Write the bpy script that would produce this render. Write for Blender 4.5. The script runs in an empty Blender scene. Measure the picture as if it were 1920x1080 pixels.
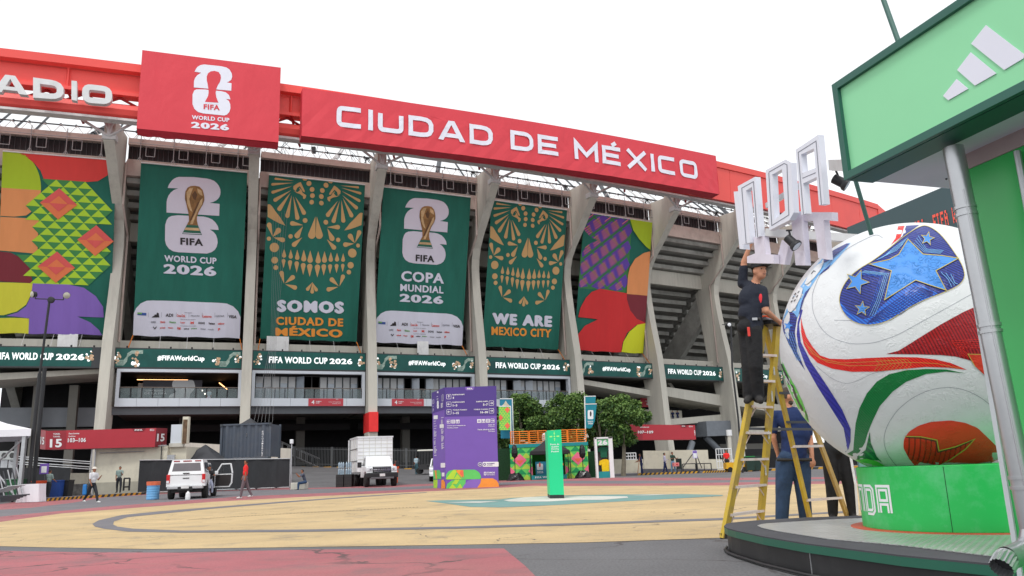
import bpy, bmesh, math, random
from math import sin, cos, pi, radians, sqrt, atan2, hypot, acos
from mathutils import Vector as V, Matrix
from mathutils.geometry import tessellate_polygon
random.seed(7)
SC = bpy.context.scene
COL = SC.collection
# ------------------------------------------------------------------ camera
F, PITCH, ROLL, HC = 1517.0, radians(12.74), radians(-1.98), 0.818
_fw = V((0, cos(PITCH), sin(PITCH))); _u0 = V((0, -sin(PITCH), cos(PITCH))); _r0 = V((1, 0, 0))
RT = _r0 * cos(ROLL) + _u0 * sin(ROLL)
UP = _u0 * cos(ROLL) - _r0 * sin(ROLL)
FW = _fw
CO = V((0, 0, HC))
cd = bpy.data.cameras.new('camera'); cam = bpy.data.objects.new('camera', cd); COL.objects.link(cam)
m = Matrix((RT, UP, -FW)).transposed().to_4x4(); m.translation = CO
cam.matrix_world = m
cd.sensor_width = 36.0; cd.lens = F / 1920 * 36.0; cd.clip_end = 3000; cd.clip_start = .05
SC.camera = cam
# ------------------------------------------------------------------ sky, sun, exposure (bright overcast)
W = bpy.data.worlds.new('World'); SC.world = W; W.use_nodes = True
nt = W.node_tree; nt.nodes.clear()
sky = nt.nodes.new('ShaderNodeTexSky'); sky.sky_type = 'NISHITA'; sky.sun_disc = False
SUN_EL, SUN_AZ = 58, 200
sky.sun_elevation = radians(SUN_EL); sky.sun_rotation = radians(SUN_AZ)
hs = nt.nodes.new('ShaderNodeHueSaturation'); hs.inputs['Saturation'].default_value = .12
b1 = nt.nodes.new('ShaderNodeBackground'); b1.inputs[1].default_value = .05
b2 = nt.nodes.new('ShaderNodeBackground'); b2.inputs[0].default_value = (.965, .985, 1, 1); b2.inputs[1].default_value = .97
ad = nt.nodes.new('ShaderNodeAddShader'); wo = nt.nodes.new('ShaderNodeOutputWorld')
nt.links.new(sky.outputs[0], hs.inputs['Color']); nt.links.new(hs.outputs[0], b1.inputs[0])
nt.links.new(b1.outputs[0], ad.inputs[0]); nt.links.new(b2.outputs[0], ad.inputs[1]); nt.links.new(ad.outputs[0], wo.inputs[0])
sl = bpy.data.lights.new('sun', 'SUN'); sl.energy = 1.5; sl.angle = radians(11); sl.color = (1, .97, .92)
so = bpy.data.objects.new('sun', sl); COL.objects.link(so)
el, az = radians(SUN_EL), radians(SUN_AZ)
sd = V((sin(az) * cos(el), cos(az) * cos(el), sin(el)))
so.rotation_euler = (-sd).to_track_quat('-Z', 'Y').to_euler()
SC.view_settings.view_transform = 'Standard'; SC.view_settings.look = 'None'
SC.view_settings.exposure = 0.0; SC.view_settings.gamma = 1.0; SC.view_settings.use_curve_mapping = False
SC.render.engine = 'CYCLES'
try: SC.cycles.max_bounces = 6; SC.cycles.use_denoising = True
except Exception: pass

# ------------------------------------------------------------------ photo measurements -> world
def ray(x, y): return FW + RT * ((x - 960) / F) - UP * ((y - 540) / F)
def aty(x, y, Y):
    r = ray(x, y); return CO + r * (Y / r.y)
def atz(x, y, z):
    r = ray(x, y); return CO + r * ((z - HC) / r.z)
def onp(x, y, p0, n):
    r = ray(x, y); return CO + r * ((V(p0) - CO).dot(V(n)) / r.dot(V(n)))
def gz(Y):                                   # the ground rises a little towards the stadium
    return 0.0 if Y < 42 else (.15 * (Y - 42) / 14 if Y < 56 else .15)
def gnd(x, y):
    z = 0
    for _ in range(12):
        p = atz(x, y, z); z2 = gz(p.y)
        if abs(z2 - z) < 1e-4: break
        z = z * .5 + z2 * .5
    p.z = z; return p
def gy(x, Y):                                # point on the ground at photo column x and depth Y
    p = aty(x, 800, Y); p2 = aty(x, 900, Y)
    t = (gz(Y) - p.z) / (p2.z - p.z); q = p.lerp(p2, t); return q

# ------------------------------------------------------------------ materials
def lin(c): c /= 255.0; return c / 12.92 if c < .04045 else ((c + .055) / 1.055) ** 2.4
def K(r, g, b, k=.95): return tuple(min(.9, lin(v) / k) for v in (r, g, b))
MATS = {}
def M(name, col, rough=.65, metal=0.0, var=.12, vs=1.5, bump=0.0, bs=30.0, spec=.4, emit=0.0, stretch=(1, 1, 1), dirt=None, dscale=.5, damt=.3, alpha=None):
    if name in MATS: return MATS[name]
    m = bpy.data.materials.new(name); m.use_nodes = True; n = m.node_tree; N = n.nodes; L = n.links
    bs_ = N['Principled BSDF']; bs_.inputs['Roughness'].default_value = rough; bs_.inputs['Metallic'].default_value = metal
    bs_.inputs['Specular IOR Level'].default_value = spec
    tc = N.new('ShaderNodeTexCoord'); mp = N.new('ShaderNodeMapping'); mp.inputs['Scale'].default_value = stretch
    L.new(tc.outputs['Object'], mp.inputs[0])
    no = N.new('ShaderNodeTexNoise'); no.inputs['Scale'].default_value = vs; no.inputs['Detail'].default_value = 6; no.inputs['Roughness'].default_value = .65
    L.new(mp.outputs[0], no.inputs['Vector'])
    mr = N.new('ShaderNodeMapRange'); mr.inputs[1].default_value = .3; mr.inputs[2].default_value = .7
    mr.inputs[3].default_value = 1 - var; mr.inputs[4].default_value = 1 + var * .6
    L.new(no.outputs[0], mr.inputs[0])
    mx = N.new('ShaderNodeVectorMath'); mx.operation = 'SCALE'; mx.inputs[0].default_value = col[:3]
    L.new(mr.outputs[0], mx.inputs['Scale'])
    out = mx.outputs[0]
    if dirt:
        n2 = N.new('ShaderNodeTexNoise'); n2.inputs['Scale'].default_value = dscale; n2.inputs['Detail'].default_value = 8; n2.inputs['Roughness'].default_value = .7
        L.new(mp.outputs[0], n2.inputs['Vector'])
        r2 = N.new('ShaderNodeMapRange'); r2.inputs[1].default_value = .48; r2.inputs[2].default_value = .72; r2.inputs[4].default_value = damt
        L.new(n2.outputs[0], r2.inputs[0])
        mm = N.new('ShaderNodeMix'); mm.data_type = 'RGBA'; L.new(r2.outputs[0], mm.inputs[0]); L.new(out, mm.inputs[6]); mm.inputs[7].default_value = (*dirt, 1)
        out = mm.outputs[2]
    L.new(out, bs_.inputs['Base Color'])
    if bump:
        nb = N.new('ShaderNodeTexNoise'); nb.inputs['Scale'].default_value = bs; nb.inputs['Detail'].default_value = 5
        L.new(mp.outputs[0], nb.inputs['Vector'])
        bp = N.new('ShaderNodeBump'); bp.inputs['Strength'].default_value = bump; bp.inputs['Distance'].default_value = .02
        L.new(nb.outputs[0], bp.inputs['Height']); L.new(bp.outputs[0], bs_.inputs['Normal'])
    if emit:
        L.new(out, bs_.inputs['Emission Color']); bs_.inputs['Emission Strength'].default_value = emit
    if alpha is not None: bs_.inputs['Alpha'].default_value = alpha
    MATS[name] = m; return m
def glass(name, col, rough=.05):
    if name in MATS: return MATS[name]
    m = M(name, col, rough=rough, var=.15, vs=.6, spec=.8); return m

# ------------------------------------------------------------------ objects
def tag(o, label=None, cat=None, group=None, kind=None):
    if label: o['label'] = label
    if cat: o['category'] = cat
    if group: o['group'] = group
    if kind: o['kind'] = kind
    return o
def empty(name, loc=(0, 0, 0), rz=0, label=None, cat=None, group=None, parent=None):
    o = bpy.data.objects.new(name, None); COL.objects.link(o); o.location = loc; o.rotation_euler.z = rz
    o.empty_display_size = .2
    if parent: o.parent = parent
    return tag(o, label, cat, group)
def wmat(o):
    m = Matrix.LocRotScale(o.location, o.rotation_euler, o.scale)
    return wmat(o.parent) @ m if o.parent else m
class MB:
    """collects geometry in world (or local) coordinates with several materials; link() makes ONE mesh object"""
    def __init__(s): s.v = []; s.f = []; s.m = []; s.mats = []
    def mi(s, m):
        if m not in s.mats: s.mats.append(m)
        return s.mats.index(m)
    def add(s, vs, fs, m):
        b = len(s.v); s.v += [tuple(p) for p in vs]; i = s.mi(m)
        for f in fs: s.f.append(tuple(b + k for k in f)); s.m.append(i)
        return s
    def box(s, c, d, m, R=None, rz=0, bev=0):
        c = V(c); hx, hy, hz = d[0] / 2, d[1] / 2, d[2] / 2
        if R is None: R = Matrix.Rotation(rz, 3, 'Z')
        if bev:
            b = bmesh.new(); bmesh.ops.create_cube(b, size=1)
            for v in b.verts: v.co = V((v.co.x * d[0], v.co.y * d[1], v.co.z * d[2]))
            bmesh.ops.bevel(b, geom=list(b.edges), offset=min(bev, min(d) * .45), segments=2, affect='EDGES', profile=.5)
            b.verts.index_update()
            s.add([c + R @ v.co for v in b.verts], [[v.index for v in f.verts] for f in b.faces], m); b.free(); return s
        P = [c + R @ V((sx * hx, sy * hy, sz * hz)) for sz in (-1, 1) for sy in (-1, 1) for sx in (-1, 1)]
        s.add(P, [(0, 2, 3, 1), (4, 5, 7, 6), (0, 1, 5, 4), (2, 6, 7, 3), (0, 4, 6, 2), (1, 3, 7, 5)], m); return s
    def hexa(s, P, m):
        """8 points: bottom ring a b c d, top ring a b c d"""
        s.add(P, [(3, 2, 1, 0), (4, 5, 6, 7), (0, 1, 5, 4), (1, 2, 6, 5), (2, 3, 7, 6), (3, 0, 4, 7)], m); return s
    def quad(s, P, m): s.add(P, [tuple(range(len(P)))], m); return s
    def tube(s, a, b, r, m, n=8, r2=None, cap=True):
        a, b = V(a), V(b); d = (b - a)
        if d.length < 1e-6: return s
        d.normalize(); x = d.orthogonal().normalized(); y = d.cross(x); r2 = r if r2 is None else r2
        P = [a + (x * cos(2 * pi * i / n) + y * sin(2 * pi * i / n)) * r for i in range(n)] + [b + (x * cos(2 * pi * i / n) + y * sin(2 * pi * i / n)) * r2 for i in range(n)]
        fs = [(i, (i + 1) % n, n + (i + 1) % n, n + i) for i in range(n)]
        if cap: fs += [tuple(range(n - 1, -1, -1)), tuple(range(n, 2 * n))]
        s.add(P, fs, m); return s
    def path(s, pts, r, m, n=8):
        for a, b in zip(pts[:-1], pts[1:]): s.tube(a, b, r, m, n)
        return s
    def bar(s, a, b, w, t, m, up=(0, 0, 1)):
        """rectangular bar from a to b: w across, t along up"""
        a, b = V(a), V(b); d = (b - a).normalized(); x = d.cross(V(up))
        if x.length < 1e-4: x = d.orthogonal()
        x.normalize(); y = x.cross(d).normalized(); x *= w / 2; y *= t / 2
        s.hexa([a - x - y, a + x - y, a + x + y, a - x + y, b - x - y, b + x - y, b + x + y, b - x + y], m); return s
    def lathe(s, c, prof, m, n=24, R=None, cap=True):
        c = V(c); P = []; fs = []
        for (r, z) in prof:
            for i in range(n):
                p = V((r * cos(2 * pi * i / n), r * sin(2 * pi * i / n), z)); P.append(c + (R @ p if R else p))
        for j in range(len(prof) - 1):
            for i in range(n): fs.append((j * n + i, j * n + (i + 1) % n, (j + 1) * n + (i + 1) % n, (j + 1) * n + i))
        if cap: fs += [tuple(range(n - 1, -1, -1)), tuple((len(prof) - 1) * n + i for i in range(n))]
        s.add(P, fs, m); return s
    def ball(s, c, r, m, n=12, sc=(1, 1, 1)):
        c = V(c); k = n // 2; pr = [(max(1e-4, sin(pi * j / k)) * r, -cos(pi * j / k) * r) for j in range(k + 1)]
        P = []; fs = []
        for (rr, z) in pr:
            for i in range(n): P.append(c + V((rr * cos(2 * pi * i / n) * sc[0], rr * sin(2 * pi * i / n) * sc[1], z * sc[2])))
        for j in range(k):
            for i in range(n): fs.append((j * n + i, j * n + (i + 1) % n, (j + 1) * n + (i + 1) % n, (j + 1) * n + i))
        s.add(P, fs, m); return s
    def prism(s, pts, off, m, msides=None):
        """closed polygon of 3-D points extruded by vector off (any number of points, may be concave)"""
        off = V(off); A = [V(p) for p in pts]; n = len(A); tr = tessellate_polygon([A])
        s.add(A, [tuple(t) for t in tr], m); s.add([p + off for p in A], [tuple(reversed(t)) for t in tr], m)
        s.add(A + [p + off for p in A], [(i, (i + 1) % n, n + (i + 1) % n, n + i) for i in range(n)], msides or m); return s
    def link(s, name, parent=None, smooth=False, **kw):
        me = bpy.data.meshes.new(name)
        vs = s.v
        if parent is not None:
            inv = wmat(parent).inverted(); vs = [inv @ V(p) for p in vs]
        me.from_pydata(vs, [], s.f)
        for m in s.mats: me.materials.append(m)
        me.polygons.foreach_set('material_index', s.m)
        if smooth:
            me.polygons.foreach_set('use_smooth', [True] * len(s.f)); 
            try: me.set_sharp_from_angle(angle=radians(38))
            except Exception: pass
        me.update(); me.validate()
        o = bpy.data.objects.new(name, me); COL.objects.link(o)
        if parent is not None: o.parent = parent
        return tag(o, **kw)
    def thing(s, name, loc, label, cat, group=None, smooth=False):
        """a one-mesh thing with its origin at its base"""
        me_parent = bpy.data.objects.new('tmp', None); me_parent.location = loc
        o = s.link(name, None, smooth, label=label, cat=cat, group=group)
        o.data.transform(Matrix.Translation(-V(loc))); o.location = loc
        bpy.data.objects.remove(me_parent); return o

# ------------------------------------------------------------------ flat print (real geometry, a few mm proud)
_TX = {}; _AS = {}
def text_mesh(s, bold, sp=0):
    k = (s, bold, sp)
    if k in _TX: return _TX[k]
    cu = bpy.data.curves.new('t', 'FONT'); cu.body = s; cu.size = 1; cu.offset = bold; cu.resolution_u = 3; cu.fill_mode = 'FRONT'; cu.space_character = 1 + bold * 1.6 + sp * 2.6
    ob = bpy.data.objects.new('t', cu); COL.objects.link(ob)
    dg = bpy.context.evaluated_depsgraph_get(); dg.update()
    me = bpy.data.meshes.new_from_object(ob.evaluated_get(dg))
    vs = [(v.co.x, v.co.y) for v in me.vertices]; fs = [tuple(p.vertices) for p in me.polygons]
    bpy.data.objects.remove(ob); bpy.data.curves.remove(cu); bpy.data.meshes.remove(me)
    if not vs: vs = [(0, 0), (1, 0), (0, 1)]; fs = []
    x0 = min(v[0] for v in vs); x1 = max(v[0] for v in vs); y0 = min(v[1] for v in vs); y1 = max(v[1] for v in vs)
    vs = [((x - x0) / (x1 - x0), (y - y0) / (y1 - y0)) for x, y in vs]; _AS[k] = (x1 - x0) / (y1 - y0)
    _TX[k] = (vs, fs); return _TX[k]
def ribbon(pts, w, closed=False):
    n = len(pts); L = []; R = []
    for i in range(n):
        p = V(pts[i]); a = V(pts[i - 1]) if (i > 0 or closed) else None; b = V(pts[(i + 1) % n]) if (i < n - 1 or closed) else None
        if a is None: d = (b - p).normalized(); nn = V((-d.y, d.x)); k = 1
        elif b is None: d = (p - a).normalized(); nn = V((-d.y, d.x)); k = 1
        else:
            d1 = (p - a).normalized(); d2 = (b - p).normalized(); t = d1 + d2
            if t.length < 1e-5: nn = V((-d1.y, d1.x)); k = 1
            else:
                t.normalize(); nn = V((-t.y, t.x)); k = 1 / max(.35, nn.dot(V((-d1.y, d1.x))))
        L.append(p + nn * (w / 2 * k)); R.append(p - nn * (w / 2 * k))
    vs = [tuple(p) for p in L] + [tuple(p) for p in R]
    fs = [(i, (i + 1) % n, n + (i + 1) % n, n + i) for i in range(n if closed else n - 1)]
    return vs, fs
def rnd(pts, r, closed=False, seg=4):
    """round the corners of a polyline"""
    out = []; n = len(pts)
    for i in range(n):
        if not closed and i in (0, n - 1): out.append(tuple(pts[i])); continue
        p = V(pts[i]); a = V(pts[i - 1]); b = V(pts[(i + 1) % n]); ra = min(r, (a - p).length * .49); rb = min(r, (b - p).length * .49)
        s = p + (a - p).normalized() * ra; e = p + (b - p).normalized() * rb
        for k in range(seg + 1):
            t = k / seg; out.append(tuple(s * (1 - t) ** 2 + p * 2 * t * (1 - t) + e * t * t))
    return out
def circ(cx, cy, r, n=20, ry=None): return [(cx + r * cos(2 * pi * i / n), cy + (ry or r) * sin(2 * pi * i / n)) for i in range(n)]
def drop(tx, ty, ex, ey, r, n=9):
    """teardrop: sharp tip, round end"""
    d = V((ex - tx, ey - ty)); L = d.length; d.normalize(); a0 = atan2(d.y, d.x); be = acos(min(.99, r / L))
    P = [(tx, ty)]
    for i in range(n + 1):
        a = a0 - (pi - be) + (2 * (pi - be)) * i / n; P.append((ex + r * cos(a), ey + r * sin(a)))
    return P
class Art:
    def __init__(s, fmap, grid=None): s.v = []; s.f = []; s.m = []; s.mats = []; s.fmap = fmap; s.grid = grid
    def _add(s, vs, fs, m, layer):
        b = len(s.v); s.v += [(x, y, layer) for x, y in vs]
        if m not in s.mats: s.mats.append(m)
        i = s.mats.index(m)
        for f in fs: s.f.append(tuple(b + k for k in f)); s.m.append(i)
    def poly(s, m, pts, layer=1, tf=None):
        if tf: pts = [tf(*p) for p in pts]
        tr = tessellate_polygon([[V((x, y, 0)) for x, y in pts]]); s._add(pts, [tuple(t) for t in tr], m, layer)
    def strip(s, m, pts, w, layer=1, closed=False, tf=None):
        vs, fs = ribbon(pts, w, closed)
        if tf: vs = [tf(*p) for p in vs]
        s._add(vs, fs, m, layer)
    def rect(s, m, x0, y0, x1, y1, layer=1, r=0, tf=None):
        p = [(x0, y0), (x1, y0), (x1, y1), (x0, y1)]
        if r: p = rnd(p, r, True)
        s.poly(m, p, layer, tf)
    def text(s, m, t, x0, y0, x1, y1, layer=2, bold=.02, tf=None):
        """text stretched into the box; y0 = baseline side, y1 = top side"""
        s.btext(m, t, lambda u, v: (x0 + u * (x1 - x0), y0 + v * (y1 - y0)), layer, bold, tf)
    def btext(s, m, t, pos, layer, bold, tf=None):
        extra = max(0, bold - .022) * .62; vs, fs = text_mesh(t, min(bold, .022), extra); asp = _AS[(t, min(bold, .022), extra)]
        sh = [(0, 0)] if extra < .004 else [(-1, 0), (1, 0), (0, .6), (0, -.6), (0, 0)]
        for i, (a, b) in enumerate(sh):
            du = a * extra / asp; dv = b * extra; kx = 1 - 2 * extra / asp
            P = [pos(.5 + (u - .5) * kx + du, .5 + (v - .5) * (1 - 1.2 * extra) + dv) for u, v in vs]
            if tf: P = [tf(*p) for p in P]
            s._add(P, fs, m, layer + i * .12)
    def build(s, name, parent=None, **kw):
        bm = bmesh.new(); vv = [bm.verts.new(p) for p in s.v]
        for f, i in zip(s.f, s.m):
            try: fc = bm.faces.new([vv[k] for k in f]); fc.material_index = i
            except ValueError: pass
        if s.grid:
            for ax in (0, 1):
                for c in s.grid[ax]:
                    co = (c, 0, 0) if ax == 0 else (0, c, 0); no = (1, 0, 0) if ax == 0 else (0, 1, 0)
                    bmesh.ops.bisect_plane(bm, geom=list(bm.verts) + list(bm.edges) + list(bm.faces), dist=1e-7, plane_co=co, plane_no=no)
        for v in bm.verts: v.co = s.fmap(v.co.x, v.co.y, v.co.z)
        me = bpy.data.meshes.new(name)
        if parent is not None: bm.transform(wmat(parent).inverted())
        bm.to_mesh(me); bm.free()
        for m in s.mats: me.materials.append(m)
        o = bpy.data.objects.new(name, me); COL.objects.link(o)
        if parent is not None: o.parent = parent
        return tag(o, **kw)
def quadmap(tl, tr, br, bl):
    """photo pixel -> (s,t) inside a four-cornered panel; s to the right, t down (inverse perspective map)"""
    import numpy as np
    A = []; B = []
    for (x, y), (u, v) in zip((tl, tr, br, bl), ((0, 0), (1, 0), (1, 1), (0, 1))):
        A.append([x, y, 1, 0, 0, 0, -u * x, -u * y]); B.append(u); A.append([0, 0, 0, x, y, 1, -v * x, -v * y]); B.append(v)
    h = np.linalg.solve(np.array(A, float), np.array(B, float))
    def f(x, y):
        w = h[6] * x + h[7] * y + 1; return ((h[0] * x + h[1] * y + h[2]) / w, (h[3] * x + h[4] * y + h[5]) / w)
    return f
def zoomtf(q, ox, oy, s):
    return lambda x, y: q(ox + x / s, oy + y / s)
# stroke letters: polylines on a box 1 wide, 1 tall (y up)
GL = {
 'C': [([(1, 1), (0, 1), (0, 0), (1, 0)], 0)], 'I': [([(.5, 0), (.5, 1)], 0)], 'U': [([(0, 1), (0, 0), (1, 0), (1, 1)], 0)],
 'D': [([(0, 0), (0, 1), (.6, 1), (.78, .97), (.92, .87), (1, .68), (1, .32), (.92, .13), (.78, .03), (.6, 0)], 1)], 'A': [([(0, 0), (.42, 1), (.58, 1), (1, 0)], 0), ([(.16, .3), (.84, .3)], 0)],
 'E': [([(1, 1), (0, 1), (0, 0), (1, 0)], 0), ([(0, .5), (.9, .5)], 0)], 'M': [([(0, 0), (0, 1), (.5, .22), (1, 1), (1, 0)], 0)],
 'X': [([(0, 0), (1, 1)], 0), ([(0, 1), (1, 0)], 0)], 'O': [([(0, 0), (0, 1), (1, 1), (1, 0)], 1)], "'": [([(.5, 1.2), (.75, 1.42)], 0)],
}
def a_polys(x, w, y, H, th):
    c = x + w / 2; t = th * .62; h = H * .80
    A = [(x, y), (c - t, y + H), (c + t, y + H), (x + w, y), (x + w - th * 1.1, y), (c, y + h), (x + th * 1.1, y)]
    e = lambda yy: (c - (x + th * 1.1)) * (1 - (yy - y) / h)
    b0, b1 = y + H * .16, y + H * .36
    return [A, [(c - e(b0), b0), (c + e(b0), b0), (c + e(b1), b1), (c - e(b1), b1)]]
def stroke_word(art, m, word, x0, y0, x1, y1, th, layer=2, gap=.28, tf=None, widths=None):
    """word in wide rounded stroke letters inside the box (y0 baseline, y1 cap height)"""
    wd = {'I': .17, ' ': .55, 'M': 1.15, 'A': 1.12, 'X': 1.1}
    adv = []; x = 0
    for ch in word:
        c = 'E' if ch == '\u00c9' else ch; w = wd.get(c, 1.0); adv.append((ch, x, w)); x += w + (gap if c != ' ' else 0)
    tot = x - gap; sx = (x1 - x0) / tot; H = y1 - y0; hw = th / 2; ty = th / 2 * (1 if H > 0 else -1)
    sgn = 1 if x1 > x0 else -1
    for ch, px, w in adv:
        c = 'E' if ch == '\u00c9' else ch
        if c == ' ': continue
        X0 = x0 + px * sx + hw * sgn; Wd = w * sx - th * sgn
        if c == 'I': X0 = x0 + px * sx; Wd = w * sx
        if c == 'A':
            for P in a_polys(x0 + px * sx, w * sx, y0, H, th * 1.08 * sgn): art.poly(m, P, layer, tf)
            continue
        for pts, cl in GL[c] + (GL["'"] if ch == '\u00c9' else []):
            P = [(X0 + u * Wd, y0 + ty + v * (H - 2 * ty)) for u, v in pts]
            if c in 'IX': P = [(X0 + u * Wd, y0 + v * H) for u, v in pts]
            if c in 'AM':
                P = [(X0 + u * Wd, (y0 if v == 0 else (y0 + ty + v * (H - 2 * ty)))) for u, v in pts]
            if c in 'COU': P = rnd(P, th * .9, bool(cl))
            art.strip(m, P, th * (1 if c != 'I' else 1), layer, bool(cl), tf)
# ================================================================== THE STADIUM
SCX, SCY = -149.2, 380.3; A0 = radians(20.03); DA = radians(2.1708)
def S(k, r, z): a = A0 + k * DA; return V((SCX + r * sin(a), SCY - r * cos(a), z))
def BF(k, u, z, r=325.0):                       # a point u metres along bay k, on the chord at radius r
    a, b = S(k, r, z), S(k + 1, r, z); d = (b - a).normalized(); return a + d * u
def bn(k):                                      # outward normal of bay k
    a, b = S(k, 325, 0), S(k + 1, 325, 0); d = (b - a).normalized(); return V((d.y, -d.x, 0))
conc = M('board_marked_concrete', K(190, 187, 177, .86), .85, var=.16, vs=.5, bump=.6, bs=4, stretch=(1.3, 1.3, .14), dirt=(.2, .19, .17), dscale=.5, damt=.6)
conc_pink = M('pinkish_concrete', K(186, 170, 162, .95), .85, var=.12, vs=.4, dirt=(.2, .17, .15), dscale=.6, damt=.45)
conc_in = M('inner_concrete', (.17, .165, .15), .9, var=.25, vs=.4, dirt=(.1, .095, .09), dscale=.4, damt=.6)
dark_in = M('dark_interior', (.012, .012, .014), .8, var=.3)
alu = M('pale_aluminium_panel', K(196, 202, 210, .9), .45, metal=.1, var=.04, vs=.3)
greybeam = M('grey_beam_paint', (.12, .13, .145), .6, var=.08)
conc_st = M('step_concrete', (.36, .355, .33), .9, var=.25, vs=.6, dirt=(.14, .135, .12), dscale=.5, damt=.6)
black = M('black_metal', (.02, .021, .024), .5, var=.2)
white = M('white_paint', (.78, .79, .8), .45, var=.05)
steelw = M('white_steel', (.66, .66, .66), .5, var=.1, dirt=(.35, .32, .3), dscale=2, damt=.4)
steeld = M('dark_steel', (.06, .065, .075), .5, var=.2)
galv = M('galvanised_metal', (.5, .51, .53), .38, metal=.75, var=.12, vs=3)
redp = M('salmon_red_beam_paint', K(238, 82, 76, .84), .45, var=.05, vs=.3, dirt=(.45, .05, .05), dscale=.15, damt=.3)
redd = M('deep_red_paint', (.36, .012, .015), .5, var=.1)
stadium = empty('stadium', (SCX, SCY, 0), 0, 'grey concrete stadium with curved fins, red roof beam and glazed balconies behind the plaza', 'stadium')
FANG = [12, 14, 17.3, 20.3, 24.3, 28.4, 31, 33.2, 35.4, 37.5, 39.6]
FR = [(327.2, -.6), (326.9, 3), (326.6, 5.7), (326.3, 11), (326.05, 14), (325.6, 16.5), (325.15, 19), (324.8, 21.5), (324.65, 23.3), (324.8, 24.6), (325.3, 25.8), (326.3, 27.0), (328.1, 28.6), (330.2, 30.6), (331.2, 31.5), (331.2, 33.7)]
BK = [(326.4, 33.9), (326.5, 30.2), (325.3, 29.4), (322.1, 26.5), (321.7, 24.3), (321.2, 24.1), (322.3, 16), (323.1, 11.5), (324.1, 6), (324.9, -.6)]
for i in range(11):
    k = i - 1; a = radians(FANG[i]); rd = V((sin(a), -cos(a), 0)); tn = V((cos(a), sin(a), 0)); c = S(k, 325, 0)
    mb = MB(); wd = .46
    mb.prism([c + rd * (r - 325) + V((0, 0, z)) - tn * wd for r, z in FR + BK], tn * (2 * wd), conc)
    fo = mb.link('column', stadium)
    if i == 3:
        m2 = MB(); m2.box(c + rd * 1.62 + V((0, 0, 4.35)), (1, 1.1, 1.75), redp, rz=a); 
        q = [c + rd * (324.6 - 325) + V((0, 0, 0))]
        mb2 = MB(); mb2.hexa([c + rd * x + tn * y + V((0, 0, z)) for z in (5.15, 7.12) for x, y in ((-1.3, -.47), (1.93, -.47), (1.93, .47), (-1.3, .47))], M('column_red_band', K(216, 48, 48, .8), .6, var=.08)); mb2.link('painted_band', fo)
    # steel bracket on the nose: two white tubes up to the roof beam, post and shoe
    br = MB(); nose = c + rd * 6.3 + V((0, 0, 31.4))
    br.box(c + rd * 5.9 + V((0, 0, 31.9)), (1.0, 1.15, .55), steelw, rz=a - pi / 2)
    br.box(c + rd * 6.0 + V((0, 0, 32.6)), (.5, .5, .9), steelw, rz=a - pi / 2, bev=.04)
    top = c + rd * 7.2 + V((0, 0, 33.9))
    for sgn in (-1, 1):
        br.tube(nose + V((0, 0, .5)), top + tn * (2.6 * sgn) + V((0, 0, -.6)), .13, steelw)
        br.tube(nose + V((0, 0, .9)), top + tn * (1.0 * sgn) + V((0, 0, .7)), .1, steelw)
    br.tube(nose + V((0, 0, .6)), nose + V((0, 0, 3.0)) + rd * .3, .2, steelw)
    br.box(c + rd * 4.7 + V((0, 0, 34.2)), (.65, .65, 1.2), conc, rz=a)
    br.link('roof_bracket', fo)
    if 1 <= i:                                   # rain pipe down the side
        pp = MB(); sd_ = -1 if i > 3 else 1
        o_ = tn * (sd_ * .62) 
        pp.path([c + rd * 1.2 + o_ + V((0, 0, 31.6)), c + rd * 1.9 + o_ + V((0, 0, 31.0)), c + rd * 1.9 + o_ + V((0, 0, 26.8)), c - rd * .9 + o_ + V((0, 0, 24.6)), c - rd * .6 + o_ + V((0, 0, 14))], .11, conc_pink, 6)
        pp.link('drain_pipe', fo)
    # inward raker that carries the seating
    rk = MB(); W2 = .42
    rk.prism([c + rd * x + V((0, 0, z)) - tn * W2 for x, z in ((-3.0, 24.2), (-2.4, 20.6), (-15.2, 8.6), (-15.2, 12.8))], tn * (2 * W2), conc_st)
    rk.link('raker_beam', fo)

def arcbox(mb, r0, r1, z0, z1, m, k0, k1, n=1, inset=0.0):
    """box following the plan between two columns"""
    for j in range(n):
        a, b = k0 + (k1 - k0) * j / n, k0 + (k1 - k0) * (j + 1) / n
        ea = inset / 12.31 if j == 0 else 0; eb = inset / 12.31 if j == n - 1 else 0; a += ea; b -= eb
        mb.hexa([S(a, r0, z0), S(a, r1, z0), S(b, r1, z0), S(b, r0, z0), S(a, r0, z1), S(a, r1, z1), S(b, r1, z1), S(b, r0, z1)], m)
def bay_copy(o, ks, parent=stadium):
    for k in ks:
        c = o.copy(); COL.objects.link(c); c.parent = parent; c.rotation_euler.z = k * DA
bays = list(range(-1, 9))
# everything of bay 0, then copied round the stadium axis
base = []
for j in range(17):
    mb = MB(); r = 326.2 - j * .98; z = 29.9 - j * .93
    if 4 <= j <= 4: continue
    arcbox(mb, r - 1.35, r, z - .55, z, conc_st, 0, 1, 1, .48); o = mb.link('seating_step', stadium); base.append(o)
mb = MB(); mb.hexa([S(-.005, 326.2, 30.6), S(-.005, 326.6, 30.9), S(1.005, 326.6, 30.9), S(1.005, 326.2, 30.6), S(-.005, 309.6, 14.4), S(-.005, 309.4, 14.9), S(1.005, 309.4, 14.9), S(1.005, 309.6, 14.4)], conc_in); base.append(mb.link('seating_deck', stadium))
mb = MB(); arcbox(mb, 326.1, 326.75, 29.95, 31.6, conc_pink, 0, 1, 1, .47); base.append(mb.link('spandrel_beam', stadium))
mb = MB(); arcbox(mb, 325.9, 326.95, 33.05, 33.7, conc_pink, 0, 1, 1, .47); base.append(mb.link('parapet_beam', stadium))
mb = MB(); arcbox(mb, 321.9, 322.5, 24.5, 26.45, conc, 0, 1, 1, .47); base.append(mb.link('cross_beam', stadium))
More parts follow.
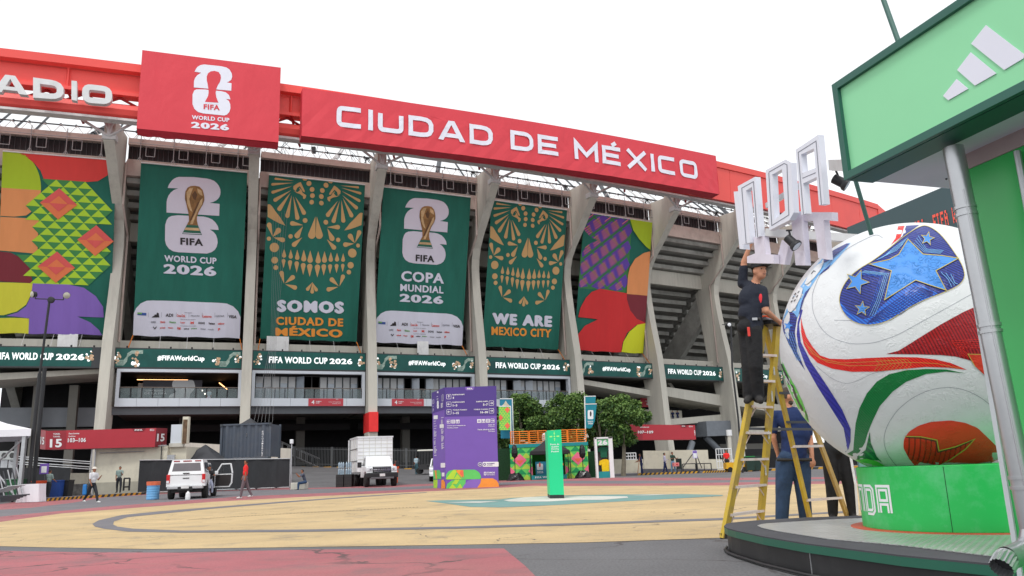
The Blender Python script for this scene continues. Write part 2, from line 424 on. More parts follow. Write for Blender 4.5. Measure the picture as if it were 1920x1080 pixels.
mb = MB(); arcbox(mb, 322.9, 323.3, 13.5, 14.35, conc, 0, 1, 1, .47); base.append(mb.link('parapet_wall', stadium))
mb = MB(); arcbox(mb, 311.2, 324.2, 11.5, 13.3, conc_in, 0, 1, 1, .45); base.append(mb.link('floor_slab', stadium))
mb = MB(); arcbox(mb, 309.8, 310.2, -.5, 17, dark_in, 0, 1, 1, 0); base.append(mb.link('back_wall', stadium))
bandm = M('dark_screen_fabric', (.045, .045, .05), .8, var=.4, vs=2, stretch=(6, 6, .6))
for k in bays:
    mb = MB(); arcbox(mb, 326.2, 326.35, 31.6, 33.05, bandm, k, k + 1, 1, .47)
    for j in range(24):                          # ribs of the dark sheet
        t = k + .05 + .9 * (j + .5) / 24; mb.bar(S(t, 326.4, 31.6), S(t, 326.5, 33.05), .05, .05, M('rib_grey', (.09, .09, .1), .7), up=(0, 1, 0))
    mb.link('screened_opening', stadium)
    if k == 1 or k > 5: continue
    fr = MB(); ms = M('window_frame_grey', (.33, .32, .33), .6)
    for j in range(4):
        u = 1.6 + j * 3.0
        fr.tube(BF(k, u, 31.3, 327.15), BF(k, u, 34.0, 327.15), .045, ms, 5)
        for (a, b) in (((u + .5, 31.9), (u + 1.3, 31.9)), ((u + 1.3, 31.9), (u + 1.3, 32.9)), ((u + 1.3, 32.9), (u + .5, 32.9)), ((u + .5, 32.9), (u + .5, 31.9))):
            fr.tube(BF(k, a[0], a[1], 327.1), BF(k, b[0], b[1], 327.1), .04, ms, 5)
        fr.tube(BF(k, u - .25, 31.3, 327.15), BF(k, u, 31.8, 327.15), .03, ms, 4); fr.tube(BF(k, u + .25, 31.3, 327.15), BF(k, u, 31.8, 327.15), .03, ms, 4)
    fr.tube(BF(k, .6, 33.15, 327.2), BF(k, 11.7, 33.15, 327.2), .035, ms, 5)
    fr.link('window_frame', stadium)
for o in base: bay_copy(o, [k for k in bays if k != 0])

# ---- glazed balconies between the fins (bays 0..3)
pane_m = glass('window_glass', K(150, 160, 172, .8), .08); blind = M('pale_blind', K(178, 180, 182, .8), .6, var=.06)
rail_glass = M('railing_glass', (.2, .26, .27), .05, spec=.8, var=.1, alpha=.3)
redsign = M('red_sign_vinyl', K(176, 60, 70, .85), .5, var=.05)
WHITE = M('white_print', (.8, .81, .83), .6, var=.02)
for k in range(0, 4):
    n = bn(k); bal = empty('balcony', BF(k, 6, 7.87, 325.0), 0, None, None, parent=None)
    bal.location = BF(k, 6, 7.87, 325.0) - V((SCX, SCY, 0)); bal.parent = stadium
    u0, u1 = (.75, 11.85) if k == 0 else (.5, 11.75)
    def B(u, z, r): return BF(k, u, z, r)
    def hb(mb, ua, ub, za, zb, ra, rb, m): mb.hexa([B(ua, za, ra), B(ua, za, rb), B(ub, za, rb), B(ub, za, ra), B(ua, zb, ra), B(ua, zb, rb), B(ub, zb, rb), B(ub, zb, ra)], m)
    mb = MB()
    for j in range(6):                            # cladding panels with open joints
        ua = u0 + (u1 - u0) * j / 6; ub = u0 + (u1 - u0) * (j + 1) / 6 - .02; m2 = MB(); hb(m2, ua, ub, 7.87, 8.64, 324.7, 325.1, alu); m2.link('cladding_panel', bal)
    hb(mb, u0, u0 + .3, 8.64, 11.4, 324.5, 325.05, alu); hb(mb, u1 - .3, u1, 8.64, 11.4, 324.5, 325.05, alu); hb(mb, u0 + .3, u1 - .3, 11.12, 11.4, 324.5, 325.05, alu)
    mb.link('surround', bal)
    mb = MB(); hb(mb, .47, 11.84, 7.15, 7.86, 324.0, 324.6, greybeam); mb.link('edge_beam', bal)
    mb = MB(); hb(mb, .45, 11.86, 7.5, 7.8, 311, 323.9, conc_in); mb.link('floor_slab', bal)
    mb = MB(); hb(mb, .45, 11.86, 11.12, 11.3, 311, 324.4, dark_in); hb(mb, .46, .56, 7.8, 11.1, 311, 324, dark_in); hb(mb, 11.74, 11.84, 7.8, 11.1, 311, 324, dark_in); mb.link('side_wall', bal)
    # railing
    mb = MB(); mb.tube(B(u0 + .3, 9.68, 324.85), B(u1 - .3, 9.68, 324.85), .045, M('rail_bronze', (.2, .17, .15), .4), 6); nr = 11
    for j in range(nr + 1):
        u = u0 + .32 + (u1 - u0 - .64) * j / nr; hb(mb, u - .035, u + .035, 8.64, 9.66, 324.8, 324.88, black)
    mb.link('railing', bal)
    for j in range(nr):
        ua = u0 + .38 + (u1 - u0 - .64) * j / nr; ub = ua + (u1 - u0 - .64) / nr - .12
        mb = MB(); hb(mb, ua, ub, 8.7, 9.6, 324.82, 324.85, rail_glass); mb.link('glass_panel', bal)
    if k == 0:
        mb = MB(); hb(mb, 2.2, 2.75, 9.2, 10.6, 319.9, 320.05, alu); mb.link('wall_panel', bal)
        art = Art(lambda x, y, l: B(x, y, 322.2 + .02 * l)); art.rect(M('charcoal_wall', (.09, .085, .1), .7), 2.8, 8.2, 8.2, 10.7, 0)
        art.poly(WHITE, rnd([(5.2, 8.2), (5.2, 9.2), (5.9, 9.5), (5.4, 10.1), (5.5, 10.7), (7.4, 10.7), (7.6, 9.9), (7.1, 9.3), (7.1, 8.2)], .25, True), 1)
        art.text(WHITE, 'COPA MUNDIAL', 3.1, 9.55, 4.9, 9.72, 1); art.text(WHITE, 'DE LA FIFA', 3.0, 9.28, 5.0, 9.48, 1); art.text(WHITE, 'MEXICO', 3.7, 9.0, 4.5, 9.1, 1)
        art.build('wall_print', bal)
        lt = M('warm_strip_light', (1, .5, .2), emit=4)
        mb = MB(); mb.tube(B(2.1, 10.9, 320.5), B(6.8, 10.9, 320.5), .035, lt, 5); mb.tube(B(9.8, 10.9, 318), B(10.6, 9.8, 322), .05, lt, 5)
        for q in ((8.1, 10.3), (8.4, 9.95), (8.9, 10.1)): mb.ball(B(q[0], q[1], 316), .09, M('spot_glow', (1, .95, .8), emit=4), 8)
        mb.link('ceiling_light', bal)
    else:
        np_ = 13; op = {1: (6, 7), 2: (4, 6), 3: (4,)}[k]; w = (u1 - u0 - .9) / np_
        fr = MB()
        for j in range(np_ + 1):
            u = u0 + .45 + w * j; hb(fr, u - .05, u + .05, 8.6, 11.1, 323.35, 323.5, black)
        hb(fr, u0 + .4, u1 - .4, 10.98, 11.1, 323.35, 323.52, black); fr.link('window_frame', bal)
        for j in range(np_):
            ua = u0 + .5 + w * j; ub = ua + w - .1
            if j in op:
                continue
            if j in (5, 7) : 
                mb = MB(); mb.hexa([B(ua, 8.62, 323.4), B(ua, 8.62, 323.44), B(ub, 8.62, 324.0), B(ub, 8.62, 323.96), B(ua, 10.97, 323.4), B(ua, 10.97, 323.44), B(ub, 10.97, 324.0), B(ub, 10.97, 323.96)], pane_m); mb.link('pane', bal); continue
            mb = MB(); hb(mb, ua, ub, 8.62, 10.97, 323.4, 323.43, pane_m)
            hb(mb, ua + .03, ub - .03, 10.3 - .35 * ((j * 7) % 3), 10.95, 323.44, 323.46, blind); mb.link('pane', bal)
    if k in (1, 2):
        ua, ub = ((6.0, 9.5) if k == 1 else (2.27, 5.8))
        art = Art(lambda x, y, l: B(x, y, 325.11 + .012 * l)); art.rect(redsign, ua, 7.87, ub, 8.62, 1)
        art.text(WHITE, '4', ua + .3, 8.05, ua + .6, 8.45); art.text(WHITE, 'RAMPA', ua + .75, 8.28, ua + 1.3, 8.38); art.text(WHITE, 'RAMP', ua + .75, 8.12, ua + 1.1, 8.22)
        art.text(WHITE, 'Centro de hospitalidad', ub - 1.5, 8.22, ub - .25, 8.31); art.text(WHITE, 'Hospitality centre', ub - 1.1, 8.06, ub - .25, 8.14)
        art.text(WHITE, 'FIFA', ub - .75, 8.5, ub - .5, 8.58)
        bd = art.build('red_sign', bal)

# ---- ramps and lower levels of the outer bays
def slope(k, u0, u1, zt0, zt1, zb0, zb1, r0, r1, m, name, parent=stadium):
    mb = MB(); mb.hexa([BF(k, u0, zb0, r0), BF(k, u0, zb0, r1), BF(k, u1, zb1, r1), BF(k, u1, zb1, r0), BF(k, u0, zt0, r0), BF(k, u0, zt0, r1), BF(k, u1, zt1, r1), BF(k, u1, zt1, r0)], m); return mb.link(name, parent)
slope(-1, .45, 11.85, 10.9, 11.5, 10.2, 11.1, 318, 324, conc, 'ramp_slab')
slope(-1, .45, 11.85, 8.3, 8.2, 6.4, 6.4, 319.5, 320, M('grey_panel_wall', K(118, 122, 128, .8), .6, var=.06), 'panel_wall')
slope(-1, .45, 11.85, 6.2, 6.2, 5.9, 5.9, 311, 320, conc_in, 'floor_slab')
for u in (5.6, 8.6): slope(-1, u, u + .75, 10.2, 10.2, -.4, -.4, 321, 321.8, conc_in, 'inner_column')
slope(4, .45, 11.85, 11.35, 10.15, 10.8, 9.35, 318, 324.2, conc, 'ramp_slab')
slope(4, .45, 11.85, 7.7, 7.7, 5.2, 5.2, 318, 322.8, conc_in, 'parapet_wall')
slope(5, .45, 11.85, 10.75, 9.75, 9.65, 8.3, 318, 324.2, conc, 'ramp_slab')
slope(6, .45, 11.85, 9.75, 8.6, 8.6, 7.4, 318, 324.2, conc, 'ramp_slab')
slope(7, .45, 11.85, 8.6, 7.5, 7.4, 6.2, 318, 324.2, conc, 'ramp_slab')
slope(5, .45, 7.6, 8.0, 7.9, 6.6, 6.4, 320.6, 321, conc, 'parapet_wall')
slope(5, .45, 11.85, 6.4, 7.2, 5.7, 6.3, 318, 324, conc, 'landing_slab')
slope(5, 7.5, 11.85, 6.2, 6.3, 4.3, 4.4, 319, 325.5, M('grey_steel_box', (.2, .22, .25), .5, metal=.2), 'steel_box_beam')
slope(6, .45, 11.85, 5.4, 5.8, 4.6, 5.0, 318, 324, conc, 'landing_slab')
slope(6, .45, 11.85, 3.4, 3.4, 1.8, 1.8, 322, 322.4, conc_in, 'parapet_wall')
slope(7, .45, 11.85, 3.4, 3.4, 1.8, 1.8, 322, 322.4, conc_in, 'parapet_wall')
for (u0, z0, u1, z1) in ((8.6, 4.3, 12.6, .4), (6.2, 3.6, 3.4, .2)):
    mb = MB(); mb.tube(BF(5, u0, z0, 324), BF(5, u1, z1, 325), .42, M('grey_steel_box', (0, 0, 0)), 12); mb.link('raking_strut', stadium, True)
mb = MB(); mb.bar(BF(5, 5.2, 11.9, 321), BF(5, 7.4, 9.4, 321), .5, .5, conc); mb.link('raking_strut', stadium)
art = Art(lambda x, y, l: BF(5, x, y, 320.5 + .02 * l)); art.rect(redsign, 1.0, 8.35, 5.0, 9.5, 1); art.text(WHITE, 'RAMPA', 1.8, 9.05, 2.4, 9.2); art.text(WHITE, '6', 1.95, 8.6, 2.25, 8.95); art.build('red_sign', stadium)
# ground floor seen under the balconies
for k in range(0, 4):
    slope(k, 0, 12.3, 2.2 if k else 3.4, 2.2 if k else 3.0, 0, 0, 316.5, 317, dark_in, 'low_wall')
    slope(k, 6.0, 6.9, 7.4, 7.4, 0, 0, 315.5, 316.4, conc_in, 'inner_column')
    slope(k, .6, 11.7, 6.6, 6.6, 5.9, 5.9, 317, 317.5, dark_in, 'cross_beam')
mb = MB(); c0 = BF(1, 5.3, 0, 317.6)
for j in range(12):
    p = BF(1, 3.2 + j * .42, 4.2 - j * .2, 318.2); mb.box(p, (.5, 1.3, .12), conc_in, rz=A0 + DA)
for q in (318.9, 317.6):
    mb.tube(BF(1, 3.0, 5.2, q), BF(1, 8.2, 2.8, q), .05, galv, 5); mb.tube(BF(1, 3.0, 4.3, q), BF(1, 8.2, 1.9, q), .05, galv, 5); mb.tube(BF(1, .6, 5.2, q), BF(1, 3.0, 5.2, q), .05, galv, 5)
    for j in range(9): mb.tube(BF(1, 3 + j * .65, 4.2 - j * .3, q), BF(1, 3 + j * .65, 5.2 - j * .3, q), .03, galv, 4)
mb.link('staircase', stadium)

# ---- red roof beam: fascia, recessed panel, dark truss gap, tube and gutter
KB0, KB1, NB = -3.0, 8.15, 44
def sweep(mb, prof, m, k0=KB0, k1=KB1, n=NB, closed=True):
    np_ = len(prof)
    for j in range(n):
        a, b = k0 + (k1 - k0) * j / n, k0 + (k1 - k0) * (j + 1) / n
        for i in range(np_ if closed else np_ - 1):
            p, q = prof[i], prof[(i + 1) % np_]; mb.quad([S(a, *p), S(b, *p), S(b, *q), S(a, *q)], m)
    if closed:
        for kk in (k0, k1): mb.quad([S(kk, *p) for p in prof], m)
rb = empty('roof_beam', (0, 0, 0), parent=stadium)
for name, prof, m in (('fascia', [(333.6, 38.05), (334.2, 37.95), (334.15, 37.2), (333.6, 37.1)], redp), ('web_panel', [(333.0, 37.1), (333.35, 37.1), (333.3, 35.3), (333.0, 35.3)], redp),
                      ('flange', [(332.6, 35.3), (333.75, 35.3), (333.75, 34.98), (332.6, 34.98)], redp), ('top_plate', [(331.0, 37.9), (333.6, 38.05), (333.6, 37.8), (331.0, 37.7)], redp)):
    mb = MB(); sweep(mb, prof, m); mb.link(name, rb)
mb = MB(); sweep(mb, [(332.75 + .9 * cos(t * pi / 5), 33.65 + .8 * sin(t * pi / 5)) for t in range(10)], redp); mb.link('tube', rb, True)
mb = MB(); sweep(mb, [(332.7, 32.86), (333.35, 32.95), (333.4, 32.7), (332.7, 32.6)], steelw); mb.link('gutter', rb)
ends = [5.0, 5.55, 6.1, 6.65, 7.2, 7.75, 8.15]
for a_, b_ in zip(ends[:-1], ends[1:]):
    mb = MB(); sweep(mb, [(333.7, 37.15), (334.0, 37.15), (333.75, 33.0), (333.45, 33.0)], redp, a_, b_ - .004, 4); mb.link('cladding_panel', rb)
mb = MB(); mb.hexa([S(8.15, 331, 32.7), S(8.15, 334, 32.7), S(8.9, 333.5, 32.7), S(8.9, 331, 32.7), S(8.15, 331, 38), S(8.15, 334.1, 38), S(8.9, 333.6, 35.6), S(8.9, 331, 35.6)], redp); mb.link('end_panel', rb)
mb = MB()
for j in range(48):
    a = KB0 + (KB1 - KB0) * j / 48; b = a + (KB1 - KB0) / 96; c = a + (KB1 - KB0) / 48
    mb.bar(S(a, 333.2, 34.9), S(b, 332.9, 34.3), .18, .18, redd); mb.bar(S(b, 332.9, 34.3), S(c, 333.2, 34.9), .18, .18, redd)
mb.link('truss_lacing', rb, kind='stuff')
mb = MB()
for j in range(14):
    a = KB0 + .4 + j * .76; mb.bar(S(a, 333.5, 37.1), S(a, 333.5, 35.2), .12, .3, redp)
    mb.tube(S(a, 333.6, 35.1), S(a + .1, 331.5, 32.8), .12, redd, 6)
mb.link('stiffener', rb, kind='stuff')
# roof trusses and cables against the sky
ro = empty('roof_structure', (0, 0, 0), parent=stadium)
random.seed(3)
for k in bays:
    mb = MB(); blk = k in (1,)
    m1 = black if blk else steeld
    mb.tube(S(k, 324, 35.6), S(k + 1, 324, 35.6), .07, m1, 5); mb.tube(S(k, 326.5, 34.6), S(k + 1, 326.5, 34.6), .05, steeld, 5)
    mb.tube(S(k, 322.5, 37.2), S(k + 1, 322.5, 37.2), .07, m1, 5)
    nn = 9
    for j in range(nn):
        a = k + j / nn
        mb.tube(S(a, 326.5, 34.6), S(a + .5 / nn, 326.4, 33.7), .03, steelw, 4); mb.tube(S(a + .5 / nn, 326.4, 33.7), S(a + 1 / nn, 326.5, 34.6), .03, steelw, 4)
        mb.box(S(a + .3 / nn, 322.5, 37.2), (.16, .16, .3), m1); mb.box(S(a + .6 / nn, 324, 35.6), (.14, .14, .26), m1)
    if blk:
        for j in range(16):
            a = k + random.random(); mb.tube(S(a, 324, 35.6), S(a + random.uniform(-.08, .08), 322.5, 37.2), .03, black, 4)
            mb.tube(S(a, 326.6, 33.7), S(a + random.uniform(-.03, .03), 324, 35.7), .025, black, 4)
        mb.path([S(k + .0, 326.8, 36.6), S(k + .1, 326.8, 34.6), S(k + .22, 326.8, 33.6), S(k + .4, 326.8, 33.2)], .05, black, 5)
        mb.box(S(k + .5, 324, 35.7), (.4, .4, .7), black)
    mm = steeld if k in (-1, 2, 4, 6) else steelw
    c0 = S(k + .72, 322, 35.7)
    mb.tube(S(k + .95, 316, 41), c0, .28, mm, 7); mb.tube(c0, S(k + .5, 326, 33.4), .15, mm, 6); mb.tube(c0, S(k + .8, 326, 33.4), .13, mm, 6)
    for q in (.06, .2, .34, .9) if k not in (1,) else (.9,):
        mb.tube(S(k + q, 326, 33.4), S(k + q + .05, 319, 39.5), .11, mm, 6)
    # coils of cable
    for q in (.93,):
        for t in range(10):
            A = S(k + q + .02 * cos(t), 326.6, 34.2 + .3 * sin(t * 1.7)); Bp = S(k + q + .03 * cos(t + 1.3), 326.9, 34.1 + .35 * sin((t + 1) * 1.7)); mb.tube(A, Bp, .05, black, 4)
    mb.link('roof_truss', ro)
# ================================================================== SIGNS, SCREENS, BANNERS ON THE STADIUM
signred = M('sign_red_cloth', K(218, 66, 78, 1.0), .6, var=.04, vs=.25)
def wrinkle(m, scale, stretch, dist):
    n = m.node_tree; N = n.nodes; b = N['Principled BSDF']; tc = N.new('ShaderNodeTexCoord'); mp = N.new('ShaderNodeMapping'); mp.inputs['Scale'].default_value = stretch; mp.inputs['Rotation'].default_value = (0, .5, 0)
    t = N.new('ShaderNodeTexNoise'); t.inputs['Scale'].default_value = scale; t.inputs['Detail'].default_value = 4; t.inputs['Distortion'].default_value = .4
    bp = N.new('ShaderNodeBump'); bp.inputs['Strength'].default_value = .28; bp.inputs['Distance'].default_value = dist
    n.links.new(tc.outputs['Object'], mp.inputs[0]); n.links.new(mp.outputs[0], t.inputs['Vector']); n.links.new(t.outputs[0], bp.inputs['Height']); n.links.new(bp.outputs[0], b.inputs['Normal'])
wrinkle(signred, .5, (1, 1, .5), .5)
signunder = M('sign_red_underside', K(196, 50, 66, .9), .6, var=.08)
def cup_polys():
    two = [(735, 739), (760, 687), (800, 645), (850, 623), (1000, 617), (1130, 623), (1200, 638), (1245, 680), (1265, 744), (1255, 795), (1220, 832), (1155, 859), (1255, 865), (1250, 983), (720, 982), (722, 880), (735, 829), (770, 777), (840, 737)]
    return two
E26_TWO = [(735, 740), (745, 712), (760, 690), (780, 665), (800, 650), (825, 638), (850, 632), (1000, 635), (1130, 650), (1170, 660), (1200, 672), (1228, 695), (1247, 720), (1262, 755), (1265, 785), (1262, 810), (1253, 832), (1240, 850), (1220, 866), (1190, 880), (1155, 888), (1255, 900), (1250, 1018), (720, 982), (722, 880), (728, 850), (742, 815), (765, 785), (795, 762), (840, 745)]
E26_SIX = [(1090, 95), (1130, 91), (1290, 100), (1320, 107), (1345, 118), (1365, 137), (1380, 160), (1385, 184), (1330, 180), (1352, 195), (1368, 215), (1376, 240), (1378, 262), (1372, 288), (1360, 307), (1340, 321), (1310, 330), (1130, 322), (1095, 315), (1070, 300), (1052, 275), (1045, 245), (1048, 150), (1058, 120), (1070, 104)]
TROPHY = [(348, 372), (349, 364), (353, 357), (359, 354), (367, 353.5), (375, 355), (381, 361), (383, 368), (384, 374), (384, 380), (381, 388), (376, 396), (372, 404), (370, 411), (370, 418), (372, 426), (351, 425), (355, 418), (355, 411), (354, 402), (352, 394), (350, 385), (348, 378)]
BASEP = [(351, 425), (372, 426), (379, 443.5), (342, 441.5)]
silver = M('banner_pale_grey', K(212, 206, 220, .95), .7, var=.03)
gold_a = M('trophy_gold_dark', K(150, 108, 62, .95), .6, var=.5, vs=1.4); gold_b = M('trophy_gold_light', K(205, 170, 125, .95), .6, var=.3, vs=2)
gold_c = M('trophy_gold_shade', K(105, 72, 44, .95), .6, var=.3, vs=2)
inkb = M('print_dark', K(45, 40, 42, .95), .6); greenband = M('trophy_green', K(40, 100, 80, .95), .6)
def emblem(art, tf, m_shape, m_text, cup=True, layer=1, title=None):
    z1 = lambda x, y: tf(180 + x / 5.4, 220 + y / 5.4); z2 = lambda x, y: tf(x / 3.375, 380 + y / 3.375)
    art.poly(m_shape, E26_TWO, layer, z1); art.poly(m_shape, E26_SIX, layer, z2)
    if cup:
        art.poly(gold_a, TROPHY, layer + 1, tf)
        art.poly(gold_b, [(351, 366), (357, 358), (364, 357), (360, 366), (356, 378), (359, 392), (362, 402), (357, 398), (352, 386)], layer + 2, tf)
        art.poly(gold_b, [(371, 358), (379, 363), (381, 372), (376, 370), (372, 366)], layer + 2, tf)
        art.poly(gold_c, [(361, 370), (367, 362), (371, 370), (368, 380), (364, 378)], layer + 2, tf)
        art.poly(gold_b, [(377, 380), (381, 376), (380, 387), (373, 397), (367, 410), (362, 424), (357, 424), (363, 408), (370, 394)], layer + 2, tf)
        art.poly(gold_c, [(372, 384), (376, 382), (366, 404), (360, 417), (356, 418), (364, 400)], layer + 3, tf)
        art.poly(greenband, BASEP, layer + 1, tf)
        art.poly(gold_b, [(349, 430), (373.5, 431), (375.5, 436), (346.5, 434.5)], layer + 2, tf); art.poly(silver, [(344, 439.3), (377, 441), (377.6, 442.3), (343.5, 440.8)], layer + 2, tf)
def textpx(art, m, s, x0, y0, x1, y1, sk, tf, layer=2, bold=.05):
    """text in photo pixels: (x0,y0) baseline left, x1 right, y1 top at the left end, sk = drop of the baseline per pixel"""
    art.btext(m, s, lambda u, v: (x0 + u * (x1 - x0), y0 + (y1 - y0) * v + sk * u * (x1 - x0)), layer, bold, tf)
def cloth(k, px, name, label, cat, base, fill, group=None, wav=.07, rt=327.3, rb_=323.5, zt=31.1, zb=14.8, u0=None, u1=None, phase=0):
    q = quadmap(*px); U0, U1 = u0, u1
    n = bn(k)
    def f(s, t, l):
        z = zt + (zb - zt) * t; u = U0 + (U1 - U0) * s
        w = wav * (sin(s * 17 + phase) * .6 + sin(s * 41 + 2 * phase + t * 2) * .35 + sin(s * 7 + t * 5 + phase) * .5) * (.3 + .7 * t)
        r = rt + (rb_ - rt) * t
        w *= min(1, t * 2.2)
        z += .04 * sin(s * 22 + phase) * (t ** 8)
        return BF(k, u, z, r) + n * (w + .035 * l)
    grid = ([i / 28 for i in range(1, 28)], [i / 14 for i in range(1, 14)])
    root = empty(name, BF(k, (U0 + U1) / 2, zb, rb_), 0, label, cat, group)
    a = Art(f, grid); a.rect(base, 0, 0, 1, 1, 0); a.build('fabric', root)
    a = Art(f, grid); fill(a, q); a.build('print', root)
    mb = MB(); rope = M('orange_rope', K(225, 130, 50), .8)
    for s in (0.0, .25, .5, .75, 1.0):
        p = f(s, 1, 0); e = BF(k, U0 + (U1 - U0) * s + (-.25 if s == 0 else .25 if s == 1 else 0), 13.4, 324.6)
        mb.tube(p, e, .05 if s in (0, 1) else .022, rope if s in (0, 1) else steelw, 5)
    mb.link('tie_rope', root)
    mb = MB(); mb.tube(f(0, 0, 0) + V((0, 0, .03)), f(1, 0, 0) + V((0, 0, .03)), .07, steelw, 6); mb.link('top_rail', root)
    return root
def fabm(name, c, var=.06):
    m = M(name, c, .75, var=var, vs=.6, stretch=(1.5, 1.5, .12)); return m
GREEN = fabm('banner_green', K(28, 98, 84, .84), .16); GOLDP = fabm('banner_gold', K(198, 158, 106, .92)); ORANGE = fabm('banner_orange', K(232, 150, 62, .9)); LIL = fabm('banner_white', K(212, 212, 226, .9))
# sponsor banners
def sponsors(art, q, y0=0, x0=0, sc=1):
    """small print row on the white foot; coordinates as on the left banner, scaled for the other"""
    def T(x, y): return q(x, y)
    art.poly(LIL, [(246, 632)] + [(248.5, 590), (253, 580), (262, 571), (273, 566), (285, 565), (412, 569.5), (425, 571), (437, 576), (446, 585), (450.5, 596), (449, 636)], 1, q)
    dk = inkb; rd = M('print_red', K(226, 84, 70, .95)); gy = M('print_grey', K(150, 150, 160, .95)); gr = M('print_green', K(110, 170, 90, .95)); bl = M('print_blue', K(60, 90, 160, .95))
    sk = .022
    def tx(m, s, xa, xb, y, h=4.5, b=.03): textpx(art, m, s, xa, y + h / 2 + sk * (xa - 250), xb, y - h / 2 + sk * (xa - 250), sk, q, 2, b)
    art.poly(bl, [(255.5, 588.5), (272.5, 589), (272.3, 594), (255.3, 593.5)], 2, q); art.poly(gr, [(255.5, 588.5), (264, 588.7), (263.8, 592), (255.4, 591.6)], 3, q)
    for (a, b, h) in ((284, 286.5, 3), (287, 290.5, 6), (291, 295.5, 9)): art.poly(dk, [(a - 1.5, 597), (a + 1.5, 597 - h), (b + .3, 597 - h + 1), (b + 1.5, 597.3)], 2, q)
    tx(dk, 'ADI', 309, 323, 592, 6); tx(rd, 'Coca-Cola', 330.5, 346, 592, 5); tx(gy, 'Hyundai', 357, 373, 592, 3.5); tx(rd, 'Lenovo', 379, 396, 592, 5); tx(gy, 'QATAR', 403.5, 420, 591, 4); tx(dk, 'VISA', 428, 443, 591.5, 6, .06)
    for (xa, xb, m, s) in ((281, 290, gy, 'ooo'), (299, 308, rd, 'Bank'), (316, 328, gr, 'Hisense'), (337, 345, rd, 'Lays'), (356, 362, rd, 'M'), (371, 383, dk, 'DOVE'), (390, 402, dk, 'Verizon'), (408, 420, rd, 'unilever')): tx(m, s, xa, xb, 605, 4 if xb - xa > 7 else 5)
    for (xa, xb, m, s) in ((284, 292, dk, 'V'), (298, 308, rd, 'airbnb'), (313, 323, rd, 'diageo'), (331, 337, rd, 'RM'), (343, 353, dk, 'valve'), (357, 368, gr, 'globant'), (375, 385, gy, 'inter'), (389, 400, gy, 'rock'), (408, 412, rd, 'P')): tx(m, s, xa, xb, 616, 3 if xb - xa > 8 else 5)
    for x in (274, 299, 327, 351, 376, 400, 424): art.poly(gy, [(x + 2, 588), (x + 2.5, 588), (x + 2.3, 597), (x + 1.8, 597)], 2, q)
    tx(gy, 'FIFA Partners', 345, 359, 586, 1.6); tx(gy, 'FIFA World Cup Sponsors', 337, 366, 599, 1.6); tx(gy, 'Tournament Supporters', 337, 366, 611, 1.6)
BQ0 = ((267, 311), (464, 330), (449, 636), (246, 632))
def fill0(art, q):
    emblem(art, q, silver, inkb)
    textpx(art, inkb, 'FIFA', 338.5, 461.5, 381, 448.5, .055, q, 2, .06)
    textpx(art, LIL, 'WORLD CUP', 308, 492.5, 406, 480.5, .055, q, 2, .06); textpx(art, LIL, '2026', 306, 515, 405.5, 496.5, .055, q, 2, .09)
    sponsors(art, q)
cloth(0, BQ0, 'sponsor_banner', 'green banner with trophy emblem reading WORLD CUP 2026 above sponsor logos', 'banner', GREEN, fill0, 'green emblem banners', u0=1.75, u1=11.55, phase=1)
BQ2 = ((716, 353), (879, 369), (868, 649), (702, 641))
def q_same(q): return q
def fill2(art, q):
    q0 = quadmap(*BQ0)
    def e(x, y):                                   # emblem art shared with the first banner, moved on this one
        s, t = q0(x, y); return s, t * .965 + (-.012 if t < .6 else .03)
    emblem(art, e, silver, inkb)
    def tx(m, s, xa, xb, yb, yt, b=.06): textpx(art, m, s, xa, yb, xb, yt, .06, q, 2, b)
    tx(inkb, 'FIFA', 777, 812, 489.5, 477)
    tx(LIL, 'COPA', 750.5, 831, 527, 507.5); tx(LIL, 'MUNDIAL', 749, 830.5, 545.5, 532); tx(LIL, '2026', 748, 830.5, 565.5, 550, .09)
    sponsors(art, lambda x, y: (lambda p: (p[0], p[1] + .0))(q0(x, y)))
cloth(2, BQ2, 'sponsor_banner', 'green banner with trophy emblem reading COPA MUNDIAL 2026 above sponsor logos', 'banner', GREEN, fill2, 'green emblem banners', u0=.75, u1=10.9, phase=2.4)
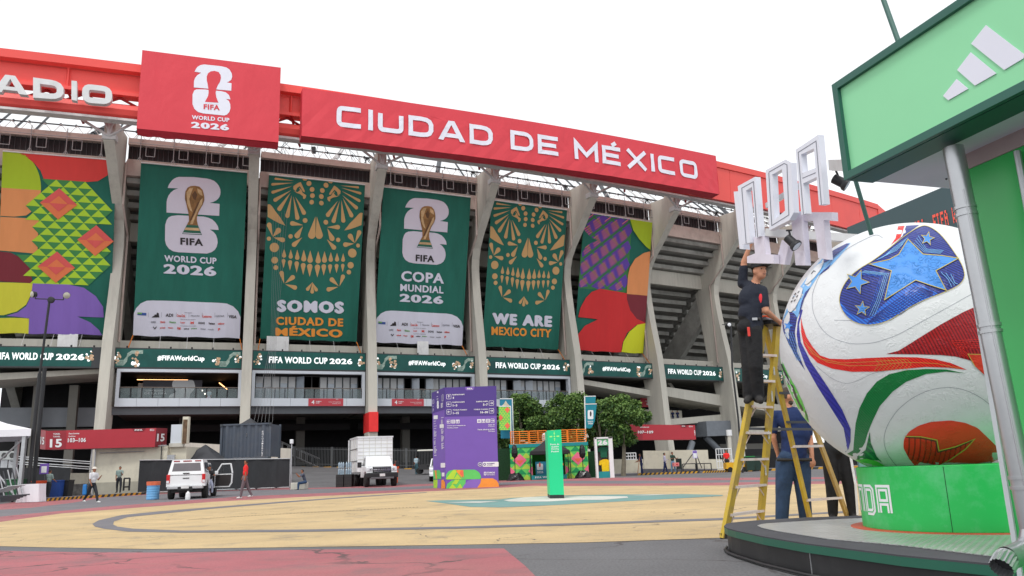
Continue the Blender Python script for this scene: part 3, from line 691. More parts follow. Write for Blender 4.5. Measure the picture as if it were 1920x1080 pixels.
# skull banners
def skull(art, q):
    A_ = zoomtf(q, 420, 240, 5.4); B_ = zoomtf(q, 460, 420, 3.375)
    ar = .60
    def both(pts, tf):
        P = [tf(*p) for p in pts]; art.poly(GOLDP, P, 1); art.poly(GOLDP, [(1.0 - s - .008, t) for s, t in P], 1)
    for t in ((700, 548, 515, 530, 11), (692, 568, 485, 585, 13), (682, 600, 488, 662, 15), (672, 640, 512, 738, 19), (665, 665, 555, 825, 22), (676, 690, 635, 892, 22), (692, 700, 735, 912, 21), (712, 705, 800, 862, 21)): both(drop(*t), A_)
    both([(693, 630), (693, 600), (735, 572), (765, 560), (806, 645), (806, 660), (790, 655), (757, 600), (730, 618), (716, 650)], A_)
    both([(695, 645), (735, 660), (760, 640), (748, 612), (775, 640), (785, 665), (822, 690), (818, 712), (805, 726), (790, 724), (790, 700), (760, 678), (730, 668)], A_)
    for c in ((848, 573, 25), (880, 632, 24), (884, 693, 24), (877, 757, 23)): both(circ(*c), A_)
    both([(778, 524), (835, 530), (820, 545), (795, 545)], A_)
    both([(437, 780), (460, 782), (480, 800), (515, 850), (560, 905), (615, 990), (560, 970), (500, 940), (437, 905)], A_)
    both(circ(813, 938, 24), A_); both(drop(795, 985, 685, 967, 23), A_)
    for t in ((170, 80, 148, 8, 15), (170, 82, 206, 42, 17), (175, 85, 233, 100, 15), (360, 15, 324, 73, 17), (356, 84, 306, 128, 15)): both(drop(*t), B_)
    for c in ((147, 93, 13), (283, 77, 14), (181, 147, 29), (184, 226, 21), (191, 272, 15)): both(circ(*c), B_)
    for t in ((245, 372, 228, 306, 14), (250, 370, 298, 333, 15), (252, 375, 313, 397, 14), (424, 364, 393, 408, 11)): both(drop(*t), B_)
    art.poly(GOLDP, [B_(*p) for p in drop(424, 362, 422, 424, 12)], 1)
    def np_(tx, ex): art.poly(GOLDP, [B_(*p) for p in drop(tx, -46, ex, 70, 23)], 1)
    np_(438, 416); np_(446, 463)
    xs = (243, 285, 326, 367, 407, 458, 498, 538, 577, 616); ty = (155, 158, 160, 160, 165, 168, 170, 175, 180, 182); ey = (197, 203, 210, 218, 226, 229, 226, 222, 222, 225)
    for x, a, b, r in zip(xs, ty, ey, (13, 13, 14, 16, 17, 17, 16, 14, 13, 12)): art.poly(GOLDP, [B_(*p) for p in drop(x, a, x, b, r)], 1)
    for x, a, b, r in zip((240, 281, 323, 364, 405, 454, 494, 534, 575, 614), (275, 290, 304, 318, 331, 334, 322, 312, 308, 302), (230, 238, 246, 258, 266, 270, 266, 264, 262, 260), (12, 13, 14, 15, 17, 17, 15, 13, 12, 11)): art.poly(GOLDP, [B_(*p) for p in drop(x, a, x, b, r)], 1)
BQ1 = ((503, 331), (682, 348), (671, 640), (488, 633))
def fill1(art, q):
    skull(art, q)
    textpx(art, LIL, 'SOMOS', 519, 583, 645.5, 560, .035, q, 2, .16)
    textpx(art, ORANGE, 'CIUDAD DE', 517.5, 607, 644.5, 591.5, .035, q, 2, .08); textpx(art, ORANGE, 'M\u00c9XICO', 516.5, 627.5, 643.5, 608.5, .035, q, 2, .09)
cloth(1, BQ1, 'skull_banner', 'green banner with gold skull pattern reading SOMOS CIUDAD DE MEXICO', 'banner', GREEN, fill1, 'green skull banners', u0=1.25, u1=11.15, phase=.2)
BQ3 = ((921, 376), (1057, 390), (1050, 655), (902, 649))
def fill3(art, q):
    skull(art, quadmap(*BQ1))
    textpx(art, LIL, 'WE ARE', 921.5, 605, 1036, 582.5, .045, q, 2, .15)
    textpx(art, ORANGE, 'MEXICO CITY', 920, 626.5, 1035, 609.5, .04, q, 2, .08)
cloth(3, BQ3, 'skull_banner', 'green banner with gold skull pattern reading WE ARE MEXICO CITY', 'banner', GREEN, fill3, 'green skull banners', u0=1.1, u1=11.15, phase=3.3)
# geometric banner on the left
def lim(n, c): return fabm(n, c)
gL = {'lime': lim('banner_lime', K(170, 196, 44, .9)), 'red': lim('banner_red', K(214, 66, 62, .9)), 'or': lim('banner_tan_orange', K(224, 146, 92, .9)), 'tri': lim('banner_leaf_green', K(66, 134, 74, .9)), 'lim2': lim('banner_bright_lime', K(172, 208, 54, .9)),
      'pink': lim('banner_rose', K(218, 92, 88, .9)), 'mar': lim('banner_maroon', K(124, 44, 54, .9)), 'yel': lim('banner_yellow', K(212, 208, 64, .9)), 'pur': lim('banner_purple', K(132, 102, 184, .9)), 'dor': lim('banner_deep_orange', K(226, 122, 78, .9))}
def arc(cx, cy, rx, ry, a0, a1, n=14): return [(cx + rx * cos(radians(a0 + (a1 - a0) * i / n)), cy + ry * sin(radians(a0 + (a1 - a0) * i / n))) for i in range(n + 1)]
BQm = ((6, 290), (220, 306), (203, 627), (-8, 624))
def fillm(art, q):
    # authored on the unrolled cloth: x 0..1 to the right, y 0..1 down
    P = lambda m, pts, l=1: art.poly(gL[m], pts, l)
    # big two made of a triangle pattern on green
    P('lime', [(0, 0), (.12, 0)] + arc(.12, .2, .22, .2, -90, 0)[1:] + [(.34, .2), (0, .2)])
    P('red', [(.13, .0), (1.0, .0), (1.0, .0), (.985, .02)] + [(.97, .05), (.92, .09), (.84, .125), (.74, .135), (.36, .135), (.33, .09), (.27, .05), (.2, .02)], 1)
    P('or', [(0, .2), (.34, .2), (.33, .26), (.29, .31), (.22, .345), (.12, .355), (0, .355)], 1)
    P('or', [(0, .36), (.33, .36), (.33, .555), (0, .545)], 1)
    P('mar', [(0, .55), (.1, .555), (.2, .585), (.27, .64), (.3, .72), (0, .715)], 1)
    P('yel', [(0, .72), (.3, .72), (.29, .78), (.25, .84), (.17, .88), (.06, .90), (0, .90)], 1)
    P('yel', [(0, .915), (.28, .915), (.28, 1), (0, 1)], 1)
    P('pur', [(.3, .72), (.62, .72), (.75, .735), (.86, .78), (.93, .84), (.94, .90), (.7, .90), (.82, .93), (.9, .97), (.93, 1), (.28, 1), (.28, .915), (.08, .905), (.18, .885), (.25, .85), (.29, .79)], 2)
    # triangle field, clipped to two stacked lobes
    def inside(x, y):
        if y < .36: 
            return (x > .18 and y > .135 and ((x - .62) / .34) ** 2 + ((y - .36) / .225) ** 2 < 1 and not (x < .34 and y < .2)) or (y > .135 and .36 < x < .62) or (.22 < x <= .4 and y > .3 - (x - .2) * .6)
        return (x > .33 and ((x - .60) / .37) ** 2 + ((y - .54) / .19) ** 2 < 1) or (.33 < x < .6) and y < .72 or (.2 < x <= .34 and y > .56 and (y - .56) > .0 and x > .14 + (y - .55) * 1.0 and y < .72 and x > .3 - (0.72 - y) * .8)
    rows = 15; h = (.72 - .135) / rows; w = .128
    for r in range(rows):
        y0 = .135 + r * h; off = (r % 2) * w / 2
        for c in range(-1, 9):
            x0 = .15 + c * w + off
            tri_up = [(x0, y0 + h), (x0 + w, y0 + h), (x0 + w / 2, y0)]; dn = [(x0 + w / 2, y0), (x0 + 1.5 * w, y0), (x0 + w, y0 + h)]
            if inside(x0 + w / 2, y0 + h * .6): art.poly(gL['lim2'], tri_up, 2)
            if inside(x0 + w, y0 + h * .4): art.poly(gL['tri'], dn, 2)
    for cx, cy in ((.5, .27), (.84, .465), (.5, .625)):
        k_ = .165; hh = .088
        art.poly(gL['pink'], [(cx - k_, cy), (cx, cy - hh), (cx + k_, cy), (cx, cy + hh)], 3)
        art.poly(gL['dor'], [(cx - k_, cy), (cx + k_, cy), (cx, cy + hh)], 4); art.poly(gL['dor'], [(cx - k_ * .5, cy), (cx, cy - hh * .5), (cx + k_ * .5, cy)], 4); art.poly(gL['pink'], [(cx - k_ * .5, cy), (cx + k_ * .5, cy), (cx, cy + hh * .5)], 5)
cloth(-1, BQm, 'pattern_banner', 'green banner with lime triangles, orange, maroon, yellow and purple shapes at the left edge', 'banner', GREEN, fillm, u0=2.5, u1=12.0, phase=4)
# geometric banner on the right
g5g = lim('banner_moss', K(60, 124, 70, .9)); g5p = lim('banner_violet', K(96, 66, 160, .9)); g5m = lim('banner_magenta', K(150, 56, 120, .9)); g5t = lim('banner_salmon', K(222, 140, 120, .9))
def fill4(art, q):
    P = lambda m, pts, l=1: art.poly(m, pts, l)
    Z = zoomtf(q, 1040, 340, 5.4); 
    art.poly(g5g, [(.12, 0), (.7, 0), (.7, .55), (.0, .55), (0, .12)], 1)
    w = .255; h = .125
    for r in range(-1, 9):
        for c in range(-1, 4):
            cx = .02 + c * w + (r % 2) * w / 2; cy = .02 + r * h / 2 * 1.02
            if cx > .74 or cy > .53 or cx < -.02: continue
            dm = [(cx, cy - h * .42), (cx + w * .42, cy), (cx, cy + h * .42), (cx - w * .42, cy)]
            dm = [(min(max(x, .0), .71), min(max(y, 0.0), .545)) for x, y in dm]; art.poly(g5p, dm, 2)
            for i in range(4):
                ox = cx - .015 + .012 * i; oy = cy - .036 + .015 * i
                p = [(ox, oy + .012), (ox + .085, oy - .028), (ox + .085, oy - .022), (ox, oy + .018)]
                if all(0.0 < y < .545 and 0 < x < .7 for x, y in p): art.poly(g5t, p, 3)
                p2 = [(x, y + .0062) for x, y in p]
                if all(0.0 < y < .545 and 0 < x < .7 for x, y in p2): art.poly(g5m, p2, 3)
    P(gL['lime'], [(.66, 0), (1, 0), (1, .21), (.93, .19), (.82, .14), (.72, .08)], 4)
    P(gL['or'], [(1, .22), (.9, .24), (.78, .29), (.71, .36), (.69, .42), (.69, .56), (1, .56)], 4)
    P(lim('banner_full_red', K(206, 48, 50, .9)), [(.3, .54), (.69, .555), (.7, .6), (.76, .68), (.86, .74), (1, .765), (1, .77), (.86, .79), (.74, .85), (.68, .93), (.67, 1), (.0, 1), (.0, .95), (.04, .88), (.12, .82), (.3, .765), (.02, .76), (.04, .69), (.1, .62), (.18, .57)], 4)
    P(gL['mar'], [(.69, .56), (1, .56), (1, .765), (.86, .74), (.76, .68), (.71, .61)], 4)
    P(lim('banner_acid', K(212, 216, 46, .9)), [(1, .77), (.88, .785), (.77, .84), (.69, .92), (.67, 1), (1, 1)], 5)
    P(GREEN, [(0, .12), (.1, .17), (.22, .19), (.12, .215), (.05, .25), (0, .3)], 4)
BQ4 = ((1101, 398), (1209.5, 412), (1207, 663), (1077, 657))
cloth(4, BQ4, 'pattern_banner', 'banner with purple diamonds above red, orange, maroon and yellow shapes', 'banner', GREEN, fill4, u0=1.15, u1=11.6, phase=5)

# ---- LED boards
ledt = M('led_teal', K(10, 84, 78, 1.1), .5, emit=.25, var=.35, vs=.35); ledw = M('led_white', (.85, .88, .88), .5, emit=.75); ledgold = M('led_gold', K(190, 160, 130), .5, emit=.3, var=.6, vs=5); ledsil = M('led_silver', K(140, 160, 150), .5, emit=.3, var=.5, vs=6)
ledd = M('led_dark_teal', K(16, 62, 62, .9), .5, emit=.25)
def led(k, kind, idx):
    n = bn(k); u0, u1 = .46, 11.85
    lb = ['third', 'x']
    names = {-1: 'teal screen reading FIFA WORLD CUP 2026 above the ramp at the left edge', 0: 'teal screen reading #FIFAWorldCup under the left sponsor banner', 1: 'teal screen reading FIFA WORLD CUP 2026 under the SOMOS skull banner', 2: 'teal screen reading #FIFAWorldCup under the COPA MUNDIAL banner',
             3: 'teal screen reading FIFA WORLD CUP 2026 under the WE ARE skull banner', 4: 'teal screen reading #FIFAWorldCup under the purple and red banner', 5: 'teal screen reading FIFA WORLD CUP 2026 in the bay without a banner', 6: 'teal screen partly hidden behind the man on the ladder', 7: 'teal screen just visible between the ladder and the giant ball'}
    root = empty('display_board', BF(k, 6, 11.45, 325), 0, names.get(k, 'teal screen at the far right behind the giant ball'), 'screen', 'teal display boards between the fins')
    mb = MB(); mb.hexa([BF(k, u, z, r) for z in (11.45, 13.4) for u, r in ((u0, 324.8), (u0, 325.0), (u1, 325.0), (u1, 324.8))][:4] + [BF(k, u, 13.4, r) for u, r in ((u0, 324.8), (u0, 325.0), (u1, 325.0), (u1, 324.8))], M('screen_cabinet', (.05, .055, .06), .5))
    for j in range(6): mb.box(BF(k, u0 + 1 + j * 1.9, 13.5, 324.9), (.12, .12, .16), black)
    mb.link('cabinet', root)
    a = Art(lambda x, y, l: BF(k, x, y, 325.0) + n * (.012 * l + .004)); 
    a.rect(ledt, u0 + .1, 11.58, u1 - (.1 if k >= 0 else 1.0), 13.3, 1)
    def orn(cx, cy, s, sd):
        rr = random.Random(sd)
        for i in range(15):
            an = rr.uniform(0, 6.28); d = rr.uniform(.1, .62) * s; a.poly(ledgold if i % 3 else ledw, circ(cx + cos(an) * d * .6, cy + sin(an) * d, rr.uniform(.06, .17) * s, 7), 2 + i % 3)
    if kind:
        sh = 0 if k > -1 else -.15; x0_ = 2.05 if k > -1 else 3.15; a.text(ledw, 'FIFA WORLD CUP', x0_, 12.14, 7.85 + sh, 12.8, 4, .055); a.text(ledw, '2026', 8.05 + sh, 12.16, 10.4 + sh, 12.74, 4, .07)
        if k > -1: orn(u0 + .55, 12.4, 1, k)
        orn(u1 - (1.15 if k == -1 else .6), 12.4, 1.0, k + 9)
        for j in range(3): a.poly(ledd, circ(1.9 + j * .4, 12.4, .6 - j * .15, 12), 2)
    else:
        a.text(ledw, '#FIFAWorldCup', 4.15, 12.1, 8.35, 12.72, 4, .06)
        for sx in (u0 + .1, u1 - 2.2):
            for j in range(5):
                o = j * .11; a.strip(ledsil, [(sx + .1, 11.75 + o), (sx + .7, 11.75 + o), (sx + .95, 12.1 + o), (sx + 1.0, 12.5 + o * .8), (sx + 1.35, 12.85 + o * .6), (sx + (2.0 if sx > 5 else 2.3), 12.88 + o * .6)], .07, 2)
            orn(sx + (1.8 if sx < 5 else -.1), 12.3, 1.1, k + int(sx)); orn(sx + (.15 if sx < 5 else 1.75), 12.4, .8, k + 3 + int(sx))
    a.build('screen', root)
for k in range(-1, 9): led(k, k % 2 != 0, k)

# ---- the square sign with the emblem
sq = empty('emblem_sign', BF(0, 8, 31.2, 335.4), 0, 'big square red sign with white 26 emblem and trophy outline on the roof beam', 'sign')
n0 = bn(0); ua, ub = 2.02, 14.02
mb = MB(); mb.hexa([BF(0, ua, 31.2, 334.4), BF(0, ua, 31.2, 335.5), BF(0, ub, 31.3, 335.5), BF(0, ub, 31.3, 334.4), BF(0, ua, 38.75, 334.3), BF(0, ua, 38.75, 335.5), BF(0, ub, 38.9, 335.5), BF(0, ub, 38.9, 334.3)], signred)
mb.link('face', sq)
q = quadmap((266.7, 94), (527.4, 126.5), (522, 266), (257, 241.5))
a = Art(lambda s, t, l: BF(0, ua + (ub - ua) * s, 38.75 + .15 * s + (-7.57 - .03 * s) * t, 335.5) + n0 * (.012 * l + .01))
zz = zoomtf(q, 0, 80, 3.375)
TWO = [(1233, 185), (1240, 170), (1250, 155), (1270, 143), (1295, 139), (1400, 150), (1435, 158), (1455, 172), (1468, 195), (1471, 215), (1465, 235), (1452, 246), (1437, 252), (1467, 258), (1465, 305), (1228, 285), (1229, 245), (1236, 225), (1250, 207), (1275, 192)]
SIX = [(1230, 305), (1245, 297), (1300, 298), (1400, 308), (1430, 315), (1450, 332), (1460, 360), (1432, 357), (1450, 370), (1458, 390), (1460, 415), (1452, 440), (1438, 455), (1420, 461), (1290, 449), (1255, 440), (1232, 420), (1220, 390), (1220, 330)]
CUPO = [(1310, 215), (1318, 195), (1335, 183), (1360, 180), (1385, 187), (1397, 205), (1400, 225), (1393, 250), (1380, 270), (1370, 295), (1366, 320), (1370, 345), (1384, 381), (1298, 376), (1318, 340), (1322, 315), (1320, 290), (1315, 262), (1310, 240)]
Lw = M('sign_white', K(226, 226, 238, .95), .6, var=.03)
a.poly(Lw, TWO, 1, zz); a.poly(Lw, SIX, 1, zz); a.poly(signred, CUPO, 2, zz); a.poly(Lw, [(1298, 381), (1384, 388), (1384, 392), (1298, 385)], 2, zz)
textpx(a, signred, 'FIFA', 1290, 422, 1392, 390, .07, zz, 3, .06)
textpx(a, Lw, 'WORLD CUP', 1216, 486, 1453, 460, .07, zz, 2, .06); textpx(a, Lw, '2026', 1211, 540, 1451, 500, .07, zz, 2, .1)
a.build('emblem_print', sq)
mb = MB(); rr_ = random.Random(2); N_ = 26
for j in range(N_):
    s0, s1 = j / N_, (j + 1) / N_; h0 = .55 + .25 * (j < 7) * sin(j * .9) ** 2; h1 = .55 + .25 * (j + 1 < 7) * sin((j + 1) * .9) ** 2
    U = lambda s: ua + (ub - ua) * s
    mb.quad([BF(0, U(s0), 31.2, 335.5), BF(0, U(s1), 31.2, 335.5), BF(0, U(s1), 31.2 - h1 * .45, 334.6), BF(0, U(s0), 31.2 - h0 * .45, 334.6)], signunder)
mb.link('loose_lower_edge', sq)
# ---- the long CIUDAD DE MEXICO sign, following the beam
KS0, KS1 = 1.265, 5.135; rl = lambda k: 335.5 + (k - 1.28) / 3.98 * 1.4
ls = empty('city_sign', S(3.2, 335, 32.2), 0, 'long red fabric sign reading CIUDAD DE MEXICO along the roof beam', 'sign')
def fL(k, z, l):
    w = 0
    if z < 36: w = .05 * sin(k * 23) * (36 - z) / 4 + .03 * sin(k * 61 + z * 2)
    return S(k, rl(k) + w + .035 * l, z)
ga = ([KS0 + (KS1 - KS0) * i / 60 for i in range(1, 60)], [33, 34, 35, 36])
a = Art(fL, ga); a.rect(signred, KS0, 32.25, KS1, 37.15, 0); a.build('fabric', ls)
mb = MB()
for j in range(30):
    k0 = KS0 + (KS1 - KS0) * j / 30; k1 = KS0 + (KS1 - KS0) * (j + 1) / 30
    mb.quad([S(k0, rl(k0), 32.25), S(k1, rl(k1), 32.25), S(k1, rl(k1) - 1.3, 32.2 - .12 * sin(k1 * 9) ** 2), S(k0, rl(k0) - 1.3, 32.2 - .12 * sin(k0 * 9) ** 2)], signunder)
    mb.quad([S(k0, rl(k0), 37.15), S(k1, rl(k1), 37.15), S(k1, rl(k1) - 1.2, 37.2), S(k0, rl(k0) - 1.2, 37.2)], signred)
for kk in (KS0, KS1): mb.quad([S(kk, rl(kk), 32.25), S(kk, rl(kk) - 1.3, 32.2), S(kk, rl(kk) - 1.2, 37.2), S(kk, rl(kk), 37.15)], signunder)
mb.link('fabric_return', ls)
sc_ = 12.7
a = Art(lambda x, z, l: fL(x / sc_, z, l), ([c * sc_ for c in ga[0]], ga[1]))
for wd_, ka, kb in (('CIUDAD', 1.52, 2.785), ('DE', 2.945, 3.405), ('M\u00c9XICO', 3.545, 4.88)): stroke_word(a, Lw, wd_, ka * sc_, 33.62, kb * sc_, 35.78, .46, 2, .2)
a.build('lettering', ls)
# ---- ...ADIO letters (solid, white)
let = empty('stadium_name', S(-.6, 334.6, 33.9), 0, 'white solid letters ending in ADIO fixed in front of the salmon roof beam', 'sign')
letm = M('letter_white', (.7, .71, .72), .4, var=.05, dirt=(.4, .4, .4), dscale=.6, damt=.3)
def solid_strokes(P3, polys, depth, m, parent, name='letter'):
    mb = MB()
    for P, w, cl in polys:
        vs, fs = ribbon(P, w, cl); A = [P3(*p) for p in vs]; Bk = [P3(*p) + depth for p in vs]; n = len(vs); h = n // 2
        mb.add(A, fs, m); mb.add(Bk, [tuple(reversed(f)) for f in fs], m)
        seg = h if cl else h - 1
        for i in range(seg):
            j = (i + 1) % h; mb.quad([A[i], A[j], Bk[j], Bk[i]], m); mb.quad([A[h + i], A[h + j], Bk[h + j], Bk[h + i]], m)
        if not cl:
            mb.quad([A[0], A[h], Bk[h], Bk[0]], m); mb.quad([A[h - 1], A[2 * h - 1], Bk[2 * h - 1], Bk[h - 1]], m)
    return mb.link(name, parent)
for ch, (xa, ya, yb, xb, yc, yd) in {'A': (-14, 137, 171, 52, 145, 178), 'D': (62, 145, 183, 119, 153, 187), 'I': (134, 151, 187, 144, 152, 189), 'O': (154, 156, 192, 210, 163, 196)}.items():
    kk = {'A': -1.3, 'D': -.85, 'I': -.6, 'O': -.35}[ch]; nr = (S(kk, 1, 0) - V((SCX, SCY, 0))).normalized(); p0 = S(kk, 334.9, 0)
    TL, BL_, TR, BR = (onp(xa, ya, p0, nr), onp(xa, yb, p0, nr), onp(xb, yc, p0, nr), onp(xb, yd, p0, nr)); Wd = (BR - BL_).length; Hh = (TL - BL_).length; th = .62
    f3 = lambda x, y, TL=TL, BL_=BL_, TR=TR, BR=BR, Wd=Wd, Hh=Hh: BL_.lerp(BR, x / Wd).lerp(TL.lerp(TR, x / Wd), y / Hh)
    pl = []
    if ch == 'I': pl.append(([(Wd / 2, 0), (Wd / 2, Hh)], Wd, False))
    elif ch == 'A':
        mb = MB()
        for P in a_polys(0, Wd, 0, Hh, .6): mb.prism([f3(*p) for p in P], -nr * .55, letm)
        mb.link('letter', let); continue
    else:
        th = .52
        for pts, cl in GL[ch]:
            P = [(th / 2 + u * (Wd - th), th / 2 + v * (Hh - th)) for u, v in pts]
            if ch in 'O': P = rnd(P, .5, bool(cl))
            pl.append((P, th, bool(cl)))
    solid_strokes(f3, pl, -nr * .55, letm, let)
# added white sheets that stand for sky glimpses in the concourse openings
for i, (k, ua_, ub_) in enumerate(((-1, 7.6, 9.3), (1, 1.9, 4.1), (2, 5.6, 6.9), (-1, 9.7, 10.2))):
    mb = MB(); n_ = 8
    for j in range(n_):
        a_, b_ = ua_ + (ub_ - ua_) * j / n_, ua_ + (ub_ - ua_) * (j + 1) / n_
        mb.quad([BF(k, a_, 13.5, 323.6 + .02 * (j % 2)), BF(k, b_, 13.5, 323.6 + .02 * ((j + 1) % 2)), BF(k, b_, 15.1, 323.6 + .02 * ((j + 1) % 2)), BF(k, a_, 15.1, 323.6 + .02 * (j % 2))], M('sky_glimpse_white', (.85, .85, .85), .7, emit=0))
    if i < 3: mb.thing('sky_glimpse_sheet', BF(k, (ua_ + ub_) / 2, 13.5, 323.6), ('white sheet standing for a sky glimpse above the screen at the left edge', 'white sheet standing for a sky glimpse under the SOMOS banner', 'small white sheet standing for a sky glimpse under the COPA MUNDIAL banner')[i], 'tarp')
# ================================================================== GROUND
FLO, FHI = .72, 1.22
def ground_mat(name, col, wear=.0, crack=0.0, var=.12, rough=.85, csc=.5):
    m = M(name, col, rough, var=var, vs=.35, bump=.35, bs=60); n = m.node_tree; N = n.nodes; L = n.links; b = N['Principled BSDF']
    src = b.inputs['Base Color'].links[0].from_socket; tc = N.new('ShaderNodeTexCoord')
    base = src; asphalt = (.125, .125, .13, 1)
    fine = N.new('ShaderNodeTexNoise'); fine.inputs['Scale'].default_value = 40; fine.inputs['Detail'].default_value = 3; L.new(tc.outputs['Object'], fine.inputs['Vector'])
    fr = N.new('ShaderNodeMapRange'); fr.inputs[1].default_value = .3; fr.inputs[2].default_value = .7; fr.inputs[3].default_value = FLO; fr.inputs[4].default_value = FHI; L.new(fine.outputs[0], fr.inputs[0])
    fm = N.new('ShaderNodeVectorMath'); fm.operation = 'SCALE'; L.new(base, fm.inputs[0]); L.new(fr.outputs[0], fm.inputs['Scale']); base = fm.outputs[0]
    if wear:
        a = N.new('ShaderNodeTexNoise'); a.inputs['Scale'].default_value = 1.1; a.inputs['Detail'].default_value = 10; a.inputs['Roughness'].default_value = .75; L.new(tc.outputs['Object'], a.inputs['Vector'])
        r = N.new('ShaderNodeMapRange'); r.inputs[1].default_value = .60 - wear * .1; r.inputs[2].default_value = .74; r.inputs[4].default_value = .75; L.new(a.outputs[0], r.inputs[0])
        mx = N.new('ShaderNodeMix'); mx.data_type = 'RGBA'; L.new(r.outputs[0], mx.inputs[0]); L.new(base, mx.inputs[6]); mx.inputs[7].default_value = asphalt; base = mx.outputs[2]
        # long tyre-like streaks
        mp = N.new('ShaderNodeMapping'); mp.inputs['Scale'].default_value = (.3, .9, 1); mp.inputs['Rotation'].default_value = (0, 0, .25); L.new(tc.outputs['Object'], mp.inputs[0])
        a2 = N.new('ShaderNodeTexNoise'); a2.inputs['Scale'].default_value = 1.0; a2.inputs['Detail'].default_value = 9; a2.inputs['Distortion'].default_value = 1.2; L.new(mp.outputs[0], a2.inputs['Vector'])
        r2 = N.new('ShaderNodeMapRange'); r2.inputs[1].default_value = .5; r2.inputs[2].default_value = .75; r2.inputs[4].default_value = .22; L.new(a2.outputs[0], r2.inputs[0])
        m2 = N.new('ShaderNodeMix'); m2.data_type = 'RGBA'; L.new(r2.outputs[0], m2.inputs[0]); L.new(base, m2.inputs[6]); m2.inputs[7].default_value = (.3, .25, .18, 1); base = m2.outputs[2]
    if crack:
        d = N.new('ShaderNodeTexNoise'); d.inputs['Scale'].default_value = 1.4; d.inputs['Detail'].default_value = 6; L.new(tc.outputs['Object'], d.inputs['Vector'])
        ad_ = N.new('ShaderNodeVectorMath'); ad_.operation = 'SCALE'; ad_.inputs['Scale'].default_value = .9; L.new(d.outputs['Color'], ad_.inputs[0])
        ad2 = N.new('ShaderNodeVectorMath'); ad2.operation = 'ADD'; L.new(tc.outputs['Object'], ad2.inputs[0]); L.new(ad_.outputs[0], ad2.inputs[1])
        v = N.new('ShaderNodeTexVoronoi'); v.feature = 'DISTANCE_TO_EDGE'; v.inputs['Scale'].default_value = csc; L.new(ad2.outputs[0], v.inputs['Vector'])
        cm = N.new('ShaderNodeMath'); cm.operation = 'LESS_THAN'; cm.inputs[1].default_value = .012 * crack; L.new(v.outputs['Distance'], cm.inputs[0])
        g = N.new('ShaderNodeTexNoise'); g.inputs['Scale'].default_value = .6; L.new(tc.outputs['Object'], g.inputs['Vector'])
        gg = N.new('ShaderNodeMapRange'); gg.inputs[1].default_value = .42; gg.inputs[2].default_value = .55; gg.inputs[4].default_value = .8; L.new(g.outputs[0], gg.inputs[0])
        mu = N.new('ShaderNodeMath'); mu.operation = 'MULTIPLY'; L.new(cm.outputs[0], mu.inputs[0]); L.new(gg.outputs[0], mu.inputs[1])
        mx = N.new('ShaderNodeMix'); mx.data_type = 'RGBA'; L.new(mu.outputs[0], mx.inputs[0]); L.new(base, mx.inputs[6]); mx.inputs[7].default_value = (.07, .06, .06, 1); base = mx.outputs[2]
    L.new(base, b.inputs['Base Color']); return m
gA = ground_mat('asphalt', (.15, .148, .155), crack=.6, var=.2, csc=.35)
FLO, FHI = .88, 1.09
gY = ground_mat('ochre_road_paint', K(226, 198, 150, 1.36), wear=.75, crack=.22, csc=.28, var=.2)
gP = ground_mat('worn_pink_road_paint', K(190, 114, 120, 1.3), wear=1.2, crack=1.3, csc=.55, var=.2)
gG = ground_mat('grey_road_band', K(130, 128, 134, 1.3), wear=.1, csc=.4, crack=.3)
gT = ground_mat('teal_road_paint', K(128, 170, 166, 1.3), wear=.5); gW = ground_mat('white_road_paint', K(236, 234, 226, 1.35), wear=.4)
gs = MB(); xs = (-300, -90, -40, 0, 40, 90, 300); ys = (-60, 10, 42, 56, 130, 1500)
for i in range(len(xs) - 1):
    for j in range(len(ys) - 1): gs.quad([(xs[i], ys[j], gz(ys[j])), (xs[i + 1], ys[j], gz(ys[j])), (xs[i + 1], ys[j + 1], gz(ys[j + 1])), (xs[i], ys[j + 1], gz(ys[j + 1]))], gA)
gs.link('ground', kind='structure')
def paint(name, mat, px, layer, holes=None):
    W_ = [gnd(*p) for p in px]; P = [(p.x, p.y) for p in W_]
    a = Art(lambda x, y, l: V((x, y, gz(y) + .004 * l)), ([], [42, 56])); a.poly(mat, P, layer); return a.build(name, kind='structure')
far = [(-60, 951), (0, 945), (60, 938), (200, 920), (440, 913.5), (736, 907.5), (1000, 898), (1350, 896), (1660, 893), (1900, 884)]
r1 = [(-60, 963), (0, 956), (60, 952), (200, 932), (440, 920), (736, 914), (1000, 902), (1350, 900.5), (1660, 897), (1900, 888)]
r2 = [(-60, 976), (0, 969), (60, 963), (200, 950), (440, 931.5), (736, 919.5), (1000, 906.5), (1350, 905), (1660, 901), (1900, 892)]
r3 = [(-60, 986), (0, 979), (115, 963), (246, 953), (401, 941), (607, 930), (814, 921), (1000, 911), (1350, 910.5), (1660, 906), (1900, 897)]
paint('red_road_band', gP, far + r1[::-1], 1); paint('grey_road_band', gG, r1 + r2[::-1], 1); paint('red_road_band', gP, r2 + r3[::-1], 1)
paint('yellow_plaza_paint', gY, r3 + [(1900, 950), (1800, 975), (1660, 990), (1350, 1009), (1100, 1017.5), (860, 1022), (516, 1027), (286, 1030), (100, 1027), (0, 1024.5), (-80, 1021)], 1)
paint('red_plaza_paint', gP, [(-80, 1031), (0, 1033), (150, 1036), (344, 1037), (450, 1034), (573, 1031), (760, 1030), (945, 1029), (962, 1043), (985, 1062), (1003, 1080), (1030, 1110), (-120, 1110)], 1)
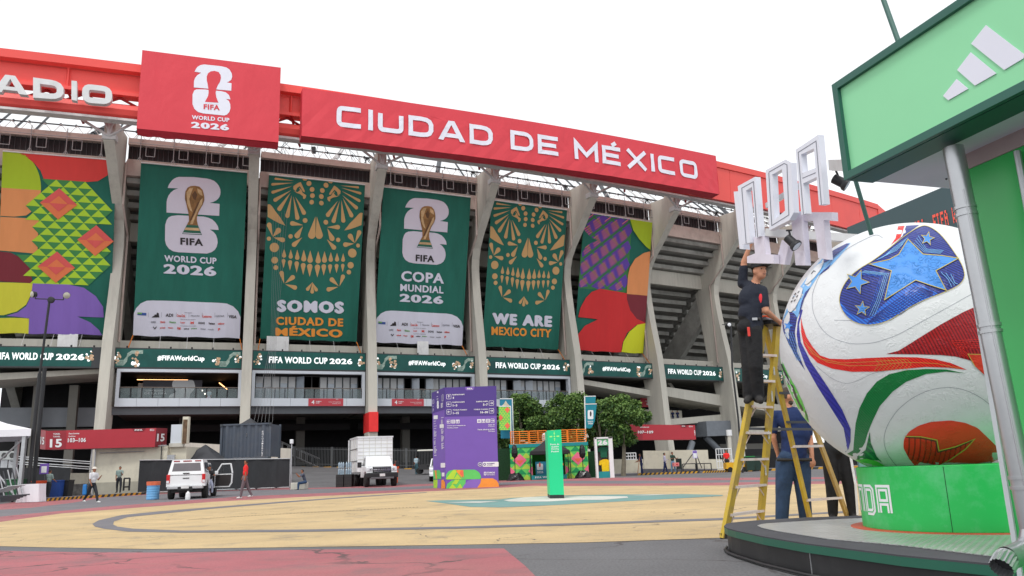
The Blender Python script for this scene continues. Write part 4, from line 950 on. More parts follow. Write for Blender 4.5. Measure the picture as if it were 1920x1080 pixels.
paint('grey_road_loop', gG, [(173, 983), (185, 976), (229, 966), (300, 959), (401, 951), (520, 941.5), (630, 933.5), (730, 927), (800, 923), (800, 924), (730, 928.5), (630, 935.5), (520, 944), (401, 954), (310, 963), (240, 970), (214, 978), (212, 984), (220, 988), (250, 992), (344, 995.5), (573, 993.5), (860, 988), (1100, 981), (1354, 972), (1500, 964), (1600, 958), (1600, 961), (1500, 967), (1354, 976), (1100, 985), (860, 992), (573, 998), (344, 999.5), (240, 997.5), (195, 992), (178, 988)], 2)
paint('teal_road_shape', gT, [(797, 939.5), (850, 938), (935, 937), (960, 934), (1050, 929.5), (1160, 927.5), (1290, 927), (1356, 928.5), (1354, 930.5), (1290, 934), (1140, 942), (1010, 949), (935, 952), (882, 951), (840, 945)], 2)
paint('white_road_shape', gW, [(944, 938.5), (965, 935.5), (985, 933), (1040, 931.5), (1100, 930.5), (1176, 931.5), (1178, 934), (1130, 938), (1080, 938), (1030, 941), (984, 941.5), (955, 941)], 3)
paint('white_road_shape', gW, [(1176, 929.6), (1225, 927.8), (1262, 927.8), (1220, 929.4)], 3); paint('white_road_shape', gW, [(835, 943), (885, 941), (936, 940.5), (900, 943.5)], 3)
st = MB(); gD = M('drain_dark', (.05, .045, .04), .9)
for j in range(66):
    t = j / 65; x = 350 + 430 * t; y = 976 - 24 * t ** .85; p = gnd(x, y); p2 = gnd(x + 2.6, y - .1); w = .18
    st.quad([(p.x, p.y, gz(p.y) + .012), (p2.x, p2.y, gz(p2.y) + .012), (p2.x, p2.y + w, gz(p2.y) + .012), (p.x, p.y + w, gz(p.y) + .012)], gD)
o = st.link('drain_slots', kind='structure')
# ramp behind the truck
rp = MB(); R0 = [gy(545, 57), gy(640, 57), gy(862, 57), gy(925, 57)]; R1 = [aty(545, 874, 84), aty(640, 876, 84), aty(835, 880, 84), aty(925, 884, 80)]
for i in range(3): rp.quad([R0[i], R0[i + 1], R1[i + 1], R1[i]], gA)
rp.quad([R0[0], R1[0], (R1[0].x, R1[0].y, 0)], gA); rp.link('ramp', kind='structure')
kb = MB(); yel = M('kerb_yellow', K(214, 160, 60, 1.1), .8, var=.2); 
for i, x in enumerate((548, 565, 592, 614, 637, 655)):
    c = aty(x, 877, 83.5); kb.box(c, (.75 if i % 2 else .55, .3, .2), yel)
for i, x in enumerate((765, 805, 832)): kb.box(aty(x, 880, 83), (.7, .3, .2), yel)
kb.link('yellow_kerb_block', kind='structure')
# striped kerbs
ky = M('kerb_stripe_yellow', K(212, 158, 50, 1.1), .8, var=.2, dirt=(.2, .15, .1), dscale=2, damt=.5); kd = M('kerb_stripe_black', (.045, .045, .045), .8)
def kerb(px, Y, n, h=.16, w=.3, name='striped_kerb'):
    k_ = MB(); P = [gy(x, y_) for x, y_ in zip(px, Y)]; tot = n
    segs = len(P) - 1; per = n // segs
    for s in range(segs):
        d = (P[s + 1] - P[s])
        for i in range(per):
            a = P[s] + d * (i / per); b = P[s] + d * ((i + .5) / per); c = P[s] + d * ((i + 1) / per); sh = d.normalized() * .12
            for p, q, m in ((a, b, ky), (b, c, kd)):
                k_.hexa([p, q, q + V((0, w, 0)), p + V((0, w, 0)), p + V((0, 0, h)) + sh, q + V((0, 0, h)) + sh, q + V((0, w, h)) + sh, p + V((0, w, h)) + sh], m)
    return k_.link(name, kind='structure')
kerb((78, 160, 268), (46, 49.5, 54), 20); kerb((1196, 1310), (66, 66), 14, name='striped_kerb'); kerb((1318, 1380, 1665), (66, 66, 66), 26, name='striped_kerb')
pv = MB(); P_ = [gy(60, 46.5), gy(160, 49.8), gy(272, 54.3), gy(272, 66), gy(40, 66)]
pv.prism([p + V((0, 0, .14 - gz(p.y) + gz(50))) for p in P_], V((0, 0, -.4)), gG); pv.link('pavement', kind='structure')
pv = MB(); pv.prism([gy(x, y_) + V((0, 0, .13)) for x, y_ in ((1120, 66.3), (1680, 66.3), (1680, 84), (1120, 84))], V((0, 0, -.4)), gG); pv.link('pavement', kind='structure')
# ================================================================== MID-GROUND
cream = M('cream_render', K(214, 208, 190, 1.0), .85, var=.07, vs=.5, dirt=(.32, .3, .26), dscale=.7, damt=.5)
def wallpx(mb, x0, x1, yt0, yt1, Y0, Y1, m, zb=None, th=.3):
    """wall between photo columns x0 and x1 at depths Y0, Y1 whose top is at rows yt0, yt1"""
    a, b = aty(x0, yt0, Y0), aty(x1, yt1, Y1); g0 = (gz(Y0) if zb is None else zb); d = (b - a); d.z = 0; d.normalize(); nn = V((-d.y, d.x, 0)) * th
    mb.hexa([V((a.x, a.y, g0)), V((b.x, b.y, g0)), V((b.x, b.y, g0)) + nn, V((a.x, a.y, g0)) + nn, a, b, b + nn, a + nn], m); return a, b
# booth with the tunnel sign
bo = empty('service_booth', gy(240, 57), 0, 'low cream concrete booth under the red tunnel 15 sign', 'building')
def booth_pts():
    return gy(174, 57), gy(309, 57)
a0, b0 = booth_pts(); dx = (b0 - a0).normalized(); dy = V((-dx.y, dx.x, 0)); zt = aty(240, 838, 57).z; g_ = gz(57)
mb = MB()
def lb(u0, u1, v0, v1, z0, z1, m, mb_=None):
    (mb_ or mb).hexa([a0 + dx * u + dy * v + V((0, 0, z - g_)) for z in (z0, z1) for u, v in ((u0, v0), (u1, v0), (u1, v1), (u0, v1))], m)
L_ = (b0 - a0).length
lb(0, L_, 0, 5, g_ - .2, zt, cream); mb.link('wall', bo)
mb = MB(); lb(-.05, L_ + .9, -.03, .0, g_, g_ + .85, M('booth_plinth', K(168, 164, 150, 1), .85)); mb.link('plinth', bo)
mb = MB(); lb(L_, L_ + 1.2, .35, 4, g_, zt - .1, cream); lb(L_ + .05, L_ + 1.05, .1, .34, zt - .1, zt + .15, conc); lb(L_ + .05, L_ + .8, .3, 1.1, zt + .15, zt + 1.45, alu); mb.link('side_block', bo)
mb = MB(); lb(L_ + .95, L_ + 1.35, .0, .35, zt + .1, zt + 1.95, cream); lb(L_ + 1.0, L_ + 1.3, -.02, 0, zt + .1, zt + 1.75, M('rust_stain', (.16, .1, .06), .9, var=.6, vs=3)); mb.link('rusty_post', bo)
mb = MB(); mb.tube(a0 + V((-.3, -.15, zt - .2)), b0 + V((0, -.15, zt - .15)), .045, galv, 6); mb.tube(a0 + dx * .3 + V((0, -.15, zt - .5)), a0 + dx * 3.4 + V((0, -.15, zt - .48)), .03, galv, 6)
for u in (-.25, .0): mb.tube(a0 + dx * u + V((0, -.1, 0)), a0 + dx * u + V((0, -.1, zt - .2)), .045, galv, 6)
mb.tube(b0 - dx * .35 + V((0, -.12, 1.7)), b0 - dx * .35 + V((0, -.12, zt)), .04, black, 5)
mb.box(b0 + dx * .35 + V((0, -.1, 2.1)), (.5, .2, .9), galv, rz=atan2(dx.y, dx.x)); mb.link('conduit', bo)
ts = empty('tunnel_sign', aty(190, 840, 56.4), 0, 'long red sign box reading TUNEL 15, 103-106 on top of the cream booth', 'sign')
q15 = ((86, 808), (293, 802.5), (290, 838), (85, 843))
A = [onp(x, y, gy(200, 56.3), (0.06, -1, 0)) for x, y in q15]
nS = V((.06, -1, 0)).normalized()
mb = MB(); mb.hexa([A[3], A[2], A[2] - nS * 1.2, A[3] - nS * 1.2, A[0], A[1], A[1] - nS * 1.2, A[0] - nS * 1.2], M('tunnel_sign_red', K(172, 48, 60, .95), .5, var=.05)); mb.link('box', ts)
TLs, BLs = aty(77, 806, 57.8), aty(75, 842, 57.8); TRs, BRs = aty(311, 803, 57.6), aty(309, 837, 57.6); 
dr = M('tunnel_sign_dark_red', K(128, 34, 46, .95), .5); mr_ = M('tunnel_sign_mid_red', K(150, 42, 54, .95), .5)
mb = MB(); mb.hexa([BLs, A[3], A[3] - nS * 1.1, BLs - nS * .3, TLs, A[0], A[0] - nS * 1.1, TLs - nS * .3], mr_); mb.link('left_panel', ts)
mb = MB(); mb.hexa([A[2], BRs, BRs - nS * .3, A[2] - nS * 1.1, A[1], TRs, TRs - nS * .3, A[1] - nS * 1.1], dr); mb.link('right_panel', ts)
def bil(TL, TR, BL, BR, nn): return lambda s, t, l: TL.lerp(TR, s).lerp(BL.lerp(BR, s), t) + nn * (.012 * l)
a = Art(bil(A[0], A[1], A[3], A[2], nS)); a.rect(mr_, 0, 0, .184, 1, 1)
a.text(WHITE, 'T\u00daNEL', .068, .22, .133, .12, 2, .03); a.text(WHITE, 'TUNNEL', .068, .36, .133, .28, 2); a.text(WHITE, '15', .041, .9, .15, .45, 2, .06)
a.text(WHITE, 'Secciones', .208, .22, .304, .13, 2); a.text(WHITE, 'Sections', .208, .36, .27, .28, 2); a.text(WHITE, '103\u2013106', .203, .65, .367, .42, 2, .05)
a.poly(dr, rnd([(.78, 0), (.80, .16), (.885, .16), (.905, 0)], .02, False), 2); a.text(WHITE, 'FIFA', .807, .13, .878, .04, 3, .05); a.text(WHITE, 'MEXICO 26', .945, .15, .985, .04, 3); a.build('print', ts)
a = Art(bil(TLs, A[0], BLs, A[3], (nS + V((-.6, 0, 0))).normalized())); a.text(WHITE, '15', .08, .75, .8, .35, 2, .06); a.build('number', ts)
a = Art(bil(A[1], TRs, A[2], BRs, (nS + V((.6, 0, 0))).normalized())); a.text(WHITE, '15', .15, .72, .92, .3, 2, .06); a.build('number', ts)
# second tunnel sign, right, behind the tree
ts2 = empty('tunnel_sign', aty(1250, 822, 68), 0, 'red sign reading 107-109 partly hidden by the tree on the right', 'sign')
B4 = [aty(1205, 796, 68), aty(1303, 797, 68), aty(1305, 824, 68), aty(1205, 825, 68)]
mb = MB(); mb.hexa([B4[3], B4[2], B4[2] + V((0, 1, 0)), B4[3] + V((0, 1, 0)), B4[0], B4[1], B4[1] + V((0, 1, 0)), B4[0] + V((0, 1, 0))], MATS['tunnel_sign_red']); mb.link('box', ts2)
B5 = [aty(1160, 796, 68), B4[1], B4[2], aty(1160, 826, 68)]
mb = MB(); mb.hexa([B5[3], B4[3], B4[3] + V((0, .9, 0)), B5[3] + V((0, .9, 0)), B5[0], B4[0], B4[0] + V((0, .9, 0)), B5[0] + V((0, .9, 0))], mr_); mb.link('left_panel', ts2)
a = Art(bil(B4[0], B4[1], B4[3], B4[2], V((0, -1, 0)))); a.text(WHITE, '107\u2013109', -.09, .58, .2, .4, 2, .04); a.text(WHITE, 'Secciones', -.05, .2, .12, .12, 2); a.poly(dr, [(.72, 0), (.74, .16), (.83, .16), (.86, 0)], 2); a.text(WHITE, 'FIFA', .75, .13, .81, .04, 3); a.text(WHITE, 'MEXICO 26', .88, .15, .95, .05, 3); a.text(WHITE, '9', .975, .75, .992, .35, 3); a.build('print', ts2)

def person_stub(*a, **k): pass
# black fabric fence
fab = M('black_mesh_fabric', (.028, .03, .034), .75, var=.25, vs=3, stretch=(1, 1, .3), bump=.3, bs=6)
fe = empty('fabric_fence', gy(400, 56), 0, 'black fabric covered fence behind the white pickup and the man in red', 'fence')
FP = [(262, 863, 54.8), (420, 861.5, 56), (544, 860, 56.5)]
for (x0, y0, Y0), (x1, y1, Y1) in zip(FP[:-1], FP[1:]):
    n_ = 10; A_ = aty(x0, y0, Y0); B_ = aty(x1, y1, Y1); mb = MB()
    for i in range(n_):
        p, q_ = A_.lerp(B_, i / n_), A_.lerp(B_, (i + 1) / n_); o1, o2 = (.05 * sin(i * 2.1), .05 * sin((i + 1) * 2.1))
        mb.hexa([V((p.x, p.y + o1, gz(56) + .08)), V((q_.x, q_.y + o2, gz(56) + .08)), V((q_.x, q_.y + o2 + .02, gz(56) + .08)), V((p.x, p.y + o1 + .02, gz(56) + .08)), p + V((0, o1, 0)), q_ + V((0, o2, 0)), q_ + V((0, o2 + .02, 0)), p + V((0, o1 + .02, 0))], fab)
    mb.link('fabric_panel', fe)
    mb = MB(); mb.tube(A_ + V((0, -.04, .0)), B_ + V((0, -.04, .0)), .035, galv, 6); mb.tube(V((A_.x, A_.y, gz(56) + .1)), V((B_.x, B_.y, gz(56) + .1)), .04, galv, 6)
    for i in range(5): p = A_.lerp(B_, i / 4); mb.tube(V((p.x, p.y + .06, gz(56))), p + V((0, .06, .03)), .035, galv if i in (0, 4) else black, 6)
    mb.link('tube_frame', fe)
# shipping containers (upper stands on a lower one)
cont = M('container_blue_grey', K(72, 80, 92, .85), .55, var=.12, vs=.6, dirt=(.12, .12, .12), dscale=1.2, damt=.5)
def container(name, loc, Wd, H, lab, D=2.44):
    r = empty(name, loc, 0, lab, 'container', 'stacked grey containers'); mb = MB(); x0 = loc[0] - Wd / 2; y0 = loc[1]; z0 = loc[2]
    n_ = 26; pts = []
    for i in range(n_ + 1):
        x = x0 + .12 + (Wd - .24) * i / n_; pts.append((x, y0 + (.0 if (i // 2) % 2 else .09)))
    for p, q_ in zip(pts[:-1], pts[1:]): mb.quad([(p[0], p[1], z0 + .15), (q_[0], q_[1], z0 + .15), (q_[0], q_[1], z0 + H - .12), (p[0], p[1], z0 + H - .12)], cont)
    mb.link('corrugated_side', r)
    mb = MB(); 
    for z in (z0 + .08, z0 + H - .06): mb.box((loc[0], y0 + .04, z), (Wd - .3, .14, .12), cont)
    for x in (x0 + .07, x0 + Wd - .07):
        mb.box((x, y0 + .04, z0 + H / 2), (.14, .16, H - .3), cont)
        for z in (z0 + .09, z0 + H - .09): mb.box((x, y0 + .0, z), (.17, .2, .18), M('container_corner', (.05, .06, .07), .6))
        mb.box((x, y0 + D, z0 + H / 2), (.14, .14, H), cont)
    mb.link('frame', r)
    mb = MB(); mb.box((loc[0], y0 + D / 2 + .1, z0 + H - .1), (Wd - .2, D - .3, .06), cont); mb.box((x0 + .05, y0 + D / 2 + .1, z0 + H / 2), (.04, D - .3, H - .3), cont); mb.box((x0 + Wd - .05, y0 + D / 2 + .1, z0 + H / 2), (.04, D - .3, H - .3), cont); mb.link('shell', r); return r
cz = aty(461, 862, 60).z; ct = aty(461, 794, 60).z; cx0, cx1 = aty(414, 800, 60).x, aty(509, 800, 60).x
c1 = container('shipping_container', ((cx0 + cx1) / 2, 60, ct - 2.6), cx1 - cx0, 2.6, 'blue grey corrugated shipping container rising above the black fence')
container('shipping_container', ((cx0 + cx1) / 2, 60, gz(60)), cx1 - cx0, ct - 2.6 - gz(60), 'lower grey container hidden behind the black fence under the other one')
a = Art(lambda x, y, l: V((x, 59.97, y))); 
for j, ch in enumerate('EMCU4120757'): a.text(WHITE, ch, cx0 + 3.05, ct - .7 - j * .17, cx0 + 3.17, ct - .58 - j * .17, 1)
a.text(WHITE, '1', cx0 + 1.9, ct - .95, cx0 + 1.94, ct - .7, 1, .05); a.build('stencil', c1)
# dark canopy tents behind the fence
def tent(name, xl, xr, ye, xp, yp, Y, m, lab, dpt=3.0, legs=True, cat='tent', val=.25, legm=black):
    A_, B_ = aty(xl, ye, Y), aty(xr, ye, Y); z = (A_.z + B_.z) / 2; pk = aty(xp, yp, Y + dpt / 2); pk.x = (A_.x + B_.x) / 2; r = empty(name, ((A_.x + B_.x) / 2, Y, gz(Y)), 0, lab, cat)
    C4 = [V((A_.x, Y, z)), V((B_.x, Y, z)), V((B_.x, Y + dpt, z)), V((A_.x, Y + dpt, z))]; mb = MB()
    for i in range(4):
        p, q_ = C4[i], C4[(i + 1) % 4]; n_ = 6
        for j in range(n_):
            a_, b_ = p.lerp(q_, j / n_), p.lerp(q_, (j + 1) / n_)
            prev = None
            for t in (0, .5, 1):
                zt_ = z + (pk.z - z) * t ** 1.25; L1 = V((a_.x + (pk.x - a_.x) * t, a_.y + (pk.y - a_.y) * t, zt_)); R1_ = V((b_.x + (pk.x - b_.x) * t, b_.y + (pk.y - b_.y) * t, zt_))
                if prev: mb.quad([prev[0], prev[1], R1_, L1] if t < 1 else [prev[0], prev[1], R1_], m)
                prev = (L1, R1_)
        mb.quad([p, q_, q_ - V((0, 0, val)), p - V((0, 0, val))], m)
    mb.link('canopy', r)
    if legs:
        mb = MB()
        for c in C4: 
            mb2 = MB(); mb2.box((c.x, c.y, (z + gz(Y)) / 2 - .05), (.06, .06, z - gz(Y) - .1), legm); mb2.link('leg', r)
    return r
blkc = M('charcoal_canvas', (.05, .052, .06), .8, var=.15)
tent('canopy_tent', 328, 408, 862, 368, 834, 58, blkc, 'dark grey canopy tent peak behind the black fence', 3.2)
tent('canopy_tent', 436, 482, 800, 458, 784, 66, blkc, 'small dark tent peak showing above the container', 2.6)
# low concrete walls behind the fence and at the gate
mb = MB(); wallpx(mb, 336, 545, 829, 841, 72, 72, conc, 0); mb.thing('ramp_wall', gy(440, 72), 'pale concrete ramp wall behind the fence and container', 'wall')
# picket fence at the top of the ramp
pf = empty('picket_fence', aty(690, 878, 84.5), 0, 'dark steel picket fence along the top of the ramp behind the box truck', 'fence')
A_, B_ = aty(546, 874, 84.5), aty(838, 879, 84.5); Ht = 1.95; n_ = 104
pk_ = MB()
for i in range(n_ + 1):
    p = A_.lerp(B_, i / n_)
    if 545 <= i: break
    pk_.box(p + V((0, 0, Ht / 2)), (.045, .045, Ht), M('fence_grey', (.1, .105, .11), .6))
o = pk_.link('pickets', pf, kind='stuff')
for z in (.25, Ht - .2):
    mb = MB(); mb.bar(A_ + V((0, 0, z)), B_ + V((0, 0, z)), .06, .06, M('fence_grey', (0, 0, 0))); mb.link('rail', pf)
for i in range(5):
    p = A_.lerp(B_, .02 + i * .24); mb = MB(); mb.box(p + V((0, .05, Ht / 2)), (.18, .18, Ht + .1), M('fence_grey', (0, 0, 0))); mb.link('post', pf)
# ================================================================== PEOPLE
def SK(n, c): return M(n, c, .6, var=.08, vs=12)
skinA = SK('skin_light', K(196, 140, 112, .95)); skinB = SK('skin_brown', K(150, 98, 72, .95)); hairm = M('hair_dark', (.02, .016, .014), .7, var=.3, vs=30)
def seg_d(p, a, b):
    ab = b - a; t = max(0, min(1, (p - a).dot(ab) / max(1e-9, ab.length_squared))); return (p - a - ab * t).length, t
def build_body(name, parent, caps, ells, voxel, mats, smooth=4):
    """union of tapered capsules and ellipsoids, remeshed into ONE continuous skin; faces take the material of the nearest limb"""
    bm = bmesh.new()
    def sphere(c, r, R=None, sc=(1, 1, 1), seg=14):
        g = bmesh.ops.create_uvsphere(bm, u_segments=seg, v_segments=max(6, seg // 2 + 2), radius=1)
        for v in g['verts']:
            q = V((v.co.x * r * sc[0], v.co.y * r * sc[1], v.co.z * r * sc[2])); v.co = c + (R @ q if R else q)
    for a, b, ra, rb, mi in caps:
        d = b - a; L = d.length
        if L < 1e-5: continue
        q = V((0, 0, 1)).rotation_difference(d.normalized()).to_matrix().to_4x4(); q.translation = (a + b) / 2
        bmesh.ops.create_cone(bm, cap_ends=True, segments=14, radius1=ra, radius2=rb, depth=L, matrix=q); sphere(a, ra); sphere(b, rb)
    for c, r, R, sc, mi in ells: sphere(c, r, R, sc, 18)
    me = bpy.data.meshes.new(name); bm.to_mesh(me); bm.free()
    ob = bpy.data.objects.new(name, me); COL.objects.link(ob)
    md = ob.modifiers.new('r', 'REMESH'); md.mode = 'VOXEL'; md.voxel_size = voxel; md.adaptivity = 0
    ms = ob.modifiers.new('s', 'SMOOTH'); ms.factor = .5; ms.iterations = smooth
    dg = bpy.context.evaluated_depsgraph_get(); dg.update(); m2 = bpy.data.meshes.new_from_object(ob.evaluated_get(dg)); bpy.data.objects.remove(ob)
    m2.materials.clear()
    for m in mats: m2.materials.append(m)
    idx = []
    for p in m2.polygons:
        c = p.center; best = 9; bi = 0
        for a, b, ra, rb, mi in caps:
            d, t = seg_d(c, a, b); d -= (ra + (rb - ra) * t)
            if d < best: best = d; bi = mi
        for e, r, R, sc, mi in ells:
            q = c - e; q = (R.transposed() @ q) if R else q
            d = (V((q.x / sc[0], q.y / sc[1], q.z / sc[2])).length - r) * min(sc)
            if d < best: best = d; bi = mi
        idx.append(bi)
    m2.polygons.foreach_set('material_index', idx); m2.polygons.foreach_set('use_smooth', [True] * len(idx))
    m2.transform(wmat(parent).inverted()); o = bpy.data.objects.new(name, m2); COL.objects.link(o); o.parent = parent; return o
def pose(base, H, face, lean=0, legs=((0, 0), (0, 0)), arms=((0, 10), (0, 10)), hipz=None, spread=.0, turn=0, nod=0):
    """joints of a figure; angles in degrees; legs (thigh forward, knee bend), arms (upper arm forward, elbow bend)"""
    f = V((cos(face), sin(face), 0)); r = V((sin(face), -cos(face), 0)); up = V((0, 0, 1)); D = radians
    hz = hipz
    if hz is None:
        hz = 0
        for th, kn in legs: hz = max(hz, .245 * H * cos(D(th)) + .235 * H * cos(D(th - kn)) + .04 * H)
    J = {}; pel = base + up * (hz + .02 * H); J['pelvis'] = pel; bdir = up * cos(D(lean)) + f * sin(D(lean))
    J['chest'] = pel + bdir * .19 * H; J['neck'] = pel + bdir * .315 * H; J['head'] = J['neck'] + (bdir * .6 + up * .4 + f * sin(D(nod)) * .5).normalized() * .088 * H
    for i, sgn in enumerate((-1, 1)):
        hp = pel + r * (sgn * .052 * H) - up * .02 * H; th, kn = legs[i]
        k_ = hp + (-up * cos(D(th)) + f * sin(D(th)) + r * sgn * spread).normalized() * .245 * H; an = k_ + (-up * cos(D(th - kn)) + f * sin(D(th - kn))) * .235 * H
        J['hip%d' % i], J['knee%d' % i], J['ankle%d' % i] = hp, k_, an; J['toe%d' % i] = an + f * .085 * H - up * .022 * H + r * sgn * .015 * H
        sh = pel + bdir * .285 * H + r * (sgn * .105 * H); ua, eb = arms[i]
        e = sh + (-bdir * cos(D(ua)) + f * sin(D(ua)) + r * sgn * .12).normalized() * .165 * H; w = e + (-bdir * cos(D(ua + eb)) + f * sin(D(ua + eb)) - r * sgn * .05).normalized() * .145 * H
        J['sh%d' % i], J['el%d' % i], J['wr%d' % i] = sh, e, w
    J['f'], J['r'], J['H'] = f, r, H; t = D(turn); J['hf'] = (f * cos(t) + r * sin(t)).normalized(); return J
def person(label, J, shirt, trousers, shoes, skin, hair=hairm, sleeve=True, hat=None, hero=False, group=None, name='person', long=False, hands=None):
    H = J['H']; f, r = J['f'], J['r']; up = V((0, 0, 1)); s = H / 1.75
    base = V((J['pelvis'].x, J['pelvis'].y, min(J['ankle0'].z, J['ankle1'].z) - .07 * s)); root = empty(name, base, 0, label, 'person', group)
    caps = []; ells = []; bd = (J['neck'] - J['pelvis']).normalized(); R = Matrix((r, f, bd)).transposed()
    mats = [skin, shirt, trousers, shoes]
    w = J.get('girth', 1.0)
    caps.append((J['pelvis'], J['chest'], .125 * s * w, .125 * s * w, 1)) if hero else None; lw = J.get('legw', 1.0)
    ells += [(J['pelvis'], 1, R, (.165 * s * w, .115 * s * w, .13 * s), 2), (J['chest'] - bd * .10 * s, 1, R, (.155 * s * w, .115 * s * w * J.get('belly', 1), .17 * s), 1), (J['chest'] + bd * .08 * s, 1, R, (.175 * s * w, .115 * s * w, .18 * s), 1)]
    caps += [(J['sh0'], J['sh1'], .062 * s, .062 * s, 1), (J['neck'] - bd * .05 * s, J['head'], .052 * s, .05 * s, 0)]
    hd = J['head']; hf = J['hf']; hr = V((hf.y, -hf.x, 0)); HR = Matrix((hr, hf, up)).transposed()
    ells += [(hd + up * .012 * s, 1, HR, (.076 * s, .094 * s, .105 * s), 0), (hd + hf * .025 * s - up * .055 * s, 1, HR, (.054 * s, .066 * s, .058 * s), 0)]
    if hero:
        ells += [(hd + hf * .098 * s - up * .018 * s, 1, HR, (.014 * s, .02 * s, .022 * s), 0), (hd + hf * .075 * s + up * .022 * s, 1, HR, (.05 * s, .022 * s, .014 * s), 0), (hd + hf * .078 * s - up * .058 * s, 1, HR, (.024 * s, .016 * s, .012 * s), 0)]
        for q in (-1, 1): ells.append((hd + hr * .078 * s * q - up * .01 * s, 1, HR, (.012 * s, .022 * s, .034 * s), 0))
    for i in (0, 1):
        caps += [(J['hip%d' % i], J['knee%d' % i], .098 * s * w, .074 * s * lw, 2), (J['knee%d' % i], J['ankle%d' % i] + up * .02 * s, .072 * s * lw, (.062 if hero else .054) * s * lw, 2), (J['ankle%d' % i] - up * .02 * s, J['toe%d' % i], .046 * s, .038 * s, 3), (J['ankle%d' % i] + up * .01 * s, J['ankle%d' % i] - up * .03 * s - f * .03 * s, .044 * s, .042 * s, 3)]
        sh, el_, wr = J['sh%d' % i], J['el%d' % i], J['wr%d' % i]; sm = 1 if sleeve else 0
        mid = sh.lerp(el_, .72); caps += [(sh, mid, .062 * s, .054 * s, 1), (mid, el_, .042 * s if not long else .05 * s, .038 * s if not long else .045 * s, 1 if long else 0), (el_, wr, .04 * s, .027 * s, 1 if long else 0)]
        fd = (wr - el_).normalized(); side = fd.cross(f)
        if side.length < .1: side = r.copy()
        side.normalize(); hc = wr + fd * .05 * s
        ells.append((hc, 1, Matrix((side, fd.cross(side).normalized(), fd)).transposed(), (.036 * s, .017 * s, .05 * s), 0)); caps.append((wr - fd * .01, hc, .025 * s, .024 * s, 0))
        if hero:
            nrm = fd.cross(side).normalized(); kn0 = hc + fd * .035 * s
            curl = J.get('curl%d' % i, 1)
            for j, (o, L) in enumerate(((-.027, .07), (-.009, .08), (.009, .076), (.027, .06))):
                a = kn0 + side * o * s; b = a + (fd * cos(.5 * curl) + nrm * sin(.5 * curl)).normalized() * L * .5 * s; c = b + (fd * cos(1.2 * curl) + nrm * sin(1.2 * curl)).normalized() * L * .5 * s
                caps += [(a, b, .0095 * s, .009 * s, 0), (b, c, .009 * s, .0075 * s, 0)]
            a = hc - fd * .015 * s - side * .03 * s; b = a + (fd * .8 - side * .6 + nrm * .4).normalized() * .035 * s; c = b + (fd + nrm * .4).normalized() * .03 * s; caps += [(a, b, .0115 * s, .0105 * s, 0), (b, c, .0105 * s, .009 * s, 0)]
    build_body('body', root, caps, ells, (.0105 if hero else .022) * s, mats, 8 if hero else 2)
    mb = MB()
    if hair:
        n = 14; P = []; 
        for j in range(7):
            th = j / 6 * 1.75
            for i in range(n):
                a = 2 * pi * i / n; back = cos(a); t2 = th * (1.12 if back < 0 else .62)          # higher hairline over the face
                P.append(hd + up * .014 * s + HR @ V((sin(t2) * sin(a) * .083 * s, sin(t2) * cos(a) * .1 * s, cos(t2) * .113 * s)))
        fs = [(j * n + i, j * n + (i + 1) % n, (j + 1) * n + (i + 1) % n, (j + 1) * n + i) for j in range(6) for i in range(n)]
        mb.add(P, fs, hair); mb.link('hair', root, True)
    if hat:
        mb = MB(); mb.lathe(hd + up * .035 * s, [(.1 * s, 0), (.1 * s, .03 * s), (.085 * s, .075 * s), (.04 * s, .1 * s), (.001, .105 * s)], hat, 16, HR); mb.hexa([hd + up * .035 * s + hf * y * s + hr * x * s + up * z * s for z in (0, .012) for x, y in ((-.07, .07), (.07, .07), (.05, .17), (-.05, .17))], hat); mb.link('cap', root, True)
    if hero:
        mb = MB()
        for q in (-1, 1): mb.ball(hd + hf * .086 * s + hr * .03 * s * q + up * .006 * s, .0085 * s, M('eye_dark', (.03, .02, .02), .3), 8)
        mb.link('eyes', root)
        mb = MB(); mb.box(hd + hf * .089 * s - up * .058 * s, (.04 * s, .012 * s, .006 * s), M('lips', (.25, .09, .08), .6), R=HR); mb.link('mouth', root)
    return root, J
def CL(n, c, **k): return M(n, c, .8, var=k.pop('var', .12), vs=4, bump=1, bs=9, **k)
navy = CL('navy_tshirt', (.014, .018, .032)); blackt = CL('black_trousers', (.012, .012, .014)); darkshoe = CL('dark_shoes', (.03, .028, .028)); bluepolo = CL('blue_polo', K(22, 42, 86, .9)); jeans = CL('blue_jeans', K(44, 66, 96, .9), var=.4)
whitet = CL('white_tshirt', (.72, .72, .75)); redt = CL('red_tshirt', K(224, 44, 44, .95)); greyt = CL('grey_trousers', K(104, 92, 98, .95)); whites = CL('white_trainers', (.7, .7, .7)); greys = CL('grey_green_shirt', K(128, 146, 142, .95)); dkt = CL('dark_trousers', (.02, .023, .03)); ltb = CL('light_blue_shirt', K(170, 190, 200, .95)); grj = CL('pale_grey_jogging_trousers', K(160, 166, 186, .95)); orv = CL('orange_vest', K(240, 90, 40, .95)); dbl = CL('dark_blue_shirt', K(34, 44, 84, .95)); lil = CL('lilac_shirt', K(196, 190, 214, .95)); dgr = CL('dark_green_shirt', K(30, 60, 50, .95)); ljean = CL('light_jeans', K(110, 140, 170, .95)); teal_t = CL('teal_trousers', K(60, 90, 100, .95))
